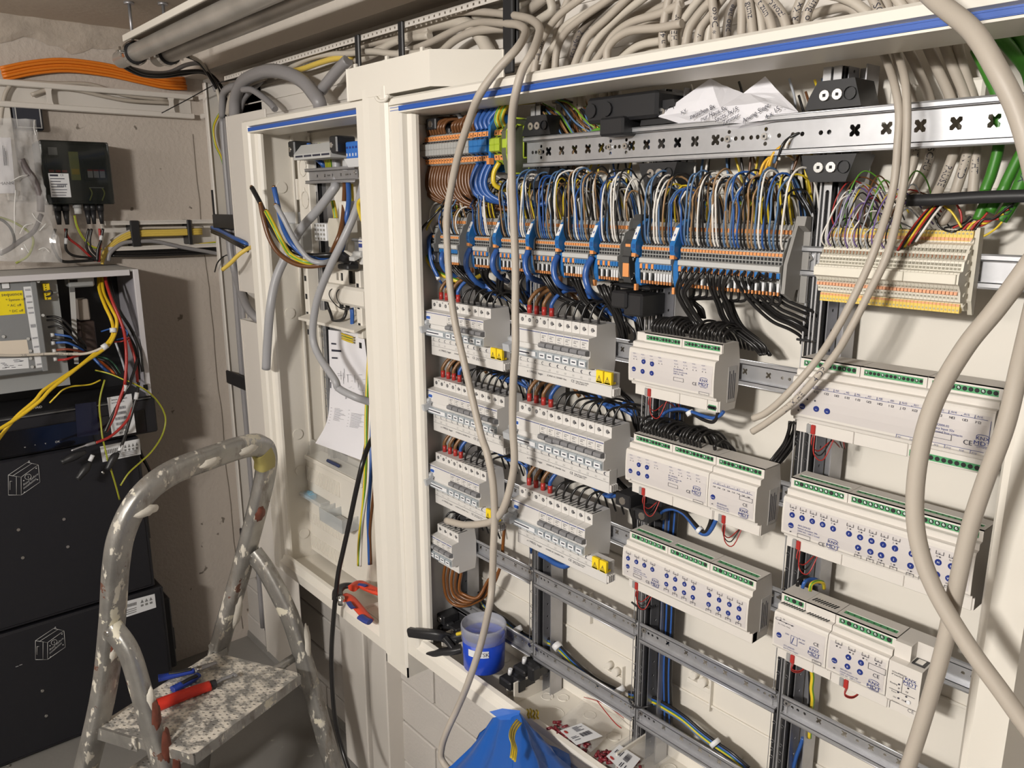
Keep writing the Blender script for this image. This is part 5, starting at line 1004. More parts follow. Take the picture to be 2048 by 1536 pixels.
bundle([(.756,.02,.617),(.754,.02,.604),(.749,.02,.586),(.738,.02,.567),(.729,.015,.552),(.72,.01,.537)], 9, .008, .0022, 'slanting bundle behind the right upright', 'black bundle left of the right upright')
# black loops entering the shutter modules
def loops(x0, x1, n, z, lab, big_=0):
    for i in range(n):
        x = x0 + (x1 - x0) * i / (n - 1); h = U(.018, .026)
        wire('black_wire', [(x, -.029, z + .043), (x - .001, -.031, z + .043 + h * .6), (x + .003, -.02, z + .043 + h), (x + .008, .0, z + .043 + h * .85), (x + .012, .016, z + .04 + h * .3), (x + .014, .025, z + .03)], .0019, BLACKW, 'black loop into the %s, %s from left' % (lab, ORD[i]), 'wire', 'black loops into the shutter modules', n=6, seg=5)
loops(.558, .612, 11, zA, 'left cover of the upper shutter module'); loops(.623, .676, 10, zA, 'right cover of the upper shutter module')
loops(.544, .605, 12, zB, 'left cover of the middle shutter module'); loops(.615, .648, 7, zB, 'right cover of the middle shutter module')
wire('black_wire', [(.671,-.03,.571),(.672,-.032,.577),(.671,-.02,.579),(.674,-.01,.578),(.68,0,.567),(.679,.005,.563)], .0026, BLACKW, 'single black wire hooping right of the loops on the middle shutter module', 'wire')
wire('black_wire', [(.617,-.02,.58),(.624,-.015,.583),(.636,-.01,.581),(.65,-.01,.583),(.658,-.01,.577),(.656,-.005,.57)], .0026, BLACKW, 'black wire crossing over the loops on the middle shutter module', 'wire')
# breaker feed wires
for (c, r, nm) in ((0, 2, 6), (0, 3, 8), (0, 4, 5), (0, 5, 0), (1, 2, 6), (1, 3, 8), (1, 4, 6)):
    x0 = .0415 + .2475 * c; z = Z[r]; w_ = '%s of the %s breaker column' % (ROWN[r], ('left', 'right')[c])
    if nm:
        for i in range(4):
            x = x0 + .00875 + .0175 * i; m, cn = (BROWN, 'brown') if i < 3 else (BLUEW, 'blue'); tan_ = M('brown_feed', (.2, .095, .035), .35) if 'brown_feed' not in bpy.data.materials else bpy.data.materials['brown_feed']
            t = thing('feed_wire', 'thick %s wire in red ferrule, %s from left, %s' % (cn, ORD[i], w_), 'wire', 'feed wires in red ferrules')
            MB().tube([(x, -.028, z + .05), (x + .001, -.028, z + .062), (x + .008, -.016, z + .078), (x + .024, .004, z + .084), (x + .045, .022, z + .074), (x + .06, .032, z + .05)], .0034, 8).build('conductor', tan_ if i < 3 else m, t)
            MB().tube([(x, -.028, z + .04), (x, -.028, z + .055)], .0042, 10, seg=1).build('ferrule', REDW, t)
    for i in range(nm or 4):
        x = x0 + (.07 if nm else 0) + .00875 + .0175 * i; h = U(.02, .03)
        wire('black_wire', [(x, -.03, z + .038), (x + .0005, -.031, z + .05), (x + .006, -.022, z + .042 + h), (x + .018, .0, z + .046 + h * (.9 if nm else .6)), (x + .034, .022, z + .04 + h * .6), (x + .04, .035, z + .02)], .0019, BLACKW, 'black wire arching into the %s slim breaker, %s' % (ORD[i], w_), 'wire', 'black wires into the slim breakers', n=6)
    if nm:
        for k in range(3): wire('blue_wire', [(x0 + .075 + .02 * k, .018, z + .075), (x0 + .11 + .02 * k, .015, z + .058 - .004 * k), (x0 + .16 + .015 * k, .02, z + .054 + .006 * k), (x0 + .2, .03, z + .04)], .003, BLUEW, 'blue wire lying behind the breakers, %s of three, %s' % (ORD[k], w_), 'wire', 'blue wires behind the breakers')
        bundle([(x0 + .15, .02, z + .1), (x0 + .16, .024, z + .08), (x0 + .19, .026, z + .06), (x0 + .205, .028, z + .01), (x0 + .206, .03, z - .06)], 6, .006, .002, 'bundle behind the %s' % w_, 'black bundles behind the breakers')
for k, (dx, c) in enumerate(((0, 'blue'), (.009, 'black'), (.017, 'blue'), (.024, 'black'), (.031, 'blue'))):
    wire(c + '_wire', [(.232 + dx, .025, .8), (.234 + dx, .03, .65), (.231 + dx, .028, .5), (.233 + dx, .03, .36), (.24 + dx, .03, .25)], .0034, COLS[c], '%s wire running down between the two breaker columns, %s from left' % (c, ORD[k]), 'wire', 'wires between the breaker columns')
for k in range(9):
    c = ('black', 'blue', 'black', 'black', 'blue', 'black', 'black', 'blue', 'black')[k]; x = .548 + .0032 * k
    wire(c + '_wire', [(x, .03 - .003 * (k % 3), .62), (x + .001, .026, .5), (x - .001, .024, .38), (x + .003, .024, .27), (x, .028, .16), (x + .004, .032, .06)], .0023, COLS[c], '%s wire in the loom behind the third column uprights, %s from left' % (c, ORD[k]), 'wire', 'loom behind the third upright')
# brown loops under the group of four
for k in range(5):
    x = .05 + .013 * k
    P = [(x, -.03, Z[5] - .04), (x - .004, -.035, Z[5] - .08), (x + .002, -.03, Z[5] - .125 + .008 * k), (x + .03, -.015, Z[5] - .135 + .01 * k), (x + .08 - .01 * k, .005, Z[5] - .1 + .01 * k), (x + .115 - .013 * k, .015, Z[5] - .03), (.172, .022, Z[5] + .06)]
    wire('brown_wire', P, .0032, BROWN if k % 2 else M('brown_loop', (.2, .07, .015), .3) if k == 0 else bpy.data.materials['brown_loop'], 'brown wire loop under the lone group of four breakers, %s from left' % ORD[k], 'wire', 'brown loops under the group of four')
wire('blue_cable_loop', [(.295,0,.277),(.316,0,.276),(.339,-.005,.277),(.362,-.005,.279),(.37,0,.285),(.355,.01,.282)], .005, BLUEW, 'thick blue wire loop under the lower row of the right breaker column', 'wire')
# blue and black pairs below the shutter modules
for nm, c, P in (('blue', BLUEW, [(.555,0,.578),(.566,-.01,.593),(.576,-.01,.602),(.604,-.02,.612),(.629,-.025,.613),(.65,-.03,.613),(.667,-.032,.614),(.679,-.034,.621),(.684,-.035,.627)]), ('black', BLACKW, [(.583,-.01,.602),(.607,-.02,.61),(.629,-.025,.611),(.649,-.03,.608),(.665,-.032,.608),(.673,-.034,.615),(.676,-.035,.626)]),):
    wire(nm + '_wire', P, .0025, c, '%s wire sagging below the upper shutter module' % nm, 'wire')
solo('cable_tie', MB().cyl(*[(.621,-.023,.613),(.625,-.023,.608)], .0058, 10), LABW, 'white tie round the wires below the upper shutter module', 'cable tie')
for nm, c, P in (('blue', BLUEW, [(.561,0,.437),(.577,-.01,.45),(.596,-.015,.459),(.618,-.02,.46),(.638,-.027,.454),(.656,-.032,.447),(.668,-.034,.449),(.676,-.035,.459),(.684,-.036,.477)]), ('black', BLACKW, [(.554,0,.435),(.575,-.01,.452),(.596,-.015,.461),(.619,-.02,.462),(.641,-.027,.455),(.658,-.032,.45),(.667,-.034,.452),(.673,-.035,.464),(.677,-.036,.478)])):
    wire(nm + '_wire', P, .003, c, '%s wire sagging below the middle shutter module' % nm, 'wire')
solo('cable_tie', MB().cyl(*[(.652,-.031,.451),(.657,-.031,.448)], .0056, 10), LABW, 'white tie round the wires below the middle shutter module', 'cable tie')
# red and black bus wires
for i, (x, z) in enumerate(((.566, zA), (.562, zB), (.6995, zB), (.5555, zC), (.8135, zA), (.8075, zB), (.8125, zD), (.883, zD))):
    for k, c in enumerate((REDW, BLACKW, REDW)):
        wire(('red', 'black', 'red')[k] + '_bus_wire', [(x - .001 + .001 * k, -.04, z - .044), (x - .001 + .002 * k, -.042, z - .056 - .006 * k), (x + .004 + .004 * k, -.034, z - .066 - .004 * k), (x + .01 + .004 * k, -.015, z - .056 + .008 * k), (x + .008 + .003 * k, .012, z - .07)] if z > zD + .1 or i == 3 else [(x - .001 + .001 * k, -.04, z - .044), (x, -.043, z - .052 - .001 * k), (x + .008, -.036, z - .054 - .001 * k), (x + .014, -.02, z - .045)], .0008, c, '%s thin bus wire under the %s control module counted by rows' % (('first red', 'black', 'second red')[k], ORD[i]), 'wire', 'thin bus wires', n=5, seg=5)
# power supply feed
for nm, c, c2, P in (('black', BLACKW, None, [(.804,-.03,.423),(.805,-.03,.43),(.805,-.02,.432),(.807,-.01,.43),(.808,0,.423)]), ('blue', BLUEW, None, [(.811,-.03,.423),(.813,-.03,.431),(.814,-.02,.432),(.817,-.01,.43),(.818,0,.422)]), ('green-yellow', YEL, GRN, [(.821,-.03,.423),(.822,-.03,.432),(.824,-.02,.433),(.827,-.01,.429),(.824,0,.417)])):
    wire(nm.replace('-', '_') + '_wire', P, .0024, c, '%s wire arching into the bus power supply' % nm, 'wire', mat2=c2)
wire('earth_wire', [(.812,.01,.295),(.815,.01,.281),(.815,.01,.265),(.818,.01,.25),(.813,.02,.222),(.813,.02,.207),(.814,.02,.184)], .0028, YEL, 'green-yellow wire running down left of the right upright foot', 'wire', mat2=GRN)
wire('black_wire', [(.807,.015,.29),(.81,.015,.269),(.812,.015,.248),(.809,.025,.216),(.81,.025,.179)], .0022, BLACKW, 'black wire beside the green-yellow one below the bus power supply', 'wire')
wire('blue_wire', [(.8,.03,.171),(.796,.03,.151),(.793,.03,.138),(.79,.03,.116)], .0028, BLUEW, 'blue wire low behind the right upright', 'wire')
# wires along the cabinet foot
for nm, c, c2, dz in (('black', BLACKW, None, .006), ('blue', BLUEW, None, .002), ('green-yellow', YEL, GRN, -.003), ('second blue', STEELBLUE, None, -.006)):
    P = [(a, b, z + dz) for a, b, z in [(.077,.03,.099),(.109,.03,.076),(.16,.03,.075),(.197,.03,.07),(.236,.03,.069),(.285,.03,.086),(.323,.025,.09),(.36,.02,.084),(.391,.02,.077),(.426,.02,.073),(.462,.025,.072)]]
    wire(nm.split()[-1].replace('-', '_') + '_wire', P, .0026, c, '%s wire sagging along the cabinet foot behind the low rails' % nm, 'wire', mat2=c2)
    P = [(a, b, z + dz) for a, b, z in [(.488,.03,.076),(.536,.03,.092),(.57,.025,.098),(.607,.02,.101),(.64,.02,.093),(.667,.02,.089),(.698,.02,.086),(.725,.025,.074)]]
    wire(nm.split()[-1].replace('-', '_') + '_wire', P, .0026, c, '%s wire sagging on rightward past the third upright at the foot' % nm, 'wire', mat2=c2)
for i, (a, b) in enumerate(([(.204,.025,.082),(.212,.025,.074)], [(.316,.022,.097),(.326,.022,.092)], [(.467,.027,.082),(.474,.027,.075)], [(.666,.018,.095),(.672,.018,.091)])):
    solo('cable_tie', MB().cyl(a, b, .009, 10), LABW, 'white tie on the wires along the cabinet foot, %s from left' % ORD[i], 'cable tie')
def tie(P, lab): wire('cable_tie', P, .0016, BLACK, lab, 'cable tie', 'black ties round the uprights')
tie([(.516,-.004,.098),(.524,-.004,.091),(.538,-.004,.094),(.552,0,.102),(.554,.01,.102)], 'black tie round the third upright at the foot')
tie([(.515,-.004,.273),(.526,-.004,.27),(.538,-.004,.27),(.543,.01,.273)], 'black tie round the third upright below the twenty-button module')
tie([(.763,-.006,.73),(.769,-.006,.73),(.78,-.006,.73)], 'black tie round the right upright below the lower terminal run')
tie([(.764,-.006,.624),(.774,-.006,.624),(.782,-.006,.623)], 'black tie round the right upright below the long input module')
tie([(.514,-.004,.58),(.525,-.004,.579),(.54,-.004,.579),(.545,.01,.579)], 'black tie round the third upright between the shutter modules')
for P, lab in (([(.513,-.055,.74),(.521,-.055,.738)], 0),): pass
# ---------------------------------------------------------------- grey cables over and in front of the large cabinet
random.seed(5)
TOPC = (
 ([(.254,0,1.093),(.269,0,1.104),(.278,0,1.116),(.265,.02,1.129)], CABLEP, ''), ([(.286,-.01,1.09),(.291,-.01,1.111),(.308,-.01,1.141),(.34,-.01,1.166),(.386,-.01,1.182),(.415,-.01,1.19)], CABLE, 'Zal Bad'),
 ([(.296,0,1.092),(.306,0,1.116),(.328,0,1.133),(.341,0,1.15),(.369,0,1.159),(.44,0,1.174),(.476,0,1.18)], CABLEP, ''), ([(.333,-.01,1.089),(.338,-.01,1.119),(.356,-.01,1.141),(.392,-.01,1.156),(.43,-.01,1.168),(.462,-.01,1.178)], CABLE, ''),
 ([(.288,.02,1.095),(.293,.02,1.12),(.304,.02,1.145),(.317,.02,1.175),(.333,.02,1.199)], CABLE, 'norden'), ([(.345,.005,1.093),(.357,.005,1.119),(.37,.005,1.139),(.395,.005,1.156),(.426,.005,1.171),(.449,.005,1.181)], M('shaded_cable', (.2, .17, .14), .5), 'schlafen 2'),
 ([(.373,-.01,1.089),(.388,-.01,1.113),(.405,-.01,1.131),(.44,-.01,1.148),(.472,-.01,1.165),(.491,-.01,1.174)], CABLE, ''), ([(.384,0,1.09),(.396,0,1.109),(.42,0,1.13),(.455,0,1.149),(.494,0,1.164),(.517,0,1.173)], CABLEP, ''),
 ([(.413,-.01,1.089),(.437,-.01,1.11),(.455,-.01,1.125),(.486,-.01,1.135),(.533,-.01,1.138),(.569,-.01,1.144)], CABLE, ''), ([(.445,-.015,1.087),(.446,-.015,1.105),(.464,-.015,1.118),(.491,-.015,1.123),(.538,-.015,1.119),(.574,-.015,1.119)], CABLE, ''),
 ([(.454,0,1.09),(.479,0,1.102),(.501,0,1.106),(.527,0,1.106),(.559,0,1.109)], CABLEP, ''), ([(.455,.015,1.095),(.475,.015,1.101),(.5,.015,1.102),(.523,.015,1.101),(.542,.015,1.101)], CABLE, ''),
 ([(.434,.03,1.103),(.443,.03,1.107),(.464,.03,1.114),(.488,.03,1.117),(.51,.03,1.117)], CABLE, ''), ([(.452,.02,1.101),(.468,.02,1.105),(.488,.02,1.109),(.512,.02,1.109),(.527,.02,1.109)], CABLEP, ''), ([(.418,.04,1.169),(.446,.04,1.174),(.475,.04,1.182)], CABLEP, ''), ([(.427,.03,1.147),(.455,.03,1.153),(.484,.03,1.155),(.521,.03,1.159),(.557,.03,1.165)], CABLE, ''), ([(.428,.03,1.134),(.458,.03,1.138),(.488,.03,1.135),(.522,.03,1.13)], CABLE, ''),
 ([(.541,-.01,1.089),(.539,-.01,1.111),(.543,-.01,1.138),(.548,-.01,1.155),(.552,-.01,1.163)], CABLE, 'n 45'), ([(.56,-.01,1.091),(.558,-.01,1.113),(.563,-.01,1.142),(.566,-.01,1.152),(.569,-.01,1.16)], CABLE, 'HE Ker'),
 ([(.556,0,1.093),(.558,0,1.117),(.573,0,1.134),(.588,0,1.147),(.599,0,1.155)], CABLEP, ''), ([(.577,-.01,1.092),(.582,-.01,1.112),(.597,-.01,1.128),(.614,-.01,1.14),(.625,-.01,1.149)], CABLE, ''), ([(.588,0,1.093),(.592,0,1.112),(.605,0,1.125),(.617,0,1.136),(.627,0,1.145)], CABLE, 'v'),
 ([(.597,.01,1.095),(.6,.01,1.117),(.606,.01,1.133),(.611,.01,1.145),(.614,.01,1.153)], CABLEP, ''), ([(.628,-.015,1.09),(.625,-.015,1.109),(.619,-.015,1.139),(.617,-.015,1.151)], CABLE, '* Deko'), ([(.632,0,1.094),(.633,0,1.113),(.637,0,1.129),(.647,0,1.142),(.65,0,1.147)], bpy.data.materials['shaded_cable'], 'pao nee'),
 ([(.661,-.01,1.091),(.66,-.01,1.115),(.658,-.01,1.133),(.656,-.01,1.144)], CABLE, ''), ([(.677,-.01,1.09),(.673,-.01,1.11),(.668,-.01,1.131),(.665,-.01,1.143)], CABLE, 'gunz'), ([(.683,0,1.093),(.678,0,1.113),(.67,0,1.132),(.666,0,1.144)], CABLEP, ''),
 ([(.704,-.01,1.091),(.696,-.01,1.109),(.683,-.01,1.128),(.676,-.01,1.139)], CABLE, 't zun'), ([(.725,-.015,1.09),(.717,-.015,1.107),(.701,-.015,1.125),(.689,-.015,1.136)], CABLE, 'pwozi'), ([(.725,0,1.094),(.726,0,1.109),(.731,0,1.122),(.734,0,1.131)], CABLE, 'R Kx'), ([(.744,-.01,1.091),(.747,-.01,1.106),(.753,-.01,1.116),(.757,-.01,1.126)], CABLE, 'o B\u00fcro'),
 ([(.804,.02,1.097),(.787,.02,1.111),(.769,.02,1.121),(.749,.02,1.128)], CABLEP, ''), ([(.826,0,1.093),(.819,0,1.104),(.813,0,1.115)], CABLE, 'ISC'), ([(.83,.01,1.095),(.826,.01,1.104),(.818,.01,1.114)], CABLE, ''), ([(.846,.01,1.095),(.839,.01,1.104),(.833,.01,1.113)], CABLEP, ''), ([(.861,.01,1.094),(.853,.01,1.104),(.847,.01,1.111)], CABLE, ''), ([(.79,.03,1.098),(.774,.03,1.111),(.752,.03,1.112),(.731,.03,1.11),(.719,.03,1.101)], CABLE, ''))
for i, (P, m, s) in enumerate(TOPC):
    mb = MB().tube(P, .0056, 12, 0)
    if s:
        d = Vector(P[-1]) - Vector(P[0]); rv = s in ('t zun', 'pwozi', 'gunz', 'ISC')
        P2 = P[:-1] if rv else P
        mb.ctext(s, P2, .12 if not rv else .08, .0074, .0056, CAMP, 1, rv)
    solo('grey_cable', mb, [m, INK], 'grey cable entering the top of the large cabinet%s, %s from left' % (' with handwriting' if s else '', ORD[i]), 'cable', 'grey cables entering the large cabinet')
def cabl(P, r, lab, m=CABLE, txt=(), n=14, grp=None):
    Q = [P[0]]
    for q in P[1:]:
        if (Vector(q) - Vector(Q[-1])).length > .028 or q is P[-1]: Q.append(q)
    P = Q; mb = MB().tube(P, r, n, 0, seg=8)
    for s, t0, h, rv in txt: mb.ctext(s, P, t0, h, r, CAMP, 1, rv)
    return solo('grey_cable', mb, [m, INK], lab, 'cable', grp)
# column four
G4 = 'cables dropping to the cream terminals'
cabl([*[(.83,.03,1.061),(.843,.03,1.029),(.861,.025,.996),(.87,.02,.954),(.867,.02,.925),(.863,.02,.907)], *[(.861,.02,.912),(.855,.01,.885)]], .0045, 'grey cable just right of the hanging pair behind the top rail', txt=(('LICHT', .55, .006, False),), grp=G4)
cabl([*[(.843,.03,1.061),(.86,.03,1.032),(.881,.02,.995),(.886,.02,.953),(.881,.02,.925),(.875,.02,.907)], *[(.873,.02,.902),(.868,.01,.89)]], .0051, 'grey cable lettered in black, second of those behind the top rail', txt=(('ZUPASCHU', .52, .0065, False),), grp=G4)
cabl([*[(.864,.03,1.061),(.879,.03,1.033),(.902,.02,.995),(.91,.02,.956),(.905,.02,.927),(.901,.02,.907)], *[(.903,.01,.906),(.901,0,.893),(.896,0,.885)]], .0053, 'grey cable third of those behind the top rail', txt=(('PAUSE', .72, .0065, False),), grp=G4)
cabl([*[(.881,.03,1.061),(.894,.03,1.034),(.917,.02,.993),(.924,.02,.955),(.92,.02,.93),(.916,.02,.907)], *[(.92,.01,.904),(.917,0,.879),(.912,0,.874)]], .0053, 'grey cable fourth of those behind the top rail', txt=(('N1TD', .62, .0065, False),), grp=G4)
cabl([*[(.892,.035,1.063),(.903,.035,1.032),(.92,.025,.996),(.928,.025,.955),(.929,.025,.93),(.931,.025,.907)], *[(.932,.02,.902),(.935,.015,.88)]], .0053, 'grey cable ending in bare shield wires, fifth behind the top rail', txt=(('THT', .68, .006, False),), grp=G4)
def gre(P, r, lab, txt=()):
    mb = MB().tube(P, r, 12, 0)
    for s, t0, h, rv in txt: mb.ctext(s, P, t0, h, r, CAMP, 1, rv)
    solo('green_cable', mb, [M('green_cable', (.045, .2, .02), .4) if 'green_cable' not in bpy.data.materials else bpy.data.materials['green_cable'], INK], lab, 'cable', 'green bus cables')
gre([*[(.915,.03,1.047),(.934,.02,1.018),(.947,.015,.993),(.953,.015,.953),(.95,.015,.923),(.946,.015,.906)], *[(.95,.01,.898),(.946,.005,.876)]], .0054, 'green cable leftmost, hanging straight down behind the top rail')
gre([(.926,.04,1.066),(.952,.03,1.038),(.962,.025,1.027),(.97,.02,1.016),(.976,.02,.997)], .0062, 'green cable slanting under the cabinet top at right')
gre([(.94,.045,1.067),(.954,.04,1.051),(.965,.03,1.038)], .0062, 'green cable in the shaded top right corner')
gre([*[(.982,.01,.954),(.975,.01,.939),(.967,.01,.916)], *[(.964,.01,.906),(.956,.005,.884)]], .0055, 'green cable middle, ending above the cream terminals')
gre([*[(.991,0,.941)], *[(.984,0,.918),(.979,0,.9),(.974,0,.887),(.969,0,.877)]], .0066, 'thick green cable lettered in black at right', txt=(('AXX', .12, .007, False), ('MDT', .68, .007, False)))
solo('hook_strap', MB().tube([(.885,-.02,.896),(.917,-.02,.897),(.952,-.02,.899),(.985,-.02,.9),(1.001,-.02,.9)], .0085, 4, 0), BLACK, 'black strap sticking out across the green cables at right', 'strap')
# thin wires of the cream terminals
tc = [('red', REDW), ('black', BLACKW), ('yellow', YEL), ('white', WHITEW), ('green', GRN), ('violet', M('violet_wire', (.16, .1, .3), .4)), ('brown', BROWN), ('grey', GREYW)]
for i in range(22):
    x = X4 + W4 * (i + .5); nm, m = tc[(i * 3) % 8]; h = U(.03, .062); e = U(.004, .03)
    z0 = Z[1] + .021 if i % 2 else Z[1] + .043; y0 = -.025 if i % 2 else -.007
    wire(nm + '_wire', [(x, y0 + .003, z0 - .004), (x - .001, y0 - .006, z0 + .012), (x + e * .2, y0 - .006, z0 + h * .7), (x + e * .5, y0 + .006, z0 + h), (x + e, y0 + .022, z0 + h * .85), (x + e * 1.4, .03, z0 + h * .4)], .00085, m, 'thin %s wire above the cream terminals, %s from left' % (nm, ORD[i]), 'wire', 'thin wires above the cream terminals', n=5, seg=5)
    if i % 2 == 0: wire(tc[(i * 5 + 3) % 8][0] + '_wire', [(x, -.02, Z[1] + .018), (x - .002, -.03, Z[1] + .028), (x - .003 + e * .2, -.027, Z[1] + .045), (x + e * .6, -.012, Z[1] + .052 + h * .6), (x + e, .01, Z[1] + .05 + h * .4), (x + e, .03, Z[1] + .05)], .00085, tc[(i * 5 + 3) % 8][1], 'thin %s wire into the front level of the cream terminals, %s from left' % (tc[(i * 5 + 3) % 8][0], ORD[i]), 'wire', 'thin wires above the cream terminals', n=5, seg=5)
for i in range(10):
    nm, m = tc[(0, 1, 2, 0, 1, 3, 0, 2, 0, 1)[i]]; q = (1790, 400) if i > 5 else (1690, 345)
    P = [(.8818,-.026,.8441), (.8868,-.03,.8561), (.8902,-.02,.874), (.8926,-.005,.8879), (.8964,.01,.8904)] if i < 6 else [(.9384,-.003,.867), (.9436,0,.8733), (.9532,0,.871), (.9638,0,.8773), (.9693,0,.878)]
    P = [(a + .004 * (i % 6) + (.003 * j if i < 6 else 0), b - .001 * i, c + (.002 if i < 6 else .005) * (i % 6) * (j / 4 if i > 5 else 1)) for j, (a, b, c) in enumerate(P)]
    wire(nm + '_wire', P, .0013, m, 'coloured %s wire from the cable ends at right of the cream terminals, %s of ten' % (nm, ORD[i]), 'wire', 'wires from the right cable ends', n=6)
for i, (a, b) in enumerate((([(.915,-.005,.891),(.925,-.005,.883),(.936,-.004,.867)], 2), ([(.909,-.01,.88),(.917,-.01,.868),(.932,-.01,.865),(.94,.01,.877)], 1), ([(.926,0,.892),(.931,0,.883),(.932,0,.873),(.925,0,.868)], 0), ([(.956,0,.884),(.95,0,.875),(.946,-.004,.866)], 0), ([(.971,0,.876),(.965,0,.868),(.956,0,.861),(.949,-.004,.859)], 2), ([(.935,.015,.88),(.931,.015,.874),(.922,.015,.87),(.917,0,.868)], 1))):
    wire(tc[b][0] + '_wire', a, .0012, tc[b][1], 'stray %s wire right of the cream terminals, %s from left' % (tc[b][0], ORD[i]), 'wire', 'stray wires by the cream terminals', n=6)
# hanging pair in column four
cabl([*[(.818,.02,1.064),(.838,0,1.042),(.867,-.04,1.012),(.879,-.05,.984),(.881,-.05,.954),(.881,-.05,.907)], *[(.881,-.055,.914),(.88,-.06,.889),(.879,-.07,.852),(.869,-.075,.813),(.852,-.08,.766),(.83,-.08,.724)], *[(.826,-.085,.71),(.802,-.09,.68),(.779,-.09,.655),(.762,-.09,.644)]], .0041, 'left grey cable of the hanging pair in front of the cream terminals', txt=(), grp='hanging pair by the cream terminals')
cabl([*[(.834,.02,1.065),(.85,0,1.046),(.877,-.04,1.016),(.887,-.05,.984),(.89,-.05,.948),(.891,-.05,.907)], *[(.892,-.055,.914),(.893,-.06,.89),(.892,-.07,.846),(.878,-.075,.801),(.864,-.08,.761),(.85,-.08,.732)], *[(.844,-.085,.71),(.826,-.085,.694),(.806,-.085,.669)], *[(.8,-.085,.663),(.777,-.085,.641),(.759,-.085,.626)]], .0041, 'right grey cable of the hanging pair, with black marks near its end', txt=(('LINX HE', .1, .0062, True), ('4 DP', .2, .0062, True)), grp='hanging pair by the cream terminals')
# two cables looping down in front of the left breaker column
cabl([*[(-.111,.04,1.23),(-.033,.04,1.231),(.046,.035,1.226),(.115,.03,1.214),(.197,.01,1.194),(.254,-.01,1.179),(.304,-.03,1.163),(.353,-.06,1.139),(.384,-.1,1.103),(.378,-.115,1.077),(.369,-.12,1.046),(.349,-.11,1.014),(.336,-.1,.972),(.337,-.1,.919)], *[(.333,-.095,.911),(.336,-.095,.85),(.339,-.095,.787),(.344,-.1,.723)], *[(.35,-.105,.724),(.35,-.105,.675),(.344,-.105,.608),(.343,-.105,.547)], *[(.347,-.105,.521),(.347,-.105,.492),(.339,-.105,.451),(.33,-.11,.413),(.312,-.11,.385),(.285,-.11,.365),(.221,-.11,.34),(.164,-.11,.33)]], .0062, 'right grey cable hooking back to a cut end before the lower breakers', grp='hanging cables before the breakers')
cabl([*[(-.129,.045,1.188),(-.066,.045,1.193),(.001,.04,1.199),(.056,.035,1.202),(.108,.03,1.199),(.203,0,1.178),(.262,-.02,1.164),(.311,-.05,1.143),(.339,-.09,1.113),(.317,-.112,1.082),(.292,-.125,1.049),(.255,-.115,1.018),(.215,-.105,.974),(.187,-.1,.925)], *[(.182,-.1,.921),(.171,-.1,.871),(.171,-.1,.811),(.177,-.1,.75),(.189,-.1,.693)], *[(.193,-.105,.698),(.217,-.105,.635),(.239,-.105,.574),(.269,-.11,.514)], *[(.29,-.115,.49),(.304,-.115,.444),(.308,-.115,.385),(.31,-.12,.326),(.306,-.12,.262)], *[(.31,-.13,.225),(.286,-.13,.145),(.262,-.14,.063),(.227,-.14,-.01),(.207,-.15,-.063),(.188,-.15,-.111),(.19,-.15,-.139),(.209,-.15,-.154),(.24,-.15,-.151)]], .0062, 'left grey cable hanging from the trunking past the tub to the blue bag', grp='hanging cables before the breakers')
# thick cables at the right edge
cabl([(.911,-.15,1.096),(.953,-.17,1.058),(.992,-.19,1.026),(1.017,-.2,.993),(1.035,-.2,.961),(1.05,-.2,.922),(1.062,-.2,.882)], .0078, 'thick grey cable crossing the blue seal at top right', CABLE, grp='thick cables at the right edge')
cabl([(1.068,-.2,.871),(1.054,-.2,.842),(1.038,-.2,.811),(1.02,-.2,.779),(1.003,-.2,.735),(.995,-.2,.689),(.995,-.2,.638),(1.003,-.2,.598),(1.021,-.2,.561),(1.052,-.2,.522),(1.081,-.2,.493),(1.106,-.2,.468),(1.126,-.2,.452)], .0076, 'thick grey cable bowing left in front of the right modules', CABLE, grp='thick cables at the right edge')
cabl([(1.066,-.19,.867),(1.062,-.19,.821),(1.055,-.18,.767),(1.051,-.18,.715),(1.042,-.18,.665),(1.035,-.18,.617),(1.031,-.18,.559),(1.027,-.18,.497),(1.019,-.18,.426),(1.01,-.18,.36),(1.004,-.18,.311)], .0072, 'thick grey cable running down along the right stile and the network module', CABLE, grp='thick cables at the right edge')

cabl([(-.171,.05,1.21),(-.117,.05,1.223),(-.051,.05,1.224),(.011,.05,1.218),(.057,.045,1.202),(.082,.045,1.184),(.102,.045,1.161),(.116,.045,1.143)], .0125, 'thick pale cable arching down behind the white cover box', CABLEP, grp='cables over the cover box')
cabl([(-.034,.03,1.156),(-.014,.03,1.167),(.017,.03,1.177),(.055,.03,1.185),(.094,.03,1.187),(.135,.03,1.184),(.18,.03,1.179),(.211,.03,1.183)], .0072, 'grey lettered cable rising behind the white cover box', CABLE, (('norch', .06, .008, False),), grp='cables over the cover box')
cabl([(.056,.055,1.22),(.101,.055,1.217),(.151,.055,1.217),(.199,.055,1.218),(.229,.055,1.224)], .007, 'pale cable passing behind the right black clip', CABLEP, grp='cables over the cover box')
cabl([(.179,.05,1.196),(.204,.05,1.204),(.229,.05,1.211),(.249,.05,1.218)], .0085, 'grey cable stub right of the right black clip', CABLE, grp='cables over the cover box')
cabl([(.189,.05,1.162),(.226,.05,1.183),(.261,.05,1.194),(.272,.05,1.198),(.258,.05,1.215)], .007, 'pale cable crossing behind the lettered ones at the trunking', CABLEP, grp='cables over the cover box')
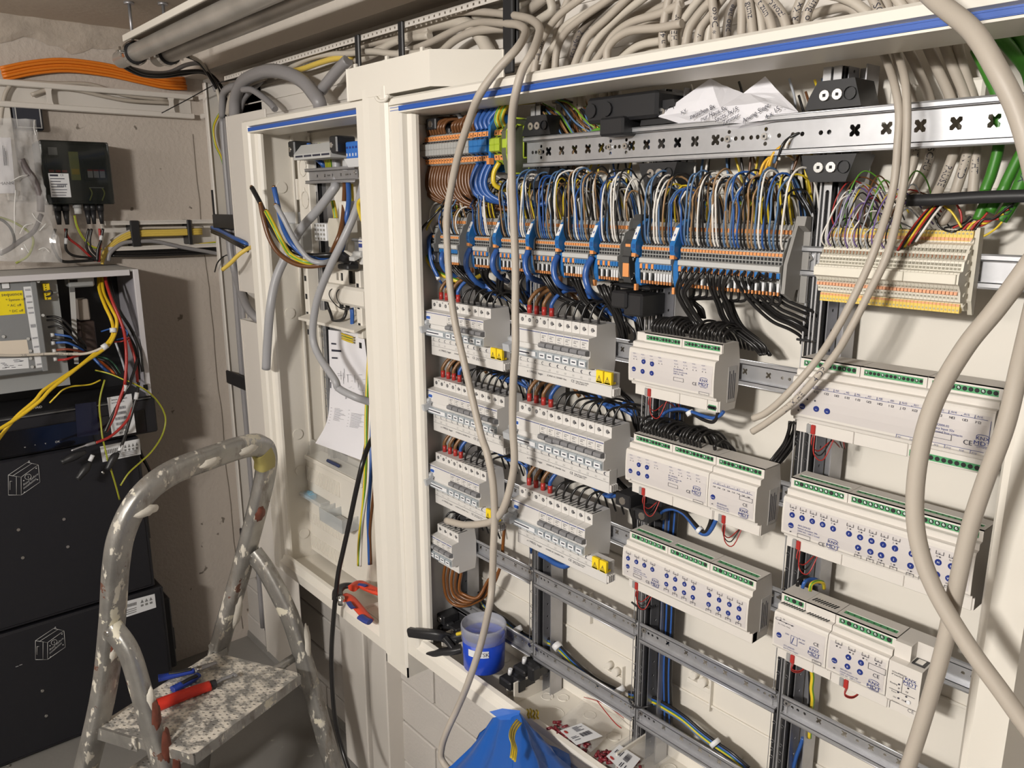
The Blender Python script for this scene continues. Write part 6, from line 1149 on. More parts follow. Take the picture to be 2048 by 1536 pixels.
# ---------------------------------------------------------------- inside the small cabinet
S = sm
upright(S, -.548, SZ0 + .3, SZ1 - .05, .034); upright(S, -.3, SZ0 + .3, SZ1 - .05, .034)
din_rail(S, -.553, -.318, .955, .012, .034, [-.505, -.468, -.43, -.392], [(x, 0, .0022) for x in (-.455, -.45, -.445, -.37, -.365, -.36, -.35)], STEELD, screws=[(-.325, .003)])
din_rail(S, -.36, -.13, .79, .02, .05, [], [], STEELD)
kp = MB().cbox(-.6, -.545, .016, .05, .74, 1.0, .002)
for c in ((-.5695,.0145,.9761), (-.5667,.0145,.9003)):
    r = .0185; kp.tube([(c[0] + r * math.cos(a * .262), .0145, c[2] + r * 1.1 * math.sin(a * .262)) for a in range(25)], .0016, 6, seg=1)
    kp.cbox(c[0] - .003, c[0] + .003, .012, .016, c[2] + r, c[2] + r + .01, .001)
kp.cbox(-.598, -.594, .008, .017, .9, .95, .001)
o = kp.build('knockout_panel', WHITE2, S)
t = thing('label_carrier', 'grey-white label carrier with black end blocks under the small cabinet top', 'carrier')
MB().prism([(-.03, 0), (.03, 0), (.03, .03), (-.01, .034), (-.03, .012)], -.52, -.345).build('carrier_body', LGREY, t).location.z = .99
m = MB()
for i in range(4): m.box(-.51 + .042 * i, -.475 + .042 * i, -.031, -.03, .995, .999)
m.build('label_strip', INK, t)
for x in (-.552, -.352): MB().cbox(x, x + .032, -.028, .02, .998, 1.034, .003).tube([(x + .01, -.029, 1.015), (x + .01, -.026, 1.015)], .006, 8, 1, seg=1).build('end_block', [BLACK, SCREW], t)
t = thing('blue_terminal_strip', 'bright blue terminal strip on a white base at the small cabinet top right', 'terminal')
MB().cbox(-.31, -.13, -.012, .03, .985, 1.02, .002).build('strip_body', M('bright_blue', (.03, .16, .55), .4), t)
m = MB()
for i in range(8): m.box(-.305 + .0125 * i, -.3 + .0125 * i, -.0135, -.012, 1.006, 1.01).box(-.305 + .0125 * i, -.302 + .0125 * i, -.0135, -.012, .99, .996, 1)
m.build('terminal_slots', [INKB, LABW], t)
MB().prism([(-.02, .985), (.03, .985), (.03, .968), (-.01, .968)], -.305, -.12).build('strip_base', LABW, t)
# loose cables
def c1(P, r, m, lab, cutcol=None, n=14, name='grey_cable', cat='cable', m2=None):
    return wire(name, P, r, m, lab, cat, n=n, seg=8, mat2=m2)
c1([*[(-.433,.03,1.03),(-.43,.03,1.006),(-.428,.03,.971),(-.427,.03,.951),(-.422,.02,.933)], *[(-.407,.01,.926),(-.449,-.01,.88),(-.507,-.03,.832),(-.522,-.06,.777),(-.53,-.09,.717),(-.53,-.11,.645),(-.559,-.11,.562),(-.578,-.11,.495)]], .0105, M('grey_sheath', (.36, .36, .375), .4), 'thick grey cable with bare cut end hanging down the small cabinet, left one')
c1([*[(-.274,.01,.946),(-.261,-.02,.881),(-.275,-.05,.813),(-.311,-.065,.754),(-.368,-.07,.678),(-.398,-.07,.6),(-.377,-.07,.555),(-.306,-.07,.508)], *[(-.297,-.065,.488),(-.255,-.05,.474),(-.245,-.03,.464),(-.241,0,.449)]], .0085, bpy.data.materials['grey_sheath'], 'grey cable swinging in a wide loop down the small cabinet, right one')
c1([(-.363,.025,1.019),(-.368,.025,.99),(-.372,.025,.964)], .0115, M('pale_sleeve', (.52, .52, .52), .35, alpha=.9), 'pale plastic sleeve behind the small cabinet rail')
c1([(-.344,.03,1.006),(-.348,.03,.968)], .007, CABLEP, 'short pale cable right of the pale sleeve')
c1([(-.521,.01,1.029),(-.517,.01,1.015),(-.504,.015,.998),(-.479,.02,.982),(-.481,.03,.972)], .0055, BLUEW, 'blue wire bending down behind the small cabinet rail', name='blue_wire', cat='wire')
c1([(-.457,.005,1.026),(-.456,.005,1.015),(-.469,.005,1.006),(-.489,.01,1.014),(-.499,.02,1.019)], .0045, YEL, 'small yellow-green wire curl under the label carrier', name='earth_wire', cat='wire', m2=GRN)
for k in range(4): c1([(a + .0075 * k, b, c) for a, b, c in [(-.5,.03,1.015),(-.479,.025,1.008),(-.46,.02,.991),(-.475,.03,.972)]], .0035, YEL, 'yellow-green wire fanning behind the small cabinet rail, %s from left' % ORD[k], name='earth_wire', cat='wire', m2=GRN)
# five bared conductors reaching out to the left
E5 = 'bared conductors reaching out of the small cabinet'
for nm, m, m2, P in (('black', BLACKW, None, [(-.559,-.12,.928),(-.53,-.115,.892),(-.497,-.11,.843),(-.46,-.1,.805),(-.439,-.08,.784),(-.403,-.06,.777),(-.368,-.03,.779),(-.369,0,.773)]),
    ('brown', BROWN, None, [(-.518,-.12,.891),(-.507,-.12,.857),(-.494,-.115,.814),(-.473,-.105,.782),(-.435,-.09,.761),(-.399,-.07,.754),(-.369,-.04,.759),(-.376,-.01,.767)]),
    ('green-yellow', YEL, GRN, [(-.479,-.125,.875),(-.452,-.12,.841),(-.439,-.11,.807),(-.435,-.095,.78),(-.403,-.08,.765),(-.387,-.05,.76),(-.388,-.01,.765)]),
    ('blue', BLUEW, None, [(-.441,-.12,.926),(-.43,-.12,.895),(-.429,-.115,.861),(-.432,-.105,.83),(-.423,-.09,.798),(-.396,-.07,.774),(-.387,-.03,.768),(-.375,0,.77)]),
    ('grey', bpy.data.materials['grey_sheath'], None, [(-.426,-.125,.888),(-.408,-.12,.864),(-.396,-.11,.831),(-.387,-.095,.797),(-.371,-.08,.771),(-.349,-.06,.764),(-.363,-.02,.771)])):
    wire(nm.replace('-', '_') + '_wire', P, .0058, m, '%s conductor with bare tip reaching left out of the small cabinet' % nm, 'wire', E5, n=10, mat2=m2)
    a, b = Vector(P[0]), Vector(P[1]); solo('bare_copper', MB().cyl(a, a + (a - b).normalized() * .004, .004, 8), M('copper', (.5, .28, .12), .35, 1) if 'copper' not in bpy.data.materials else bpy.data.materials['copper'], 'bare copper tip of the %s conductor' % nm, 'wire end')
c1([(-.374,-.02,.78),(-.375,0,.773),(-.337,-.005,.766),(-.309,-.005,.758)], lambda t: .015 - .004 * t, BLACK, 'black shrink sleeve gathering the bared conductors', name='shrink_sleeve', cat='sleeve')
solo('sleeve_end', MB().cbox(*sorted(((-.3405,-.01,.7606)[0], (-.2948,-.01,.7575)[0])), -.03, .0, *sorted(((-.3417,-.01,.7489)[2], (-.3405,-.01,.7606)[2])), .003), BLACK, 'black block under the shrink sleeve', 'block')
for k, (nm, m, m2, P) in enumerate((('brown', BROWN, None, [(-.376,.02,.937),(-.353,0,.872),(-.336,-.02,.83),(-.344,-.03,.802),(-.386,-.02,.779)]), ('blue', BLUEW, None, [(-.362,.02,.937),(-.345,.01,.9),(-.339,0,.864),(-.36,0,.806),(-.381,0,.775)]), ('green-yellow', YEL, GRN, [(-.368,.03,.935),(-.368,.03,.9),(-.374,.03,.871)]), ('green-yellow', YEL, GRN, [(-.456,.03,.897),(-.449,.03,.877),(-.445,.03,.856)]))):
    wire(nm.replace('-', '_') + '_wire', P, .0058, m, '%s wire dropping from the small cabinet rail, %s' % (nm, ('leftmost of three', 'middle of three', 'rightmost of three', 'short piece apart at left')[k]), 'wire', n=10, mat2=m2)
wire('yellow_wire', [(-.205,-.03,.9),(-.215,-.035,.899),(-.226,-.035,.889),(-.226,-.03,.865),(-.224,-.02,.841)], .005, YEL, 'yellow wire bending out beside the connecting post', 'wire', mat2=None)
# devices on the second rail
t = thing('relay_module', 'grey-white relay module behind the left thick cable in the small cabinet', 'module')
a, b = (-.6688,.02,.8427), (-.5463,.02,.776)
MB().cbox(a[0], b[0], -.01, .05, b[2], a[2], .003).cbox(a[0] + .01, a[0] + .05, -.025, -.01, a[2] - .03, a[2] - .004, .002).build('housing', LGREY, t)
MB().cbox(a[0] + .02, a[0] + .055, -.02, .04, a[2], a[2] + .028, .002).build('upper_block', LABW, t)
m = MB()
for i in range(6): m.box(a[0] + .032 + .006 * i, a[0] + .035 + .006 * i, -.012, -.01, b[2] + .012, b[2] + .035)
m.build('terminal_slots', DARK, t)
t = thing('connector_block', 'white grid connector block with rounded cream end in the small cabinet', 'connector')
a, b = (-.479,-.005,.8468), (-.4233,-.005,.8065)
MB().cbox(a[0], b[0], -.01, .03, b[2], a[2], .002).build('grid_body', LABW, t)
m = MB(); w_ = (b[0] - a[0]) / 4; h_ = (a[2] - b[2]) / 4
for i in range(4):
    for j in range(4): m.cbox(a[0] + w_ * (i + .25), a[0] + w_ * (i + .75), -.0115, -.0095, b[2] + h_ * (j + .25), b[2] + h_ * (j + .75), .0005)
o = m.build('wire_openings', M('opening_grey', (.3, .29, .26), .6), t); o['kind'] = 'stuff'
q = (-.3752,0,.8284)
MB().prism([(b[0], b[2] - .012), (q[0] - .004, b[2] - .02), (q[0], b[2]), (q[0], a[2]), (q[0] - .006, a[2] + .012), (b[0] + .008, a[2] + .012), (b[0], a[2])], -.004, .02, axis=1).build('rounded_end', M('cream_plastic', (.62, .58, .49), .45), t)
MB().cbox(q[0], q[0] + .03, .0, .03, a[2] - .02, a[2] + .05, .002).build('cover_panel', WHITE2, t)
t = thing('meter_switch', 'white switch with blue marks half hidden by the connecting post', 'switch')
a = (-.2616,-.01,.818)
MB().cbox(a[0], a[0] + .05, -.02, .03, a[2] - .055, a[2], .002).build('housing', BRK, t)
MB().box(a[0] + .004, a[0] + .03, -.0212, -.02, a[2] - .018, a[2] - .01).box(a[0] + .004, a[0] + .04, -.0212, -.02, a[2] - .006, a[2] - .004).build('printing', INKB, t)
MB().cyl((a[0] - .004, -.026, a[2] - .032), (a[0] + .03, -.026, a[2] - .032), .007, 10).obox((a[0] - .006, -.026, a[2] - .04), (.022, 0, 0), (0, -.014, -.006), (0, .0, .008)).build('lever', LGREY, t)
# bracket plate with crossbar
t = thing('meter_mounting_plate', 'white moulded meter mounting plate with crossbar in the small cabinet', 'mounting plate')
a, b = (-.581,.03,.7333), (-.3262,.03,.6207)
x0_, x1_, zt, zb_ = a[0], b[0] + .03, a[2], (-.4592,.03,.6006)[2]
MB().box(x0_, x1_, .045, .048, zb_, zt).build('base_plate', WHITE2, t)
for x in (x0_, x1_ - .03): 
    m = MB().cbox(x, x + .022, .005, .046, zb_ - .01, zt + .012, .002)
    for k in range(4): m.box(x + .006, x + .016, .0045, .0055, zt - .03 - .045 * k, zt - .017 - .045 * k, 1)
    m.build('side_post', [WHITE2, DARK], t)
c = (-.4131,.012,.7279); m = MB()
sq = [[(dx, -.012), (dx + .011, -.012), (dx + .011, .006), (dx, .006)] for dx in (-.011, .009)]
m.plate([(-.05, -.035), (.045, -.035), (.045, .035), (-.05, .035)], sq, (c[0], .012, c[2]), (1, 0, 0), (0, 0, 1), .002, 0).box(c[0] - .05, c[0] + .045, .012, .046, c[2] - .037, c[2] - .035, 0).box(c[0] - .02, c[0] + .03, .03, .032, c[2] - .02, c[2] + .01, 1)
m.build('window_plate', [WHITE2, DARK], t)
c0, c1_ = (-.4809,-.005,.6933), (-.2887,-.005,.6666)
zc = (-.4181,-.005,.6815)[2]
MB().prism([(.03, zc + .028), (-.002, zc + .026), (-.008, zc + .02), (-.008, zc - .012), (-.002, zc - .018), (.03, zc - .02)], c0[0], c1_[0] + .02).build('crossbar', WHITE, t)
zl = (-.4039,0,.6086)[2]
MB().prism([(-.02, zl), (.046, zl + .02), (.046, zl + .024), (-.02, zl + .006)], x0_ + .01, x1_).build('bottom_ledge', WHITE2, t)
m = MB()
for q in [(-.468,.03,.643),(-.439,.03,.644)]: m.box(q[0], q[0] + .012, .04, .0445, q[2], q[2] + .018)
m.build('square_openings', DARK, t)
for i, P in enumerate(([(-.351,0,.654),(-.366,-.01,.655),(-.391,-.014,.665),(-.414,-.014,.681),(-.417,-.01,.693),(-.406,-.004,.699),(-.413,.01,.695)], [(-.336,0,.658),(-.35,-.01,.659),(-.372,-.014,.671),(-.38,-.014,.686),(-.379,-.01,.697),(-.375,-.004,.699),(-.385,.01,.695)])): wire('thin_black_wire', P, .0012, BLACKW, 'thin black wire ring round the small cabinet crossbar, %s' % ('left', 'right')[i], 'wire')
wire('black_wire', [(-.474,.01,.658),(-.469,.01,.648),(-.458,.01,.633),(-.428,0,.62),(-.402,0,.623),(-.38,0,.63),(-.376,.005,.642),(-.38,.01,.655)], .0038, BLACKW, 'black wire looped below the small cabinet crossbar', 'wire')
wire('black_wire', [(-.445,0,.697),(-.428,0,.702),(-.41,0,.701),(-.425,.02,.691)], .0032, BLACKW, 'short black wire bow above the small cabinet crossbar', 'wire')
for i, P in enumerate(([(-.35,.005,.658),(-.349,.005,.642),(-.351,.005,.616)], [(-.344,.005,.659),(-.343,.005,.642),(-.347,.005,.616)])): wire('blue_wire', P, .0035, BLUEW, 'blue wire below the small cabinet crossbar, %s' % ('left', 'right')[i], 'wire')
wire('blue_wire', [(-.343,.02,.704),(-.352,.02,.693)], .004, BLUEW, 'short blue wire above the right end of the crossbar', 'wire')
t = thing('recess_box', 'shaded white recess with small upright handle in the small cabinet', 'recess')
a, b = (-.721,.05,.6719), (-.642,.05,.5911)
MB().box(a[0], b[0], .056, .058, b[2], a[2]).box(a[0] - .003, a[0], .03, .058, b[2], a[2]).box(a[0], b[0], .03, .058, b[2] - .004, b[2]).box(a[0], b[0], .03, .058, a[2], a[2] + .05).build('recess_shell', WHITE2, t)
MB().cbox(a[0] + .012, a[0] + .02, .035, .045, b[2] + .025, a[2] - .025, .002).build('handle', WHITE, t)
# circuit diagram sheet
SL = [(-.524,.036,.583)]; SLh = SL + [(-.519,.03,.461),(-.522,.028,.413),(-.517,.02,.371),(-.504,0,.34),(-.5,-.03,.305)]
SR = [(-.351,.036,.591)] + [(-.326,.03,.493),(-.33,.028,.443),(-.325,.02,.394),(-.301,0,.365),(-.275,-.03,.317)]
LA, LB = cr(SLh, 5), cr(SR, 5)
NC = 8; mb = MB()
mb.add([a.lerp(b, k / NC) for a, b in zip(LA, LB) for k in range(NC + 1)], [(i * (NC + 1) + k, i * (NC + 1) + k + 1, (i + 1) * (NC + 1) + k + 1, (i + 1) * (NC + 1) + k) for i in range(len(LA) - 1) for k in range(NC)], 0, True)
t = solo('wiring_diagram_sheet', mb, PAPER, 'long white paper sheet with wiring diagram and list, curving out over the lower compartment', 'paper')
def sh(u, v):
    f = v * (len(LA) - 1); i = min(int(f), len(LA) - 2); p = LA[i].lerp(LA[i + 1], f - i).lerp(LB[i].lerp(LB[i + 1], f - i), u); return p + Vector((.0006, -.0012, .0004))
pr = MB()
def bar(u0, u1, v, hv=.003):
    n = max(1, int((u1 - u0) / .15))
    for k in range(n):
        a, b = u0 + (u1 - u0) * k / n, u0 + (u1 - u0) * (k + 1) / n; pr.add([sh(a, v), sh(b, v), sh(b, v + hv), sh(a, v + hv)], [(0, 1, 2, 3)])
random.seed(4)
bar(.08, .22, .05, .006); bar(.08, .35, .075, .008); bar(.08, .24, .105, .006)
for k in range(26): u = random.uniform(.1, .85); v = random.uniform(.16, .42); bar(u, u + random.uniform(.02, .14), v, .0015)
for k in range(16):
    u, v = random.uniform(.15, .9), random.uniform(.15, .38); pr.add([sh(u, v), sh(u + .006, v), sh(u + .006, v + .05), sh(u, v + .05)], [(0, 1, 2, 3)])
for k in range(16):
    v = .53 + .0135 * k
    if k < 12: bar(.16, .16 + random.uniform(.14, .3), v)
    if 2 <= k: bar(.6, .6 + random.uniform(.2, .34), v)
    if k % 3 == 0: bar(.05, .09, v); bar(.53, .56, v)
pr.add([sh(.02, .23), sh(.04, .23), sh(.04, .29), sh(.02, .29)], [(0, 1, 2, 3)])
pr.build('printed_lines', INK, t)
for k in range(3): wire('yellow_wire_clip', [(a, b, c - .006 * k) for a, b, c in [(-.436,.025,.585),(-.406,.022,.584),(-.385,.025,.582)]], .0025, YEL, 'yellow-green wire bit clipping the paper sheet, %s from top' % ORD[k], 'wire', mat2=GRN if k == 1 else None)
# lower compartment
t = thing('document_compartment', 'white lower compartment cover with slots and clear lip in the small cabinet', 'cover')
tl, trr, bl = (-.6314,0,.2396), (-.364,0,.2406), (-.6324,0,-.0274)
x0_, x1_, zt, zb_ = tl[0], trr[0] + .05, tl[2], -.035
MB().cbox(x0_, x1_, .0, .05, zb_, zt, .003).build('cover_front', WHITE, t)
MB().cbox(x0_ + .006, x1_ - .012, -.005, .0, zt - .012, zt, .002).build('top_ridge', WHITE, t)
MB().prism([(.0, zt), (.012, zt + .042), (.015, zt + .042), (.003, zt)], x0_ + .002, x1_).build('clear_lip', M('clear_lip', (.75, .74, .7), .1, alpha=.3), t)
m = MB()
for r_, (za_, zb2) in enumerate(((zt - .03, zt - .07), (zt - .16, zt - .19), (zt - .225, zt - .26))):
    for i in range(26): m.cbox(x0_ + .016 + .0068 * i, x0_ + .0188 + .0068 * i, -.0035, .0, zb2, za_, .0008)
o = m.build('vent_ribs', WHITE, t); o['kind'] = 'stuff'
MB().cbox(*sorted(((-.4927,0,.2562)[0], (-.4287,0,.2622)[0])), -.008, .0, zt + .012, zt + .021, .003).build('grip', M('navy_grip', (.03, .045, .12), .4), t)
MB().cbox(x1_, x1_ + .06, .02, .05, zb_, zt + .02, .003).build('side_cover', WHITE2, t)
t = thing('spare_part_box', 'small clear box with pale blue parts fixed on the compartment cover', 'box')
a, b = (-.6121,-.012,.1483), (-.507,-.012,.1174)
MB().cbox(a[0], b[0] + .01, -.03, .0, b[2] + .015, a[2] - .005, .002).build('clear_case', M('clear_plastic', (.62, .65, .66), .08, alpha=.42), t)
m = MB(); random.seed(2)
for k in range(26): m.cbox(*(lambda x, y, z: (x, x + .012, y, y + .008, z, z + .012))(random.uniform(a[0] + .004, a[0] + .035), random.uniform(-.026, -.01), random.uniform(b[2] + .012, a[2] - .016)), .001)
m.build('pale_blue_parts', M('pale_blue', (.25, .5, .68), .4), t)['kind'] = 'stuff'
t = thing('spare_part_box', 'small clear empty box right of the pale blue one', 'box')
a, b = (-.4708,-.025,.1461), (-.3542,-.025,.1137)
MB().box(a[0], b[0], -.045, -.043, b[2], a[2]).box(a[0], a[0] + .002, -.045, .0, b[2], a[2]).box(b[0] - .002, b[0], -.045, .0, b[2], a[2]).box(a[0], b[0], -.045, .0, b[2] - .002, b[2]).box(a[0] + .03, a[0] + .032, -.043, .0, b[2], a[2]).build('clear_case', bpy.data.materials['clear_plastic'], t)
MB().cbox(a[0] + .035, b[0] - .004, -.03, -.004, b[2] + .004, a[2] - .02, .002).build('grey_insert', LGREY, t)
# vertical single wires and the black cable
for nm, m, m2, r, P, d in (('green-yellow', YEL, GRN, .0042, [*[(-.26,0,.618),(-.257,-.01,.546)], *[(-.243,-.03,.43),(-.226,-.045,.346),(-.228,-.055,.239),(-.247,-.06,.14),(-.257,-.06,.071)]], ''), ('white', WHITEW, None, .003, [*[(-.249,-.01,.515),(-.224,-.035,.39),(-.213,-.05,.289),(-.23,-.058,.193),(-.244,-.06,.109),(-.249,-.06,.072)]], ''),
    ('blue', BLUEW, None, .004, [*[(-.242,-.01,.513),(-.216,-.035,.391),(-.2,-.05,.308),(-.209,-.056,.214),(-.205,-.06,.154),(-.207,-.06,.092)]], ''), ('dark brown', BROWN, None, .0035, [*[(-.235,-.01,.488),(-.206,-.03,.393),(-.189,-.045,.31),(-.192,-.055,.235),(-.202,-.058,.17),(-.204,-.058,.093)]], '')):
    wire(nm.replace('-', '_').replace(' ', '_') + '_wire', P, r, m, 'long %s wire hanging loose along the connecting post, ending above the tray' % nm, 'wire', 'long loose wires along the connecting post', mat2=m2)
wire('black_cable', [*[(-.234,-.01,.419),(-.209,-.03,.398),(-.189,-.06,.376),(-.173,-.085,.347),(-.18,-.1,.286),(-.199,-.11,.208),(-.226,-.115,.132)], *[(-.246,-.12,.069),(-.263,-.125,-.021),(-.289,-.125,-.135),(-.297,-.125,-.233),(-.292,-.125,-.327),(-.265,-.125,-.391),(-.226,-.13,-.427)]], .0055, BLACKW, 'black cable running from the connecting post over the small cabinet lip to the floor', n=12, seg=8)
solo('wire_connector', MB().cbox(*sorted(((-.2661,-.02,.3178)[0], (-.2228,-.02,.3287)[0])), -.035, -.005, (-.2532,-.02,.3007)[2], (-.2515,-.02,.3215)[2], .003, 0).cbox(*sorted(((-.2573,-.02,.32)[0], (-.2314,-.02,.3265)[0])), -.037, -.005, (-.2515,-.02,.3215)[2], (-.2497,-.02,.3437)[2], .003, 1), [M('leaf_green', (.1, .35, .03), .4), YCAP], 'green and yellow plug connector beside the connecting post', 'connector')
for i, P in enumerate(([(-.64,-.067,-.05),(-.606,-.073,-.045),(-.585,-.072,-.045)], [(-.612,-.068,-.045),(-.59,-.066,-.045),(-.565,-.067,-.045)], [(-.607,-.058,-.05),(-.582,-.059,-.05),(-.579,-.05,-.05)], [(-.602,-.07,-.05),(-.576,-.07,-.05),(-.561,-.064,-.05)])): wire('wire_offcut', P, .003, M('dark_red', (.22, .03, .02), .4) if i == 0 else bpy.data.materials['dark_red'] if i < 3 else BROWN, 'dark red wire offcut lying in the small cabinet corner, %s from left' % ORD[i], 'offcut')
# cable pliers with red handles and the white box under them
t = thing('cable_cutter', 'black cable cutter with red and blue handles lying on the small cabinet lip', 'pliers')
P = [*[(-.295,-.094,-.005)], *[(-.303,-.055,-.005)]]
def grip(P, r, m, nm, fl=.6):
    mb = MB().tube(P, r, 12, seg=8); Pz = sum(v[2] for v in mb.v) / len(mb.v); mb.v = [(a, b, Pz + (c - Pz) * fl) for a, b, c in mb.v]; return mb.build(nm, m, t)
rg = M('grip_red', (.72, .07, .03), .45); bg = M('grip_blue', (.03, .05, .25), .45)
grip([(-.272,-.094,-.003),(-.254,-.089,-.003),(-.218,-.093,-.003),(-.174,-.1,-.003),(-.138,-.105,-.003)], lambda s: .0135 - .004 * s, rg, 'handle'); grip([(-.291,-.062,0),(-.299,-.038,0),(-.27,-.032,0),(-.241,-.026,0),(-.214,-.016,0)], lambda s: .0135 - .002 * s, rg, 'handle')
grip([(-.224,-.109,.009),(-.203,-.114,.009),(-.191,-.115,.009)], .006, bg, 'handle_inlay', .25); grip([(-.279,-.051,.012),(-.269,-.045,.012),(-.258,-.042,.012)], .006, bg, 'handle_inlay', .25)
grip([(-.159,-.116,.002),(-.139,-.115,.002),(-.126,-.112,.002)], .0095, bg, 'handle_end'); 
grip([(-.27,-.111,0),(-.301,-.094,0),(-.314,-.072,0),(-.304,-.054,0),(-.295,-.044,0)], lambda s: .014 - .006 * s, BLACK, 'cutter_head')
q = (-.248,-.1143,.012); MB().cyl((q[0], q[1], -.005), (q[0], q[1], .013), .008, 14).cyl((q[0], q[1], .013), (q[0], q[1], .015), .004, 8).build('pivot', SCREW, t)
m = MB(); q = (-.2468,-.0525,.0125); d = (Vector((-.2174,-.0398,.0125)) - Vector(q)).normalized(); m.text('KNIPEX 1000', q, d, (-d.y, d.x, 0), .0055); m.build('handle_lettering', INK, t)
t = thing('white_cover_box', 'white open cover box lying under the cable cutter', 'box')
a = (-.2563,-.0719,-.03)
MB().cbox(-.245, -.1, -.07, .03, -.05, -.03, .003).build('box_body', WHITE, t)
MB().plate([(-.24, -.065), (-.105, -.065), (-.105, .025), (-.24, .025)], [[(-.232, -.058), (-.113, -.058), (-.113, .018), (-.232, .018)]], (0, 0, -.0285), (1, 0, 0), (0, 1, 0), .0015).build('box_rim', WHITE2, t)
# trunking and cable arc on the wall below
t = thing('wall_duct', 'wide pale vertical wall duct under the connecting post, left half', 'duct'); MB().cbox(-.515, -.392, YB - .06, YB + .002, ZF, -.12, .003).build('duct_cover', TRIM, t)
t = thing('wall_duct', 'narrow pale vertical wall duct under the connecting post, right half', 'duct'); MB().cbox(-.386, -.3, YB - .05, YB + .002, ZF, -.1, .003).build('duct_cover', TRIM, t)
for i, (c, dx) in enumerate(((CABLE, 0), (YEL, .012), (GREYC, .022), (CABLE, .03), (CABLEP, .04))):
    wire('grey_cable' if i != 1 else 'yellow_cable', [(a + dx, b, c_ + dx * .6) for a, b, c_ in [(-.568,.05,-.238),(-.559,.045,-.276),(-.533,.04,-.306),(-.491,.04,-.315),(-.447,.045,-.309)]], .0048, c, 'cable arcing from the small cabinet underside into the wall duct, %s from left' % ORD[i], group='cables arcing into the wall duct')
# ---------------------------------------------------------------- inverter and battery tower at the left wall
TB_ = M('battery_black', (.013, .013, .017), .42, bump=.03, bscale=300); GLB = M('gloss_black', (.006, .006, .008), .12)
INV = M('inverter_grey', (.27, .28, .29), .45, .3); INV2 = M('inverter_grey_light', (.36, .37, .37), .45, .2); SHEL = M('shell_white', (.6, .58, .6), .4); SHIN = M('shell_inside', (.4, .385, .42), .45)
XF = -1.1; YR = -.236; YL = -.8; ZT = .714; ZI = .352
t = thing('inverter_housing', 'opened white inverter housing with grey electronics and wiring at the left edge', 'inverter')
MB().cbox(XW, XF, YL, YR, ZT - .006, ZT, .002).build('top_panel', LGREY, t)
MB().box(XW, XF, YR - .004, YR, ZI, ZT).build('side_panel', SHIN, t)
MB().cbox(XF - .006, XF + .004, YL, YR - .022, ZT - .016, ZT, .001).build('front_flange', SHEL, t)
MB().cbox(XF - .006, XF + .004, YR - .013, YR + .001, ZI, ZT, .001).box(XF + .003, XF + .0045, YR - .02, YR - .008, ZI + .018, ZI + .034, 1).build('front_flange', [SHEL, DARK], t)
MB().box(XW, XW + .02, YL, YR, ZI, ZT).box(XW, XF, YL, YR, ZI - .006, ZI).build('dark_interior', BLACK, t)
def rx(P): return [(min(p[1] for p in P), max(p[1] for p in P), min(p[2] for p in P), max(p[2] for p in P))][0]
a = rx([(-1.16,-.487,.718),(-1.16,-.427,.402)])
MB().box(-1.175, -1.16, YL + .05, a[1], a[2], ZT - .02).build('rear_plate', INV2, t)
a = rx([(-1.115,-.563,.703),(-1.115,-.485,.457)])
MB().cbox(-1.16, -1.115, YL + .05, a[1], a[2], a[3], .003).cbox(-1.115, -1.112, a[1] - .012, a[1] + .001, a[2], a[3], .001).build('unit_case', INV, t)
m = MB()
for p in [(-1.114,-.479,.695),(-1.114,-.479,.606),(-1.114,-.52,.548),(-1.114,-.574,.56),(-1.114,-.519,.516),(-1.114,-.52,.473),(-1.114,-.521,.496)]: m.cyl(p, (p[0] + .004, p[1], p[2]), .0038, 10)
m.build('screw_heads', LGREY, t)
def plateq(c, m, nm, x=.0006, par=None):
    """flat label from four pixel-measured corners on one plane"""
    return MB().add([(p[0] + d, p[1], p[2]) for d in (0, x) for p in c], [(4, 5, 6, 7), (0, 1, 5, 4), (1, 2, 6, 5), (2, 3, 7, 6), (3, 0, 4, 7)]).build(nm, m, par or t)
def onq(c, s, u, v, h, m, tilt=(0, 0), par=None, nm='lettering'): pass
def q4(c, u, v, d=.0012):
    A, B, C_, D = [Vector(p) for p in c]; p = A.lerp(B, u).lerp(D.lerp(C_, u), v); return Vector((p.x + d, p.y, p.z))
def qtext(mb, c, s, u, v, h, k=0):
    A, B, D = Vector(c[0]), Vector(c[1]), Vector(c[3]); return mb.text(s, q4(c, u, v), B - A, A - D, h, k)
yl = [(-1.115,-.592,.675),(-1.115,-.517,.674),(-1.115,-.518,.614),(-1.115,-.593,.614)]
plateq(yl, M('yellow_label', (.85, .68, .01), .5), 'yellow_label')
m = MB(); qtext(m, yl, 'sequence', .36, .2, .0085); qtext(m, yl, '* System off', .47, .42, .0062); qtext(m, yl, '* AC off', .5, .66, .0062); qtext(m, yl, '* DC off', .53, .9, .0062); m.build('label_lettering', INK, t)
wl_ = [(-1.115,-.514,.683),(-1.115,-.484,.683),(-1.115,-.483,.469),(-1.115,-.511,.468)]
plateq(wl_, LABW, 'white_label'); m = MB()
for v in (.02, .065, .09, .115, .14, .18, .2, .255, .28, .3, .325, .345): 
    m.add([q4(wl_, .7, v), q4(wl_, .9, v), q4(wl_, .9, v + .012), q4(wl_, .7, v + .012)], [(0, 1, 2, 3)])
for v in (.03, .11, .18, .25, .31, .46, .48, .62, .73, .95):
    for d in (0, .012): m.add([q4(wl_, .08, v + d), q4(wl_, .5, v + d), q4(wl_, .5, v + d + .005), q4(wl_, .08, v + d + .005)], [(0, 1, 2, 3)])
m.build('label_lettering', INK, t)
c = [(-1.115,-.593,.549),(-1.115,-.523,.546),(-1.115,-.522,.508),(-1.115,-.594,.515)]; plateq(c, M('cream_label', (.7, .62, .52), .5), 'cream_label')
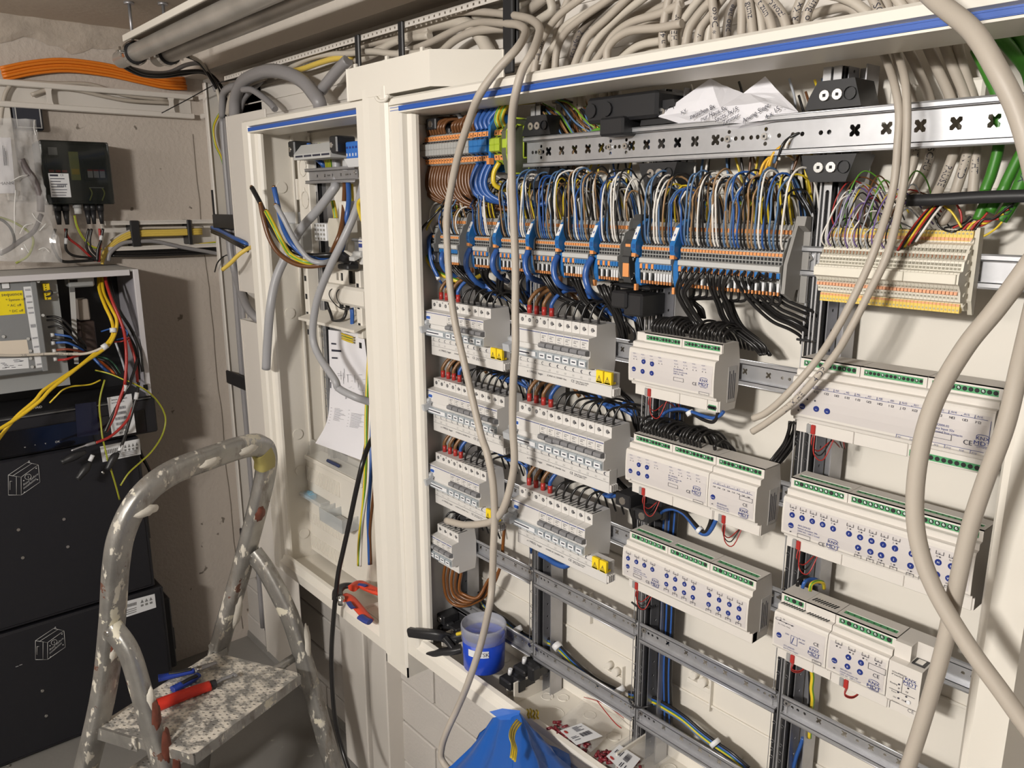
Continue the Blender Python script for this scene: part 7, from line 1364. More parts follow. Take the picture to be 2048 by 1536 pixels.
c = [(-1.115,-.605,.505),(-1.115,-.526,.498),(-1.115,-.527,.47),(-1.115,-.607,.475)]; plateq(c, LABW, 'rating_label'); m = MB()
for k in range(14): u, v = random.uniform(.2, .8), random.uniform(.1, .85); m.add([q4(c, u, v), q4(c, u + .12, v), q4(c, u + .12, v + .04), q4(c, u, v + .04)], [(0, 1, 2, 3)])
m.build('label_lettering', INK, t)
c = [(-1.115,-.562,.698),(-1.115,-.543,.698),(-1.115,-.544,.68),(-1.115,-.562,.681)]; plateq(c, BLACK, 'switch_label'); c = [(-1.113,-.561,.696),(-1.113,-.545,.696),(-1.113,-.545,.682),(-1.113,-.561,.682)]; plateq(c, LABW, 'switch_label')
a = rx([(-1.15,-.401,.711),(-1.15,-.337,.669)]); MB().cbox(-1.2, -1.15, a[0], a[1], a[2], a[3], .004).box(-1.151, -1.149, a[0] + .003, a[0] + .022, a[2] + .015, a[2] + .022, 1).build('latch_unit', [INV2, DARK], t)
c = [(-1.155,-.4,.677),(-1.155,-.386,.677),(-1.155,-.401,.458),(-1.155,-.412,.46)]; plateq(c, LGREY, 'edge_strip')
c = [(-1.154,-.4,.671),(-1.154,-.387,.671),(-1.154,-.388,.657),(-1.154,-.4,.657)]; plateq(c, M('strip_print', (.12, .12, .12), .6), 'code_patch')
a = rx([(-1.18,-.38,.633),(-1.18,-.351,.524)])
MB().cbox(-1.22, -1.18, a[0], a[1], a[2] + .05, a[3], .003).build('tan_module', M('tan_module', (.36, .31, .27), .5), t)
MB().cbox(-1.22, -1.185, a[0], a[1] + .01, a[2] - .04, a[2] + .046, .003).build('dark_module', M('dark_module', (.06, .04, .035), .4), t)
a = (-1.14,-.4578,.676); 
for k in range(2):
    m = MB().cbox(-1.15, -1.135, a[1] - .008, a[1] + .008, a[2] - .009 - .024 * k, a[2] + .01 - .024 * k, .001)
    for i in range(3): m.disc((-1.1345, a[1] - .002, a[2] + .006 - .006 * i - .024 * k), (1, 0, 0), .0016, 6, 1)
    m.build('yellow_plug', [YCAP, DARK], t)
MB().tube([(-1.13,-.465,.663),(-1.125,-.453,.668),(-1.125,-.448,.662),(-1.13,-.453,.654),(-1.13,-.463,.652)], .0022, 8).build('jumper_loop', BLACK, t)
for q in [(-1.125,-.459,.55),(-1.125,-.46,.528),(-1.125,-.46,.507),(-1.125,-.46,.484)]: MB().cyl((q[0], q[1] - .006, q[2]), (q[0], q[1] + .002, q[2]), .0055, 10).build('wire_seal', M('seal_white', (.62, .62, .62), .3), t)
g = 'wires inside the inverter housing'
IW = (('black', BLACKW, .003, [(-1.13,-.467,.599),(-1.11,-.449,.599),(-1.1,-.432,.586),(-1.1,-.413,.556),(-1.12,-.388,.517),(-1.14,-.382,.496)]), ('black', BLACKW, .003, [(-1.13,-.468,.59),(-1.11,-.454,.591),(-1.1,-.439,.578),(-1.1,-.42,.547),(-1.12,-.394,.515)]), ('black', BLACKW, .003, [(-1.13,-.467,.571),(-1.11,-.448,.574),(-1.1,-.426,.556),(-1.11,-.405,.524),(-1.13,-.384,.497)]),
 ('blue', BLUEW, .0032, [(-1.125,-.456,.551),(-1.11,-.435,.547),(-1.11,-.417,.539),(-1.12,-.398,.516),(-1.14,-.382,.494)]), ('blue', BLUEW, .0032, [(-1.125,-.456,.528),(-1.11,-.433,.528),(-1.11,-.414,.517),(-1.13,-.388,.498)]), ('black', BLACKW, .003, [(-1.13,-.465,.536),(-1.12,-.443,.536),(-1.12,-.421,.529),(-1.13,-.4,.51)]),
 ('brown', M('red_brown', (.25, .06, .03), .35), .0034, [(-1.125,-.457,.508),(-1.11,-.435,.51),(-1.12,-.409,.502),(-1.14,-.383,.491)]), ('red', REDW, .0034, [(-1.125,-.456,.481),(-1.11,-.438,.483),(-1.12,-.411,.487),(-1.14,-.383,.489)]))
for i, (nm, m, r, P) in enumerate(IW): wire(nm + '_wire', P, r, m, '%s wire leaving the grey inverter unit, %s from top' % (nm, ORD[i]), 'wire', g)
YCM = bpy.data.materials['yellow_cable']
for i, P in enumerate(([*[(-1.2,-.313,.696),(-1.16,-.325,.658),(-1.11,-.328,.62),(-1.08,-.324,.586),(-1.08,-.321,.56),(-1.075,-.328,.537),(-1.068,-.35,.515),(-1.06,-.382,.496),(-1.045,-.426,.47),(-1.03,-.469,.45),(-1.01,-.518,.428)], *[(-1,-.543,.406),(-.99,-.588,.375),(-.98,-.631,.332),(-.97,-.663,.296)]], [*[(-1.2,-.305,.696),(-1.15,-.317,.648),(-1.1,-.314,.609),(-1.08,-.31,.58),(-1.07,-.319,.548),(-1.06,-.34,.519),(-1.05,-.368,.502),(-1.03,-.409,.485),(-1.01,-.457,.459),(-.99,-.508,.43)], *[(-.98,-.535,.408),(-.97,-.582,.38),(-.955,-.631,.359),(-.94,-.669,.346)]])):
    wire('yellow_cable', P, .0045, (M('yellow_cable_bright', (.75, .5, .02), .4) if i == 0 else bpy.data.materials['yellow_cable_bright']), 'yellow cable crossing out of the inverter housing to lower left, %s' % ('starting left of its twin', 'starting right of its twin')[i], n=10, seg=8)
for i, (a, b) in enumerate(([(-1.062,-.326,.562),(-1.06,-.327,.55)], [(-1.045,-.35,.52),(-1.045,-.362,.513)])): solo('marker_sleeve', MB().cyl(a, b, .0085, 10), LABW, 'white sleeve joining the yellow cables in the inverter, %s' % ('upper', 'lower')[i], 'sleeve')
P = [(-1.1,-.599,.516),(-1.1,-.572,.512),(-1.1,-.546,.509),(-1.098,-.512,.507),(-1.09,-.468,.505),(-1.08,-.433,.501),(-1.07,-.402,.499),(-1.06,-.377,.505),(-1.052,-.36,.513)]
mb = MB().tube(P, .0038, 10, 0); mb.ctext('DIG', P, .22, .0055, .0038, CAMP, 1).ctext('INT 2', P, .36, .0055, .0038, CAMP, 1).ctext('Alarma Z 4ms', P, .53, .005, .0038, CAMP, 1)
solo('grey_cable', mb, [CABLEP, INK], 'pale grey lettered cable across the grey inverter unit', 'cable')
RW = (('red', REDW, .0042, [*[(-1.18,-.303,.703),(-1.14,-.309,.67),(-1.1,-.31,.63),(-1.08,-.302,.584),(-1.07,-.297,.545),(-1.07,-.297,.502),(-1.06,-.303,.46),(-1.05,-.314,.414)], *[(-1.04,-.32,.401),(-1.04,-.334,.37),(-1.04,-.353,.326),(-1.04,-.379,.284)]], 'long red cable with white marker down to the plugs'), ('red', REDW, .0038, [*[(-1.1,-.28,.526),(-1.09,-.275,.487),(-1.08,-.273,.453),(-1.07,-.277,.401)]], 'shorter red cable right inside the housing'),
 ('black', BLACKW, .0045, [(-1.19,-.287,.695),(-1.15,-.295,.646),(-1.12,-.288,.596),(-1.1,-.27,.547),(-1.09,-.258,.494),(-1.08,-.259,.451),(-1.08,-.257,.428)], 'black cable along the housing side, front one'), ('black', BLACKW, .0045, [(-1.2,-.295,.695),(-1.17,-.302,.645),(-1.14,-.295,.59),(-1.12,-.278,.537),(-1.1,-.264,.482),(-1.09,-.267,.405)], 'black cable along the housing side, rear one'),
 ('blue', BLUEW, .0022, [(-1.12,-.342,.547),(-1.1,-.322,.555),(-1.08,-.303,.559),(-1.07,-.289,.547),(-1.075,-.295,.531),(-1.1,-.309,.523)], 'blue wire looped round the red cable'), ('red', REDW, .002, [(-1.1,-.316,.517),(-1.08,-.303,.52),(-1.08,-.286,.525)], 'thin red wire under the blue loop'),
 ('blue', BLUEW, .004, [(-1.12,-.369,.475),(-1.11,-.36,.46),(-1.1,-.35,.445),(-1.11,-.337,.432)], 'blue cable end at the foot of the inverter housing'), ('orange', M('orange_red', (.6, .12, .02), .4), .0035, [(-1.13,-.358,.47),(-1.12,-.342,.451),(-1.11,-.327,.431),(-1.11,-.316,.42)], 'orange-red wire at the foot of the inverter housing'), ('dark_green', M('dark_green', (.02, .1, .05), .4), .0028, [(-1.14,-.357,.475),(-1.13,-.336,.469),(-1.12,-.32,.451),(-1.11,-.309,.424)], 'dark green wire at the foot of the inverter housing'), ('black', BLACKW, .004, [(-1.13,-.359,.472),(-1.12,-.339,.462),(-1.11,-.324,.439),(-1.1,-.315,.413)], 'black wire beside the dark green one at the housing foot'),
 ('grey', GREYW, .003, [(-1.14,-.304,.508),(-1.13,-.3,.48),(-1.12,-.297,.454),(-1.1,-.298,.433)], 'grey wire low inside the housing'), ('black', BLACKW, .004, [*[(-1.08,-.267,.468),(-1.06,-.284,.439),(-1.05,-.298,.416)], *[(-1.04,-.306,.403),(-1.045,-.335,.36),(-1.04,-.36,.323),(-1.035,-.385,.281)]], 'black cable crossing down beside the long red one'),
 ('red', REDW, .0038, [(-1.06,-.299,.334),(-1.05,-.318,.306),(-1.045,-.344,.283),(-1.04,-.374,.266),(-1.03,-.411,.26)], 'red cable sweeping left to the black plug'), ('black', BLACKW, .0042, [(-1.06,-.277,.403),(-1.06,-.285,.368),(-1.055,-.301,.328),(-1.05,-.315,.298),(-1.04,-.335,.256),(-1.03,-.356,.222)], 'black cable with white sleeves down to the right plug'))
for nm, m, r, P, lb in RW: wire(nm + '_cable', P, r, m, lb, n=10)
for i, (a, b) in enumerate(([(-1.04,-.316,.405),(-1.04,-.322,.389)], [(-1.06,-.284,.375),(-1.058,-.29,.356)], [(-1.036,-.344,.238),(-1.032,-.355,.224)], [(-1.03,-.421,.228),(-1.03,-.43,.213)])): solo('marker_sleeve', MB().cyl(a, b, .0056, 10), LABW, 'white sleeve on a cable before the black tower, %s from top' % ORD[i], 'sleeve')
EW = ([(-1.08,-.368,.42),(-1.075,-.393,.413),(-1.075,-.418,.413),(-1.075,-.44,.414),(-1.075,-.463,.408),(-1.078,-.479,.394),(-1.085,-.496,.376)], [*[(-1.07,-.36,.421),(-1.06,-.377,.383),(-1.055,-.385,.35),(-1.05,-.387,.307),(-1.04,-.39,.272),(-1.035,-.388,.237),(-1.03,-.386,.204),(-1.03,-.38,.17),(-1.04,-.371,.121),(-1.05,-.364,.079)]], [*[(-1.1,-.374,.445),(-1.08,-.344,.434),(-1.06,-.311,.414)], *[(-1.05,-.299,.408),(-1.05,-.264,.381),(-1.07,-.233,.345),(-1.08,-.213,.305),(-1.08,-.21,.272),(-1.07,-.228,.233),(-1.05,-.265,.2),(-1.04,-.301,.178),(-1.03,-.337,.157),(-1.03,-.362,.126)]])
for i, P in enumerate(EW): wire('earth_wire', P, .0022, YEL, ('thin green-yellow wire lying over the black control panel', 'thin green-yellow wire hanging straight down before the black tower', 'thin green-yellow wire bowing out right of the black tower')[i], 'wire', mat2=GRN, n=8)
for i, (P, lb) in enumerate((([(-1.03,-.411,.261),(-1.03,-.442,.257),(-1.03,-.471,.251)], 'black plug with steel pin pointing left'), ([(-1.03,-.436,.241),(-1.03,-.465,.234),(-1.03,-.498,.224)], 'black plug pointing left below the steel pin'), ([(-1.03,-.429,.21),(-1.025,-.444,.195),(-1.02,-.468,.172)], 'black plug hanging below a white sleeve'), ([(-1.03,-.357,.22),(-1.025,-.372,.21),(-1.02,-.393,.182)], 'black plug at the end of the right black cable'))):
    mb = MB().tube(P, (lambda s: .004 + .007 * math.sin(min(1, s * 1.15) * 2.6)) if i else (lambda s: .0045 if s < .4 else .0025), 12, 0 if i else 2)
    if i == 3: mb.cyl((-1.02,-.4067,.1807), (-1.02,-.4024,.1725), .003, 8, 1)
    solo('cable_plug', mb, [BLACK, SCREW, STEELD], lb, 'plug')
# tower
t = thing('control_unit', 'glossy black control unit with dark display under the inverter housing', 'control unit')
zc0, zc1 = .243, ZI - .007
MB().cbox(XW, XF + .006, YL, -.229, zc0, zc1, .004).build('housing', TB_, t)
MB().cbox(XF + .006, XF + .009, YL, -.26, zc0 + .004, zc1 - .03, .0015).build('front_glass', GLB, t)
MB().box(XF - .02, XF + .007, YL, -.24, zc1, zc1 + .003).build('top_edge', M('edge_grey', (.12, .12, .12), .4), t)
c = [(-1.091,-.436,.361),(-1.091,-.383,.359),(-1.091,-.387,.266),(-1.091,-.441,.268)]; plateq(c, M('display', (.012, .013, .03), .2), 'display')
c = [(-1.091,-.355,.366),(-1.091,-.291,.367),(-1.091,-.29,.253),(-1.091,-.354,.251)]; plateq(c, LABW, 'barcode_label'); m = MB()
qtext(m, c, 'SERIAL NUMBER', .15, .1, .004); qtext(m, c, 'BATTERY-BOX', .15, .17, .0035)
for k in range(5):
    for i in range(14): m.add([q4(c, .22 + .035 * i, .27 + .13 * k), q4(c, .22 + .035 * i + random.uniform(.008, .025), .27 + .13 * k), q4(c, .22 + .035 * i + .015, .34 + .13 * k), q4(c, .22 + .035 * i, .34 + .13 * k)], [(0, 1, 2, 3)])
qtext(m, c, 'Art 1326', .3, .95, .005); m.build('label_lettering', INK, t)
m = MB()
for s, q in (('=', (-1.0903,-.5684,.2631)), ('^', (-1.0903,-.5443,.2638)), ('v', (-1.0903,-.5199,.2645)), ('OK', (-1.0903,-.4954,.2629))): m.text(s, q, (0, 1, 0), (0, 0, 1), .0055)
m.text('MAID', (-1.0903,-.5349,.3648), (0, 1, 0), (0, 0, 1), .006); m.build('key_symbols', LGREY, t)
def battery(z0, z1, yr, lab, icon, screws, side):
    t = thing('battery_module', lab, 'battery', None)
    MB().cbox(XW, XF, YL, yr, z0 + .002, z1 - .002, .004).build('housing', TB_, t)
    MB().cbox(XF - .004, XF + .003, YL, yr - .008, z0 + .01, z1 - .004, .003).build('front_cover', TB_, t)
    MB().cbox(XW, XF - .05, yr, yr + side, z0 + .08, z1 - .07, .004).cbox(XW + .02, XF - .08, yr, yr + side + .012, z0 + .12, z0 + .2, .004).build('side_cable_cover', TB_, t)
    for y, z in screws:
        MB().cyl((XF + .003, y, z), (XF + .006, y, z), .0042, 12).build('cover_screw', SCREW, t)
    if icon:
        c = icon; m = MB()
        def ln(u0, v0, u1, v1):
            a, b = q4(c, u0, v0, .0006), q4(c, u1, v1, .0006); m.tube([a, b], .0007, 4, seg=1)
        for l in ((.0, .42, .0, 1), (0, 1, .4, 1.0), (.4, .48, .4, 1), (0, .42, .4, .48), (0, .42, .6, .05), (.4, .48, .95, .12), (.6, .05, .95, .12), (.95, .12, 1, .62), (1, .62, .4, 1), (.25, .45, .25, 1), (.12, .45, .75, .08), (.05, .6, .05, .85), (.05, .6, .12, .6), (.62, .05, .66, 0), (.66, 0, .68, .06)): ln(*l)
        ce = q4(c, .62, .47, .0006); m.tube([(ce.x, ce.y + .0075 * math.cos(a * .524), ce.z + .0075 * math.sin(a * .524)) for a in range(13)], .0007, 4, seg=1)
        m.text('i', (ce.x, ce.y - .001, ce.z - .004), (0, 1, 0), (0, 0, 1), .008)
        d = Vector((0, 1, .62)); m.text('Read before', q4(c, .47, .74, .0006), d, (0, 0, 1), .0062).text('installation', q4(c, .47, .84, .0006), d, (0, 0, 1), .0062)
        for u, v in ((.88, .22), (.92, .55), (.48, .58), (.5, .92)): m.disc(q4(c, u, v, .0007), (1, 0, 0), .0018, 6)
        m.build('printed_pictogram', LGREY, t)
    return t
t = battery(-.236, .24, -.283, 'upper black battery module with printed pictogram, left edge', [(-1.096,-.607,.237),(-1.096,-.536,.221),(-1.096,-.547,.126),(-1.096,-.618,.144)], [(p[1], p[2]) for p in [(-1.097,-.499,.043),(-1.097,-.608,.043),(-1.097,-.499,-.039),(-1.097,-.608,-.038)]], .012)
c = [(-1.096,-.387,.229),(-1.096,-.282,.231),(-1.096,-.283,.184),(-1.096,-.385,.183)]; plateq(c, LABW, 'warning_label'); m = MB()
for k in range(9): u = .08 + .045 * k; m.add([q4(c, u, .28), q4(c, u + .03, .28), q4(c, u + .03, .55), q4(c, u, .55)], [(0, 1, 2, 3)])
for k in range(4):
    a, b, d = q4(c, .58 + .1 * k, .4), q4(c, .65 + .1 * k, .4), q4(c, .615 + .1 * k, .18); m.add([a, b, d], [(0, 1, 2)])
    m.add([q4(c, .58 + .1 * k, .48), q4(c, .64 + .1 * k, .48), q4(c, .63 + .1 * k, .62), q4(c, .59 + .1 * k, .62)], [(0, 1, 2, 3)])
for k in range(3): m.add([q4(c, .08, .66 + .1 * k), q4(c, .9, .66 + .1 * k), q4(c, .9, .7 + .1 * k), q4(c, .08, .7 + .1 * k)], [(0, 1, 2, 3)])
m.build('label_lettering', M('label_grey_ink', (.2, .2, .2), .6), t)
c = [(-1.185,-.283,-.186),(-1.084,-.283,-.143),(-1.092,-.283,-.167),(-1.194,-.283,-.213)]
MB().box(-1.16, -1.115, -.2835, -.2825, -.135, -.115).build('side_label', LABW, t)
t = battery(ZF + .004, -.24, -.262, 'lower black battery module standing on the floor, left edge', [(-1.096,-.603,-.246),(-1.096,-.532,-.273),(-1.096,-.544,-.371),(-1.096,-.615,-.342)], [(p[1], p[2]) for p in [(-1.097,-.61,-.442),(-1.097,-.61,-.522),(-1.097,-.717,-.63),(-1.097,-.392,-.331)]], .03)
c = [(-1.096,-.382,-.252),(-1.096,-.289,-.256),(-1.096,-.289,-.301),(-1.096,-.392,-.302)]; plateq(c, LABW, 'warning_label'); m = MB()
for k in range(9): u = .08 + .042 * k; m.add([q4(c, u, .2), q4(c, u + .03, .2), q4(c, u + .03, .4), q4(c, u, .4)], [(0, 1, 2, 3)])
for k in range(3): m.add([q4(c, .56 + .13 * k, .38), q4(c, .66 + .13 * k, .38), q4(c, .61 + .13 * k, .15)], [(0, 1, 2)]).add([q4(c, .57 + .13 * k, .48), q4(c, .65 + .13 * k, .48), q4(c, .65 + .13 * k, .62), q4(c, .57 + .13 * k, .62)], [(0, 1, 2, 3)])
for k in range(3): m.add([q4(c, .08, .55 + .13 * k), q4(c, .45, .55 + .13 * k), q4(c, .45, .6 + .13 * k), q4(c, .08, .6 + .13 * k)], [(0, 1, 2, 3)])
m.build('label_lettering', bpy.data.materials['label_grey_ink'], t)
m = MB(); q = (-1.0965,-.6628,-.3456); m.box(q[0], q[0] + .0006, q[1], q[1] + .007, q[2], q[2] + .0012).box(q[0], q[0] + .0006, q[1] + .009, q[1] + .016, q[2] + .001, q[2] + .0022); m.build('printed_dashes', LGREY, t)
for i, P in enumerate(((-1.17, -.262, .16), (-1.185, -.258, .15))): wire('battery_cable', [(P[0], -.27, .21), (P[0], P[1], P[2]), (P[0] - .01, P[1] + .022, .09), (P[0] - .02, P[1] + .012, .03), (P[0] - .02, -.265, -.02)], .0045, (BLACKW, REDW)[i], '%s cable at the right side of the upper battery module' % ('black', 'dark red')[i])
# clear plastic bag with papers and a cable
FILM = M('clear_film', (.78, .77, .76), .15, alpha=.3, spec=1)
t = thing('plastic_bag', 'large clear plastic bag with papers and cables on top of the inverter housing', 'bag')
random.seed(8)
def film(P, Q, nu, nv, amp, nm, par, mat):
    A, B = cr(P, nv), cr(Q, nv); L_ = min(len(A), len(B)); vs = []
    for j in range(L_):
        for i in range(nu + 1):
            p = A[j].lerp(B[j], i / nu); vs.append(p + Vector((random.uniform(-amp, amp) + amp * 1.5 * math.sin(i * 1.9 + j * .8), random.uniform(-amp, amp) * .4, random.uniform(-amp, amp) * .3)))
    mb = MB().add(vs, [(j * (nu + 1) + i, j * (nu + 1) + i + 1, (j + 1) * (nu + 1) + i + 1, (j + 1) * (nu + 1) + i) for j in range(L_ - 1) for i in range(nu)], 0, True)
    return mb.build(nm, mat, par)
film([(-1.2,-.554,1.107),(-1.17,-.58,.994),(-1.14,-.605,.868),(-1.12,-.622,.757)], [(-1.2,-.419,1.106),(-1.18,-.423,.983),(-1.16,-.423,.878),(-1.14,-.414,.739)], 12, 8, .008, 'front_film', t, FILM)
film([(-1.23,-.55,1.109),(-1.24,-.571,.997),(-1.24,-.592,.866),(-1.24,-.608,.75)], [(-1.23,-.413,1.109),(-1.24,-.407,.985),(-1.23,-.398,.864),(-1.22,-.395,.733)], 8, 8, .004, 'rear_film', t, FILM)
m = MB()
for P in ([(-1.198,-.422,1.106),(-1.195,-.426,1.083),(-1.193,-.424,1.067)], [(-1.16,-.502,.947),(-1.16,-.48,.96),(-1.165,-.461,.965)], [(-1.15,-.495,.926),(-1.145,-.504,.879),(-1.14,-.512,.819)], [(-1.15,-.465,.868),(-1.15,-.457,.852),(-1.148,-.444,.84)], [(-1.146,-.454,.823),(-1.146,-.437,.841)], [(-1.14,-.501,.816),(-1.14,-.487,.837),(-1.142,-.469,.841)], [(-1.135,-.464,.775),(-1.135,-.45,.779),(-1.135,-.439,.767)], [(-1.13,-.557,.766),(-1.13,-.54,.755)], [(-1.138,-.495,.79),(-1.135,-.487,.768)]): m.tube(P, .0014, 5)
m.build('crease_highlights', M('crease_highlight', (.85, .84, .82), .15, alpha=.75), t)  # pale strands along the creases, highlights put in as colour
t2 = thing('instruction_sheets', 'white instruction papers inside the clear plastic bag', 'paper')
c = [(-1.215,-.548,1.055),(-1.215,-.479,1.06),(-1.2,-.487,.919),(-1.2,-.561,.918)]
A_ = [Vector(p) for p in c]; MB().add([A_[0].lerp(A_[1], i / 4).lerp(A_[3].lerp(A_[2], i / 4), j / 4) + Vector((.003 * math.sin(i * 2 + j), 0, 0)) for j in range(5) for i in range(5)], [(j * 5 + i, j * 5 + i + 1, j * 5 + i + 6, j * 5 + i + 5) for j in range(4) for i in range(4)], 0, True).build('sheet', PAPER, t2)
m = MB(); qtext(m, c, 'VIESSMANN', .18, .86, .0075)
for k in range(6): m.add([q4(c, .7 + .04 * (k % 3), .14 + .05 * k, .006), q4(c, .72 + .04 * (k % 3), .14 + .05 * k, .006), q4(c, .72 + .04 * (k % 3), .5, .006), q4(c, .7 + .04 * (k % 3), .5, .006)], [(0, 1, 2, 3)])
m.build('printed_lines', INK, t2)
for i, (P, r, mt, lb) in enumerate((([(-1.18,-.468,1.005),(-1.18,-.46,.982),(-1.175,-.447,.956),(-1.175,-.44,.932),(-1.17,-.438,.903),(-1.17,-.441,.871)], .009, M('grey_brown', (.12, .1, .1), .5), 'dark grey plug cable standing inside the clear bag'), ([(-1.17,-.548,.859),(-1.165,-.528,.848),(-1.16,-.515,.827),(-1.16,-.512,.797),(-1.16,-.524,.776)], .0035, BLACKW, 'black cable coil inside the clear bag'), ([(-1.18,-.542,.861),(-1.175,-.508,.847),(-1.17,-.478,.823),(-1.165,-.468,.796),(-1.16,-.486,.759),(-1.16,-.516,.741)], .003, bpy.data.materials['olive'], 'olive cable coil inside the clear bag'), ([(-1.16,-.56,.762),(-1.16,-.528,.777),(-1.16,-.497,.799),(-1.165,-.463,.823),(-1.17,-.44,.865)], .006, bpy.data.materials['grey_brown'], 'grey cable lying low inside the clear bag'))):
    wire('bagged_cable', P, r, mt, lb)
# ---------------------------------------------------------------- paint-splashed stepladder
ALU = M('ladder_aluminium', (.37, .36, .34), .4, .7, var=.4, scale=22, bump=.2, bscale=60)
splat(ALU, (.15, .12, .09), .52, .72, 30, .8, stretch=(1, 1, .3), detail=9)
splat(ALU, (.62, .58, .5), .585, .615, 46, .8, stretch=(1, 1, .45), detail=9); splat(ALU, (.13, .055, .035), .64, .655, 17, .8); splat(ALU, (.66, .62, .5), .63, .65, 15, .8, detail=8)
STEPM = M('ladder_step', (.4, .39, .37), .45, .6, var=.25, scale=20, bump=.3, bscale=120)
splat(STEPM, (.68, .63, .55), .44, .56, 30, .9, detail=12)
lad = thing('stepladder', 'low aluminium stepladder covered in paint splashes at lower left', 'ladder')
LO = Vector((-.457, -.603, -.2)); LU = Vector((-.373, .928, 0)); LV = Vector((.881, .474, 0)); th = math.radians(16)
LW = Vector((math.sin(th) * LV.x, math.sin(th) * LV.y, math.cos(th))); LN = LU.cross(LW).normalized()
LN = -LN if LN.dot(LV) < 0 else LN
def fp(s, h): return LO + LU * s + LW * h
def sweep(P, n, wa, wb, mat, nm, par, seg=6, taper=None):
    """rounded flat section (wa across, wb along n) swept along P"""
    Q = cr(P, seg); vs = []; K = 12; mb = MB(); n = Vector(n)
    for i, p in enumerate(Q):
        t = (Q[min(i + 1, len(Q) - 1)] - Q[max(i - 1, 0)]).normalized(); nn = (n - t * n.dot(t)).normalized(); b = t.cross(nn); f = taper(i / (len(Q) - 1)) if taper else 1
        for k in range(K):
            a = 2 * math.pi * (k + .5) / K; c, s = math.cos(a), math.sin(a)
            vs.append(p + b * (wa / 2 * f * math.copysign(abs(c) ** .55, c)) + nn * (wb / 2 * f * math.copysign(abs(s) ** .55, s)))
    L_ = len(Q); mb.add(vs, [(i * K + k, i * K + (k + 1) % K, (i + 1) * K + (k + 1) % K, (i + 1) * K + k) for i in range(L_ - 1) for k in range(K)] , 0, True)
    mb.add(vs[:K], [tuple(range(K))]).add(vs[-K:], [tuple(range(K))]); return mb.build(nm, mat, par)
hz = (ZF + .012 - LO.z) / math.cos(th)
sweep([fp(-.055, hz), fp(-.025, hz * .5), fp(.011, .06), fp(.013, .25), fp(.006, .4), fp(.012, .48), fp(.045, .545), fp(.11, .577), fp(.22, .581), fp(.31, .578), fp(.362, .565), fp(.392, .53), fp(.4, .46), fp(.388, .32), fp(.372, .19), fp(.345, .0), fp(.34, hz * .5), fp(.35, hz)], LN, .052, .034, ALU, 'rail_frame', lad)
for s in (-.055, .35): MB().cbox(-.02, .02, -.02, .02, 0, .03, .004).build('foot_cap', BLACK, lad).location = fp(s, hz) - Vector((0, 0, .012))
def sp(s, a, z): return LO + LU * s + LV * a + Vector((0, 0, z))
for s, k in ((-.0, 0), (.392, 1)):
    P = [sp(s, .085, .25), sp(s, .125, .2), sp(s, .148 + .03 * k, .1), sp(s, .168 + .04 * k, .0), sp(s, .2 + .035 * k, -.11), sp(s, .255 + .02 * k, -.28), sp(s, .3 + .015 * k, -.42)]
    sweep(P, LU, .046, .032, ALU, 'support_leg', lad)
    MB().cyl(sp(s - .018, .09, .245), sp(s + .018, .09, .245), .006, 12).build('pivot_bolt', SCREW, lad)
    MB().cbox(-.02, .02, -.02, .02, 0, .028, .004).build('foot_cap', BLACK, lad).location = sp(s, .3 + .015 * k, -.435)
sweep([sp(-.0, .285, -.37), sp(.2, .288, -.37), sp(.392, .3, -.37)], (0, 0, 1), .03, .018, ALU, 'spreader_bar', lad)
# platform with perforations
def step(nm, o, lu, lv, pitch, dots):
    hs = []; vs_ = int(lv / pitch); us = int(lu / pitch)
    for i in range(1, us):
        for j in range(1, vs_): hs.append(rhole(i * lu / us + (.5 * lu / us if j % 2 else 0) - .25 * lu / us, j * lv / vs_, .0034, 6))
    g = MB().plate([(0, .012), (.012, 0), (lu - .012, 0), (lu, .012), (lu, lv - .012), (lu - .012, lv), (.012, lv), (0, lv - .012)], hs, o, LU, LV, -.002 if LU.cross(LV).z < 0 else .002)
    st = g.build(nm, STEPM, lad)
    e = MB()
    for a, b, c, d in (((0, 0), (lu, 0), 0, 0), ((lu, 0), (lu, lv), 0, 0), ((lu, lv), (0, lv), 0, 0), ((0, lv), (0, 0), 0, 0)):
        p, q = o + LU * a[0] + LV * a[1], o + LU * b[0] + LV * b[1]; inw = ((o + LU * lu / 2 + LV * lv / 2) - (p + q) / 2).normalized() * .003
        e.obox(p - Vector((0, 0, .026)), q - p, inw, (0, 0, .0245))
    e.build('step_rim', ALU, st)
    return st
step('platform', LO + LU * .0 + LV * .005, .318, .262, .0125, 0)
step('lower_step', LO + LU * .012 - LV * .085 - Vector((0, 0, .225)), .31, .1, .0125, 0)
for s in (.0, .392): MB().cyl(sp(.03 if s == 0 else .3, .185, -.012), sp(s, .19, -.012), .0105, 12).build('step_pin', ALU, lad)
MB().obox(sp(-.006, .0, -.03), LU * .006, LV * .12, (0, 0, .03)).cyl(sp(-.012, .105, -.018), sp(0, .105, -.018), .007, 12).build('step_bracket', ALU, lad)
MB().obox(sp(.318, .0, -.03), LU * .03, LV * .02, (0, 0, .03)).cyl(sp(.318, .0, .012), sp(.36, .0, .012), .009, 12).build('step_bracket', ALU, lad)
sweep([fp(.395, .5), fp(.39, .525), fp(.372, .553)], LN, .0535, .0355, M('tape', (.42, .36, .12), .5), 'brown_tape', lad)
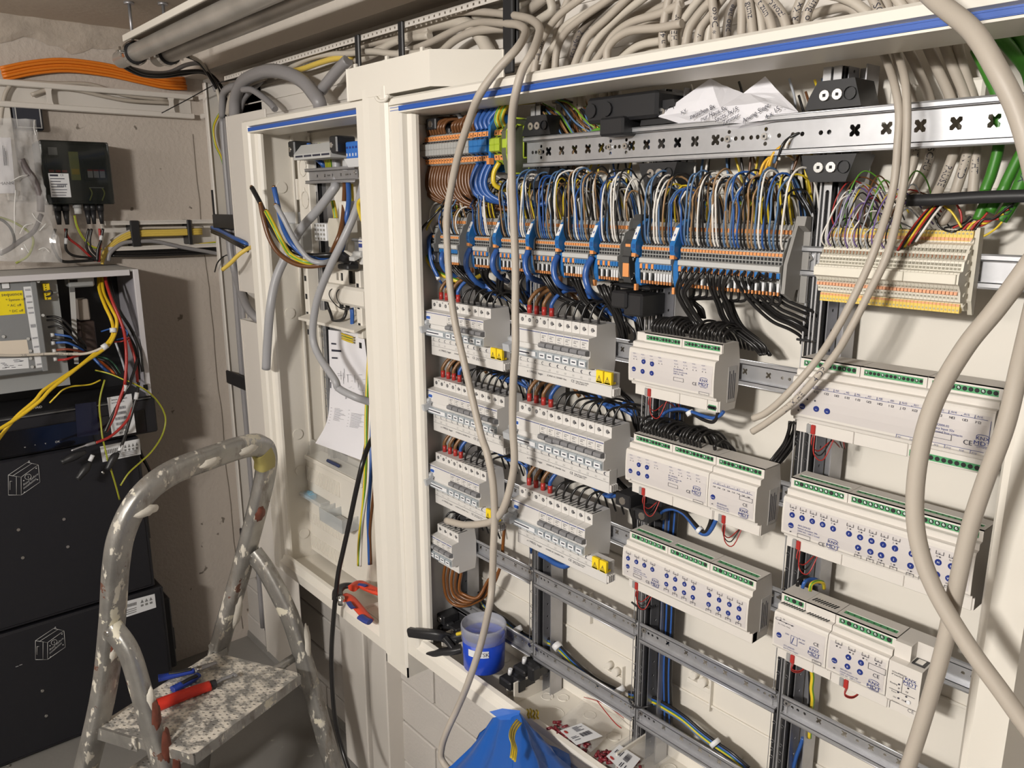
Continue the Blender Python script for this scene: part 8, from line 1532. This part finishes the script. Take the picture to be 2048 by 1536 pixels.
# dried paint lumps on the ladder
random.seed(21); PL = M('paint_lump', (.72, .68, .6), .7, bump=.3, bscale=80)
def lump(c, n, rx_, ry, nm='paint_lump', up_=None, mt=None):
    n = Vector(n).normalized(); a = (Vector(up_) if up_ else n.orthogonal()); a = (a - n * a.dot(n)).normalized(); b = n.cross(a); R_ = 18; v = [Vector(c) + n * .0045]
    for k in range(R_):
        f = random.uniform(.75, 1.2); v.append(Vector(c) + (a * rx_ * math.cos(6.283 * k / R_) + b * ry * math.sin(6.283 * k / R_)) * f * .7 + n * .0035)
    for k in range(R_):
        f = random.uniform(.8, 1.15); v.append(Vector(c) + (a * rx_ * math.cos(6.283 * k / R_) + b * ry * math.sin(6.283 * k / R_)) * f - n * .002)
    MB().add(v, [(0, 1 + k, 1 + (k + 1) % R_) for k in range(R_)] + [(1 + k, 1 + R_ + k, 1 + R_ + (k + 1) % R_, 1 + (k + 1) % R_) for k in range(R_)], 0, True).build(nm, mt or PL, lad)
for s, h in ((.012, .2), (.05, .52), (.2, .581), (.31, .578)): lump(fp(s, h) + LN * .0175, LN, .03, .012, up_=LW if h < .5 else LU)
lump(sp(.392, .178 + .03, .03) + LV * .0205, LV, .055, .011, up_=(0, 0, 1)); lump(sp(0, .15, .1) + LV * .0205, LV, .035, .01, up_=(0, 0, 1)); lump(fp(.37, .1) + LN * .0175, LN, .05, .014, up_=LW)
RB = M('red_brown_paint', (.17, .05, .03), .6, var=.4, scale=60)
for z in (.06, .0, -.06): lump(sp(0, .158 + .4 * (.06 - z) * .8, z) + LV * .0205, LV, .045, .012, up_=(0, .1, 1), mt=RB)
lump(fp(.388, .38) + LN * .0175, LN, .022, .016, up_=LW, mt=RB); lump(fp(.01, .22) + LN * .0175, LN, .05, .009, up_=LW, mt=RB)
# tools on the platform
zt = LO.z + .0035
t = thing('side_cutter', 'side cutter with blue and black handles lying on the ladder platform', 'pliers')
NV = M('tool_blue', (.012, .04, .3), .4)
grip([(-.528,-.449,-.19),(-.522,-.43,-.19),(-.514,-.404,-.19),(-.504,-.374,-.19)], lambda s: .011 - .003 * s, NV, 'handle', .7)
grip([(-.461,-.439,-.19),(-.466,-.417,-.19),(-.471,-.392,-.19),(-.48,-.373,-.19)], lambda s: .0105 - .002 * s, NV, 'handle', .7)
grip([(-.523,-.426,-.184),(-.513,-.403,-.184),(-.506,-.38,-.184)], .006, BLACK, 'handle_inlay', .5); grip([(-.464,-.417,-.185),(-.469,-.396,-.184),(-.47,-.379,-.184)], .006, BLACK, 'handle_inlay', .5)
grip([(-.501,-.375,-.188),(-.501,-.358,-.188),(-.5,-.338,-.188),(-.499,-.323,-.188)], lambda s: .011 - .006 * s, STEELD, 'jaws', .6)
q = Vector((-.4893,-.3672,-.185)); MB().cyl(q, q + Vector((0, 0, .008)), .006, 12).build('pivot', SCREW, t)
t = thing('cable_knife', 'cable stripping knife with red handle lying on the ladder platform', 'knife')
grip([(-.424,-.492,-.19),(-.424,-.456,-.19),(-.423,-.412,-.19),(-.42,-.368,-.19)], lambda s: .0175 - .0035 * s, M('tool_red', (.6, .03, .015), .4), 'handle', .75)
grip([(-.422,-.368,-.19),(-.421,-.361,-.19),(-.42,-.354,-.19)], .011, BLACK, 'collar', .8)
grip([(-.421,-.355,-.19),(-.426,-.333,-.19),(-.424,-.313,-.19)], .004, STEELD, 'hook_blade', .8); grip([(-.418,-.322,-.186),(-.424,-.311,-.186),(-.413,-.31,-.186)], .004, STEELD, 'hook_blade', .8)
# ---------------------------------------------------------------- things at the foot of the large cabinet
t = thing('plastic_tub', 'blue round tub with clear lid and white label on the cabinet lip', 'tub', None, (.19, -.047, .022))
LAT = [(0, .0), (.036, .0), (.0395, .003), (.0405, .03), (.041, .068)]
def lathe(prof, n=36, m=0):
    mb = MB(); vs = [(r * math.cos(6.28319 * k / n), r * math.sin(6.28319 * k / n), z) for r, z in prof for k in range(n)]
    return mb.add(vs, [(i * n + k, i * n + (k + 1) % n, (i + 1) * n + (k + 1) % n, (i + 1) * n + k) for i in range(len(prof) - 1) for k in range(n)], m, True)
lathe(LAT + [(.039, .068), (.0385, .004), (0, .004)]).build('tub_body', M('tub_blue', (.012, .06, .5), .3), t)
lathe([(0.0001, .012), (.038, .012), (.038, .05), (.03, .054), (0.0001, .05)]).build('contents', M('tub_contents', (.02, .05, .35), .5, bump=1, bscale=90), t)
lathe([(.0405, .06), (.0435, .062), (.044, .088), (.043, .0905), (.0405, .0905), (.04, .082), (0.0001, .081)]).build('clear_lid', M('frosted_lid', (.62, .64, .72), .15, alpha=.38), t)
m = MB(); K = 12; a0 = -1.45
for j in range(K + 1):
    an = a0 + 1.0 * j / K; 
    for z in (.04, .054): m.v.append((.0416 * math.cos(an), .0416 * math.sin(an), z))
for j in range(K): m.f.append((2 * j, 2 * j + 2, 2 * j + 3, 2 * j + 1)); m.m.append(0); m.sm.append(True)
v, f, wd = glyphs('TSK'); b = len(m.v); k = .008 / .69
m.v += [(.0419 * math.cos(a0 + .55 + x * k / .0419), .0419 * math.sin(a0 + .55 + x * k / .0419), .043 + y * k) for x, y in v]
for q in f: m.f.append(tuple(b + i for i in q)); m.m.append(1); m.sm.append(False)
m.build('paper_label', [LABW, INK], t)
t = thing('wire_stripper', 'black wire stripper with open handles lying left of the blue tub', 'pliers')
def slab(P, w_, mat, nm, th_=.012): return sweep(P, (0, 0, 1), w_, th_, mat, nm, t)
slab([(.016,-.1,.036),(.059,-.095,.049),(.089,-.08,.053),(.094,-.06,.04),(.11,-.05,.038)], .017, BLACK, 'handle', .02)
slab([(.062,-.085,.001),(.092,-.08,.017),(.12,-.07,.03),(.132,-.058,.035)], .02, BLACK, 'handle', .014)
slab([(.099,-.075,.051),(.112,-.07,.039),(.121,-.068,.031)], .012, BLACK, 'spring_link', .01)
slab([(.1,-.052,.04),(.111,-.045,.048),(.118,-.035,.052)], .022, BLACK, 'stripper_head', .02)
slab([(.116,-.056,.059),(.122,-.053,.062),(.127,-.05,.065)], .008, YEL, 'yellow_jaw', .006)
# gland feet clamps
for i, P in enumerate(((.2661,-.02,.0226), (.2834,0,.0458), (.0329,-.01,.0315))):
    m = MB().cbox(P[0] - .022, P[0] + .022, P[1] - .012, P[1] + .02, P[2] - .012, P[2] + .01, .003).cbox(P[0] - .03, P[0] + .004, P[1] - .03, P[1] - .008, P[2] - .018, P[2] + .0, .003).cbox(P[0] + .006, P[0] + .024, P[1] - .026, P[1] - .006, P[2] - .014, P[2] + .014, .003).cyl((P[0] - .008, P[1] - .02, P[2] + .01), (P[0] - .006, P[1] - .02, P[2] + .022), .004, 8, 1)
    solo('foot_clamp', m, [BLACK, LABW], 'black clamp with white screw at the upright foot, %s' % ('front one by the second upright', 'rear one by the second upright', 'at the far left behind the stripper')[i], 'clamp')
# crumpled paper on the top rail
K_ = dict(A=(.5436,-.022,1.0072), B=(.6123,-.002,1.049), C=(.6353,.004,1.0369), D=(.6567,.008,1.028), E=(.6819,.014,1.0452), F=(.7433,-.008,.9978), G=(.7358,-.016,.9895), H=(.6583,-.008,.9814), I=(.5917,-.016,.9915), J=(.6495,-.03,1.0086), K=(.7028,-.026,1.0101), N=(.7126,0,1.0225), O=(.6812,-.022,.9891), Q=(.6082,-.03,1.0078), R=(.6714,0,1.0247), T=(.7106,-.012,1.0132))
nm_ = list(K_); mb = MB().add([K_[k] for k in nm_], [tuple(nm_.index(c) for c in s) for s in ('ABQ', 'BJQ', 'BCJ', 'CDJ', 'DRJ', 'RKJ', 'RTK', 'TFK', 'FGK', 'GOK', 'KOJ', 'OHI', 'OIJ', 'JIQ', 'IAQ', 'GHO', 'DEN', 'DNT', 'NFT', 'DTR')], 0, False)
t = mb.build('crumpled_paper', PAPER); tag(t, 'crumpled handwritten white paper stuck behind the top rail', 'paper')
me = t.data; bmx = bmesh.new(); bmx.from_mesh(me); bmesh.ops.subdivide_edges(bmx, edges=bmx.edges[:], cuts=2, use_grid_fill=True); 
for v in bmx.verts: v.co += Vector((0, random.uniform(-.0008, .0008), random.uniform(-.0006, .0006)))
bmx.to_mesh(me); bmx.free()
m = MB()
A, B, D = Vector(K_['I']), Vector(K_['O']), Vector(K_['J'])
for s, px, py, dx in (('x,y', 1358, 227, 1), ('Zwischen zum 2x', 1372, 239, 1), ('nur Haus 5x15', 1396, 245, 1), ('Wohn Zimmer', 1428, 247, 1), ('Spannung Spots', 1475, 247, 1), ('4 x 15', 1530, 243, 1)): pass
WR = (('x,y', (.5915,-.0315,1.0048), (.6136,-.0325,1.0133)), ('zwischen 8x', (.6057,-.031,.9982), (.6511,-.0325,1.0107)), ('nur Haus 5x', (.6221,-.03,.9941), (.6668,-.032,1.007)), ('Spots 3x15', (.6426,-.029,.9915), (.6831,-.032,1.0051)), ('Zimmer', (.6533,-.027,.9873), (.6742,-.029,.9945)), ('Anung Siege', (.6808,-.0255,.9878), (.7171,-.027,1.0048)), ('4 x 15 .', (.7108,-.0235,.9898), (.7297,-.0235,1.0007)))
for s, p, q in WR:
    p, q = Vector(p), Vector(q); d = q - p; u = Vector((-d.z * .5, -.006, d.x)).normalized(); m.text(s, p, d, u, .0055)
m.build('handwriting', INK, t)
# blue rubbish bag
BAG = M('blue_film', (.015, .12, .5), .3, alpha=.93); random.seed(6)
t = thing('rubbish_bag', 'crumpled blue plastic bag hanging before the large cabinet foot', 'bag')
apex_ = [Vector(p) for p in [(.322,-.135,.02),(.35,-.13,.038),(.381,-.125,.059)]]
base = [Vector(p) for p in [(.236,-.2,-.124),(.365,-.26,-.049),(.494,-.3,.024),(.571,-.3,.069),(.598,-.26,.079),(.557,-.17,.052),(.493,-.115,.009),(.411,-.105,.012),(.31,-.108,-.004),(.23,-.115,-.109)]]
n = 44; L_ = 10; ring = cr(base + [base[0]], 5)[:-1]; n = len(ring); vs = []
for j in range(L_ + 1):
    f = j / L_
    for k in range(n):
        u = k / n; ap = apex_[0].lerp(apex_[2], .5 - .5 * math.cos(u * 6.283)); p = ap.lerp(ring[k], f)
        sag = .012 * math.sin(f * 3.14); fold = .011 * math.sin(k * .95 + f * 2.5) * f ** .6 + random.uniform(-.003, .003) * f
        vs.append(p + Vector((fold * .5, fold, -sag + fold * .4)))
lo = [p + Vector((0, 0, -.18)) for p in ring]
mb = MB().add(vs + lo, [(j * n + k, j * n + (k + 1) % n, (j + 1) * n + (k + 1) % n, (j + 1) * n + k) for j in range(L_ + 1) for k in range(n)], 0, True); mb.build('bag_film', BAG, t)
MB().add([apex_[2] + Vector((-.03, -.012, -.004)), apex_[2] + Vector((.003, 0, .004)), apex_[2] + Vector((.004, -.006, -.01)), apex_[2] + Vector((-.025, -.02, -.02)), apex_[2] + Vector((-.055, -.02, -.02))], [(0, 1, 2, 3, 4)], 0, True).build('bag_flap', BAG, t)
for k in range(3):
    P = [(a + .0046 * k, b - .002, c - .0005 * k) for a, b, c in [(.404,-.148,.068),(.416,-.17,.071),(.435,-.19,.076),(.458,-.205,.08),(.472,-.22,.075)]]
    wire('earth_wire_offcut', P, .0019, YEL, 'bent green-yellow wire offcut lying on the blue bag, %s from left' % ORD[k], 'offcut', 'wire offcuts on the blue bag', mat2=M('olive_stripe', (.16, .13, .02), .5) if k == 0 else bpy.data.materials['olive_stripe'], n=8)
for k in range(4):
    P = [(a + .0048 * k, b + .003 * k, c + .002 * (k % 2)) for a, b, c in [(.346,-.075,.021),(.355,-.08,.024),(.357,-.084,.02),(.364,-.088,.021)]]
    wire('earth_wire_offcut', P, .0019, YEL, 'short green-yellow wire offcut on the cabinet lip, %s from left' % ORD[k], 'offcut', 'wire offcuts on the cabinet lip', mat2=bpy.data.materials['olive_stripe'], n=8)
# clear bags with dark red ferrules
DR = M('ferrule_red', (.17, .018, .025), .4)
def partsbag(c0, ur, vr, pile, lab, labq, txt, ring=True):
    t = thing('parts_bag', lab, 'bag')
    c0, ur, vr = Vector(c0), Vector(ur), Vector(vr); N = 10; vs = []
    for j in range(N + 1):
        for i in range(N + 1):
            u, v = i / N, j / N; h = .016 * (math.sin(3.14 * u) * math.sin(3.14 * v)) ** .5 + random.uniform(0, .005); vs.append(c0 + ur * u + vr * v + Vector((0, 0, h)))
    MB().add(vs, [(j * (N + 1) + i, j * (N + 1) + i + 1, (j + 1) * (N + 1) + i + 1, (j + 1) * (N + 1) + i) for j in range(N) for i in range(N)], 0, True).build('clear_film', FILM, t)
    MB().tube([c0 + vr + Vector((0, 0, .006)), c0 + ur * .5 + vr * 1.02 + Vector((0, 0, .012)), c0 + ur + vr + Vector((0, 0, .006))], .0006, 5).build('red_seal_line', REDW, t)
    m = MB()
    for k in range(70):
        p = c0 + ur * random.uniform(*pile[0]) + vr * random.uniform(*pile[1]) + Vector((0, 0, random.uniform(.002, .013))); d = Vector((random.uniform(-1, 1), random.uniform(-1, 1), random.uniform(-.4, .4))).normalized() * .0055
        m.tube([p - d, p, p + d], lambda s: .0028 if s < .6 else .0016, 6, seg=1)
    m.build('ferrules', DR, t)['kind'] = 'stuff'
    A, B, C_, D = [Vector(p) for p in labq]; MB().add([A, B, C_, D], [(0, 1, 2, 3)]).build('paper_label', LABW, t)
    m = MB(); nn = (B - A).cross(D - A).normalized(); nn = nn if nn.dot(Vector(CAMP) - A) > 0 else -nn
    def at_(u, v): return A.lerp(B, u).lerp(D.lerp(C_, u), v) + nn * .0008
    def patch(u0, u1, v0, v1, k=0): m.add([at_(u0, v0), at_(u1, v0), at_(u1, v1), at_(u0, v1)], [(0, 1, 2, 3)], k)
    for l in range(5): patch(.46, .46 + random.uniform(.2, .42), .1 + .06 * l, .13 + .06 * l)
    for i in range(12): patch(.45 + .035 * i, .45 + .035 * i + random.uniform(.01, .024), .5, .72)
    patch(.08, .3, .55, .58); patch(.08, .35, .62, .65); patch(.1, .32, .75, .78)
    for q_ in range(10): a_ = q_ * .628
    m.add([at_(.13 + .06 * math.cos(a * .524), .2 + .1 * math.sin(a * .524)) for a in range(12)], [tuple(range(12))], 1)
    m.build('label_print', [INK, REDW], t)
    return t
pA, pB, pC, pD = (.4028,-.0837,.01), (.4919,-.0743,.01), (.4919,.0387,0), (.3715,.0419,0)
partsbag(pA, Vector(pB) - Vector(pA), Vector(pD) - Vector(pA), ((.05, .9), (.02, .22)), 'clear bag of dark red ferrules with white label on the cabinet foot, left one', [(.433,-.08,.03),(.443,-.039,.03),(.49,-.036,.03),(.477,-.085,.03)], '')
pA, pB, pC, pD = (.5051,-.0761,.012), (.586,-.0508,.012), (.6014,.0484,0), (.5004,.0581,.005)
partsbag(pA, Vector(pB) - Vector(pA), Vector(pD) - Vector(pA), ((.0, .9), (.0, .2)), 'clear parts bag with white label on the cabinet foot, right one', [(.527,-.068,.03),(.522,-.031,.03),(.567,-.031,.03),(.578,-.077,.03)], '')
wire('red_thread', [(.418,.027,.03),(.446,.02,.025),(.473,.015,.02),(.488,.013,.02)], .0009, REDW, 'thin red wire lying across the clear bag', 'wire')
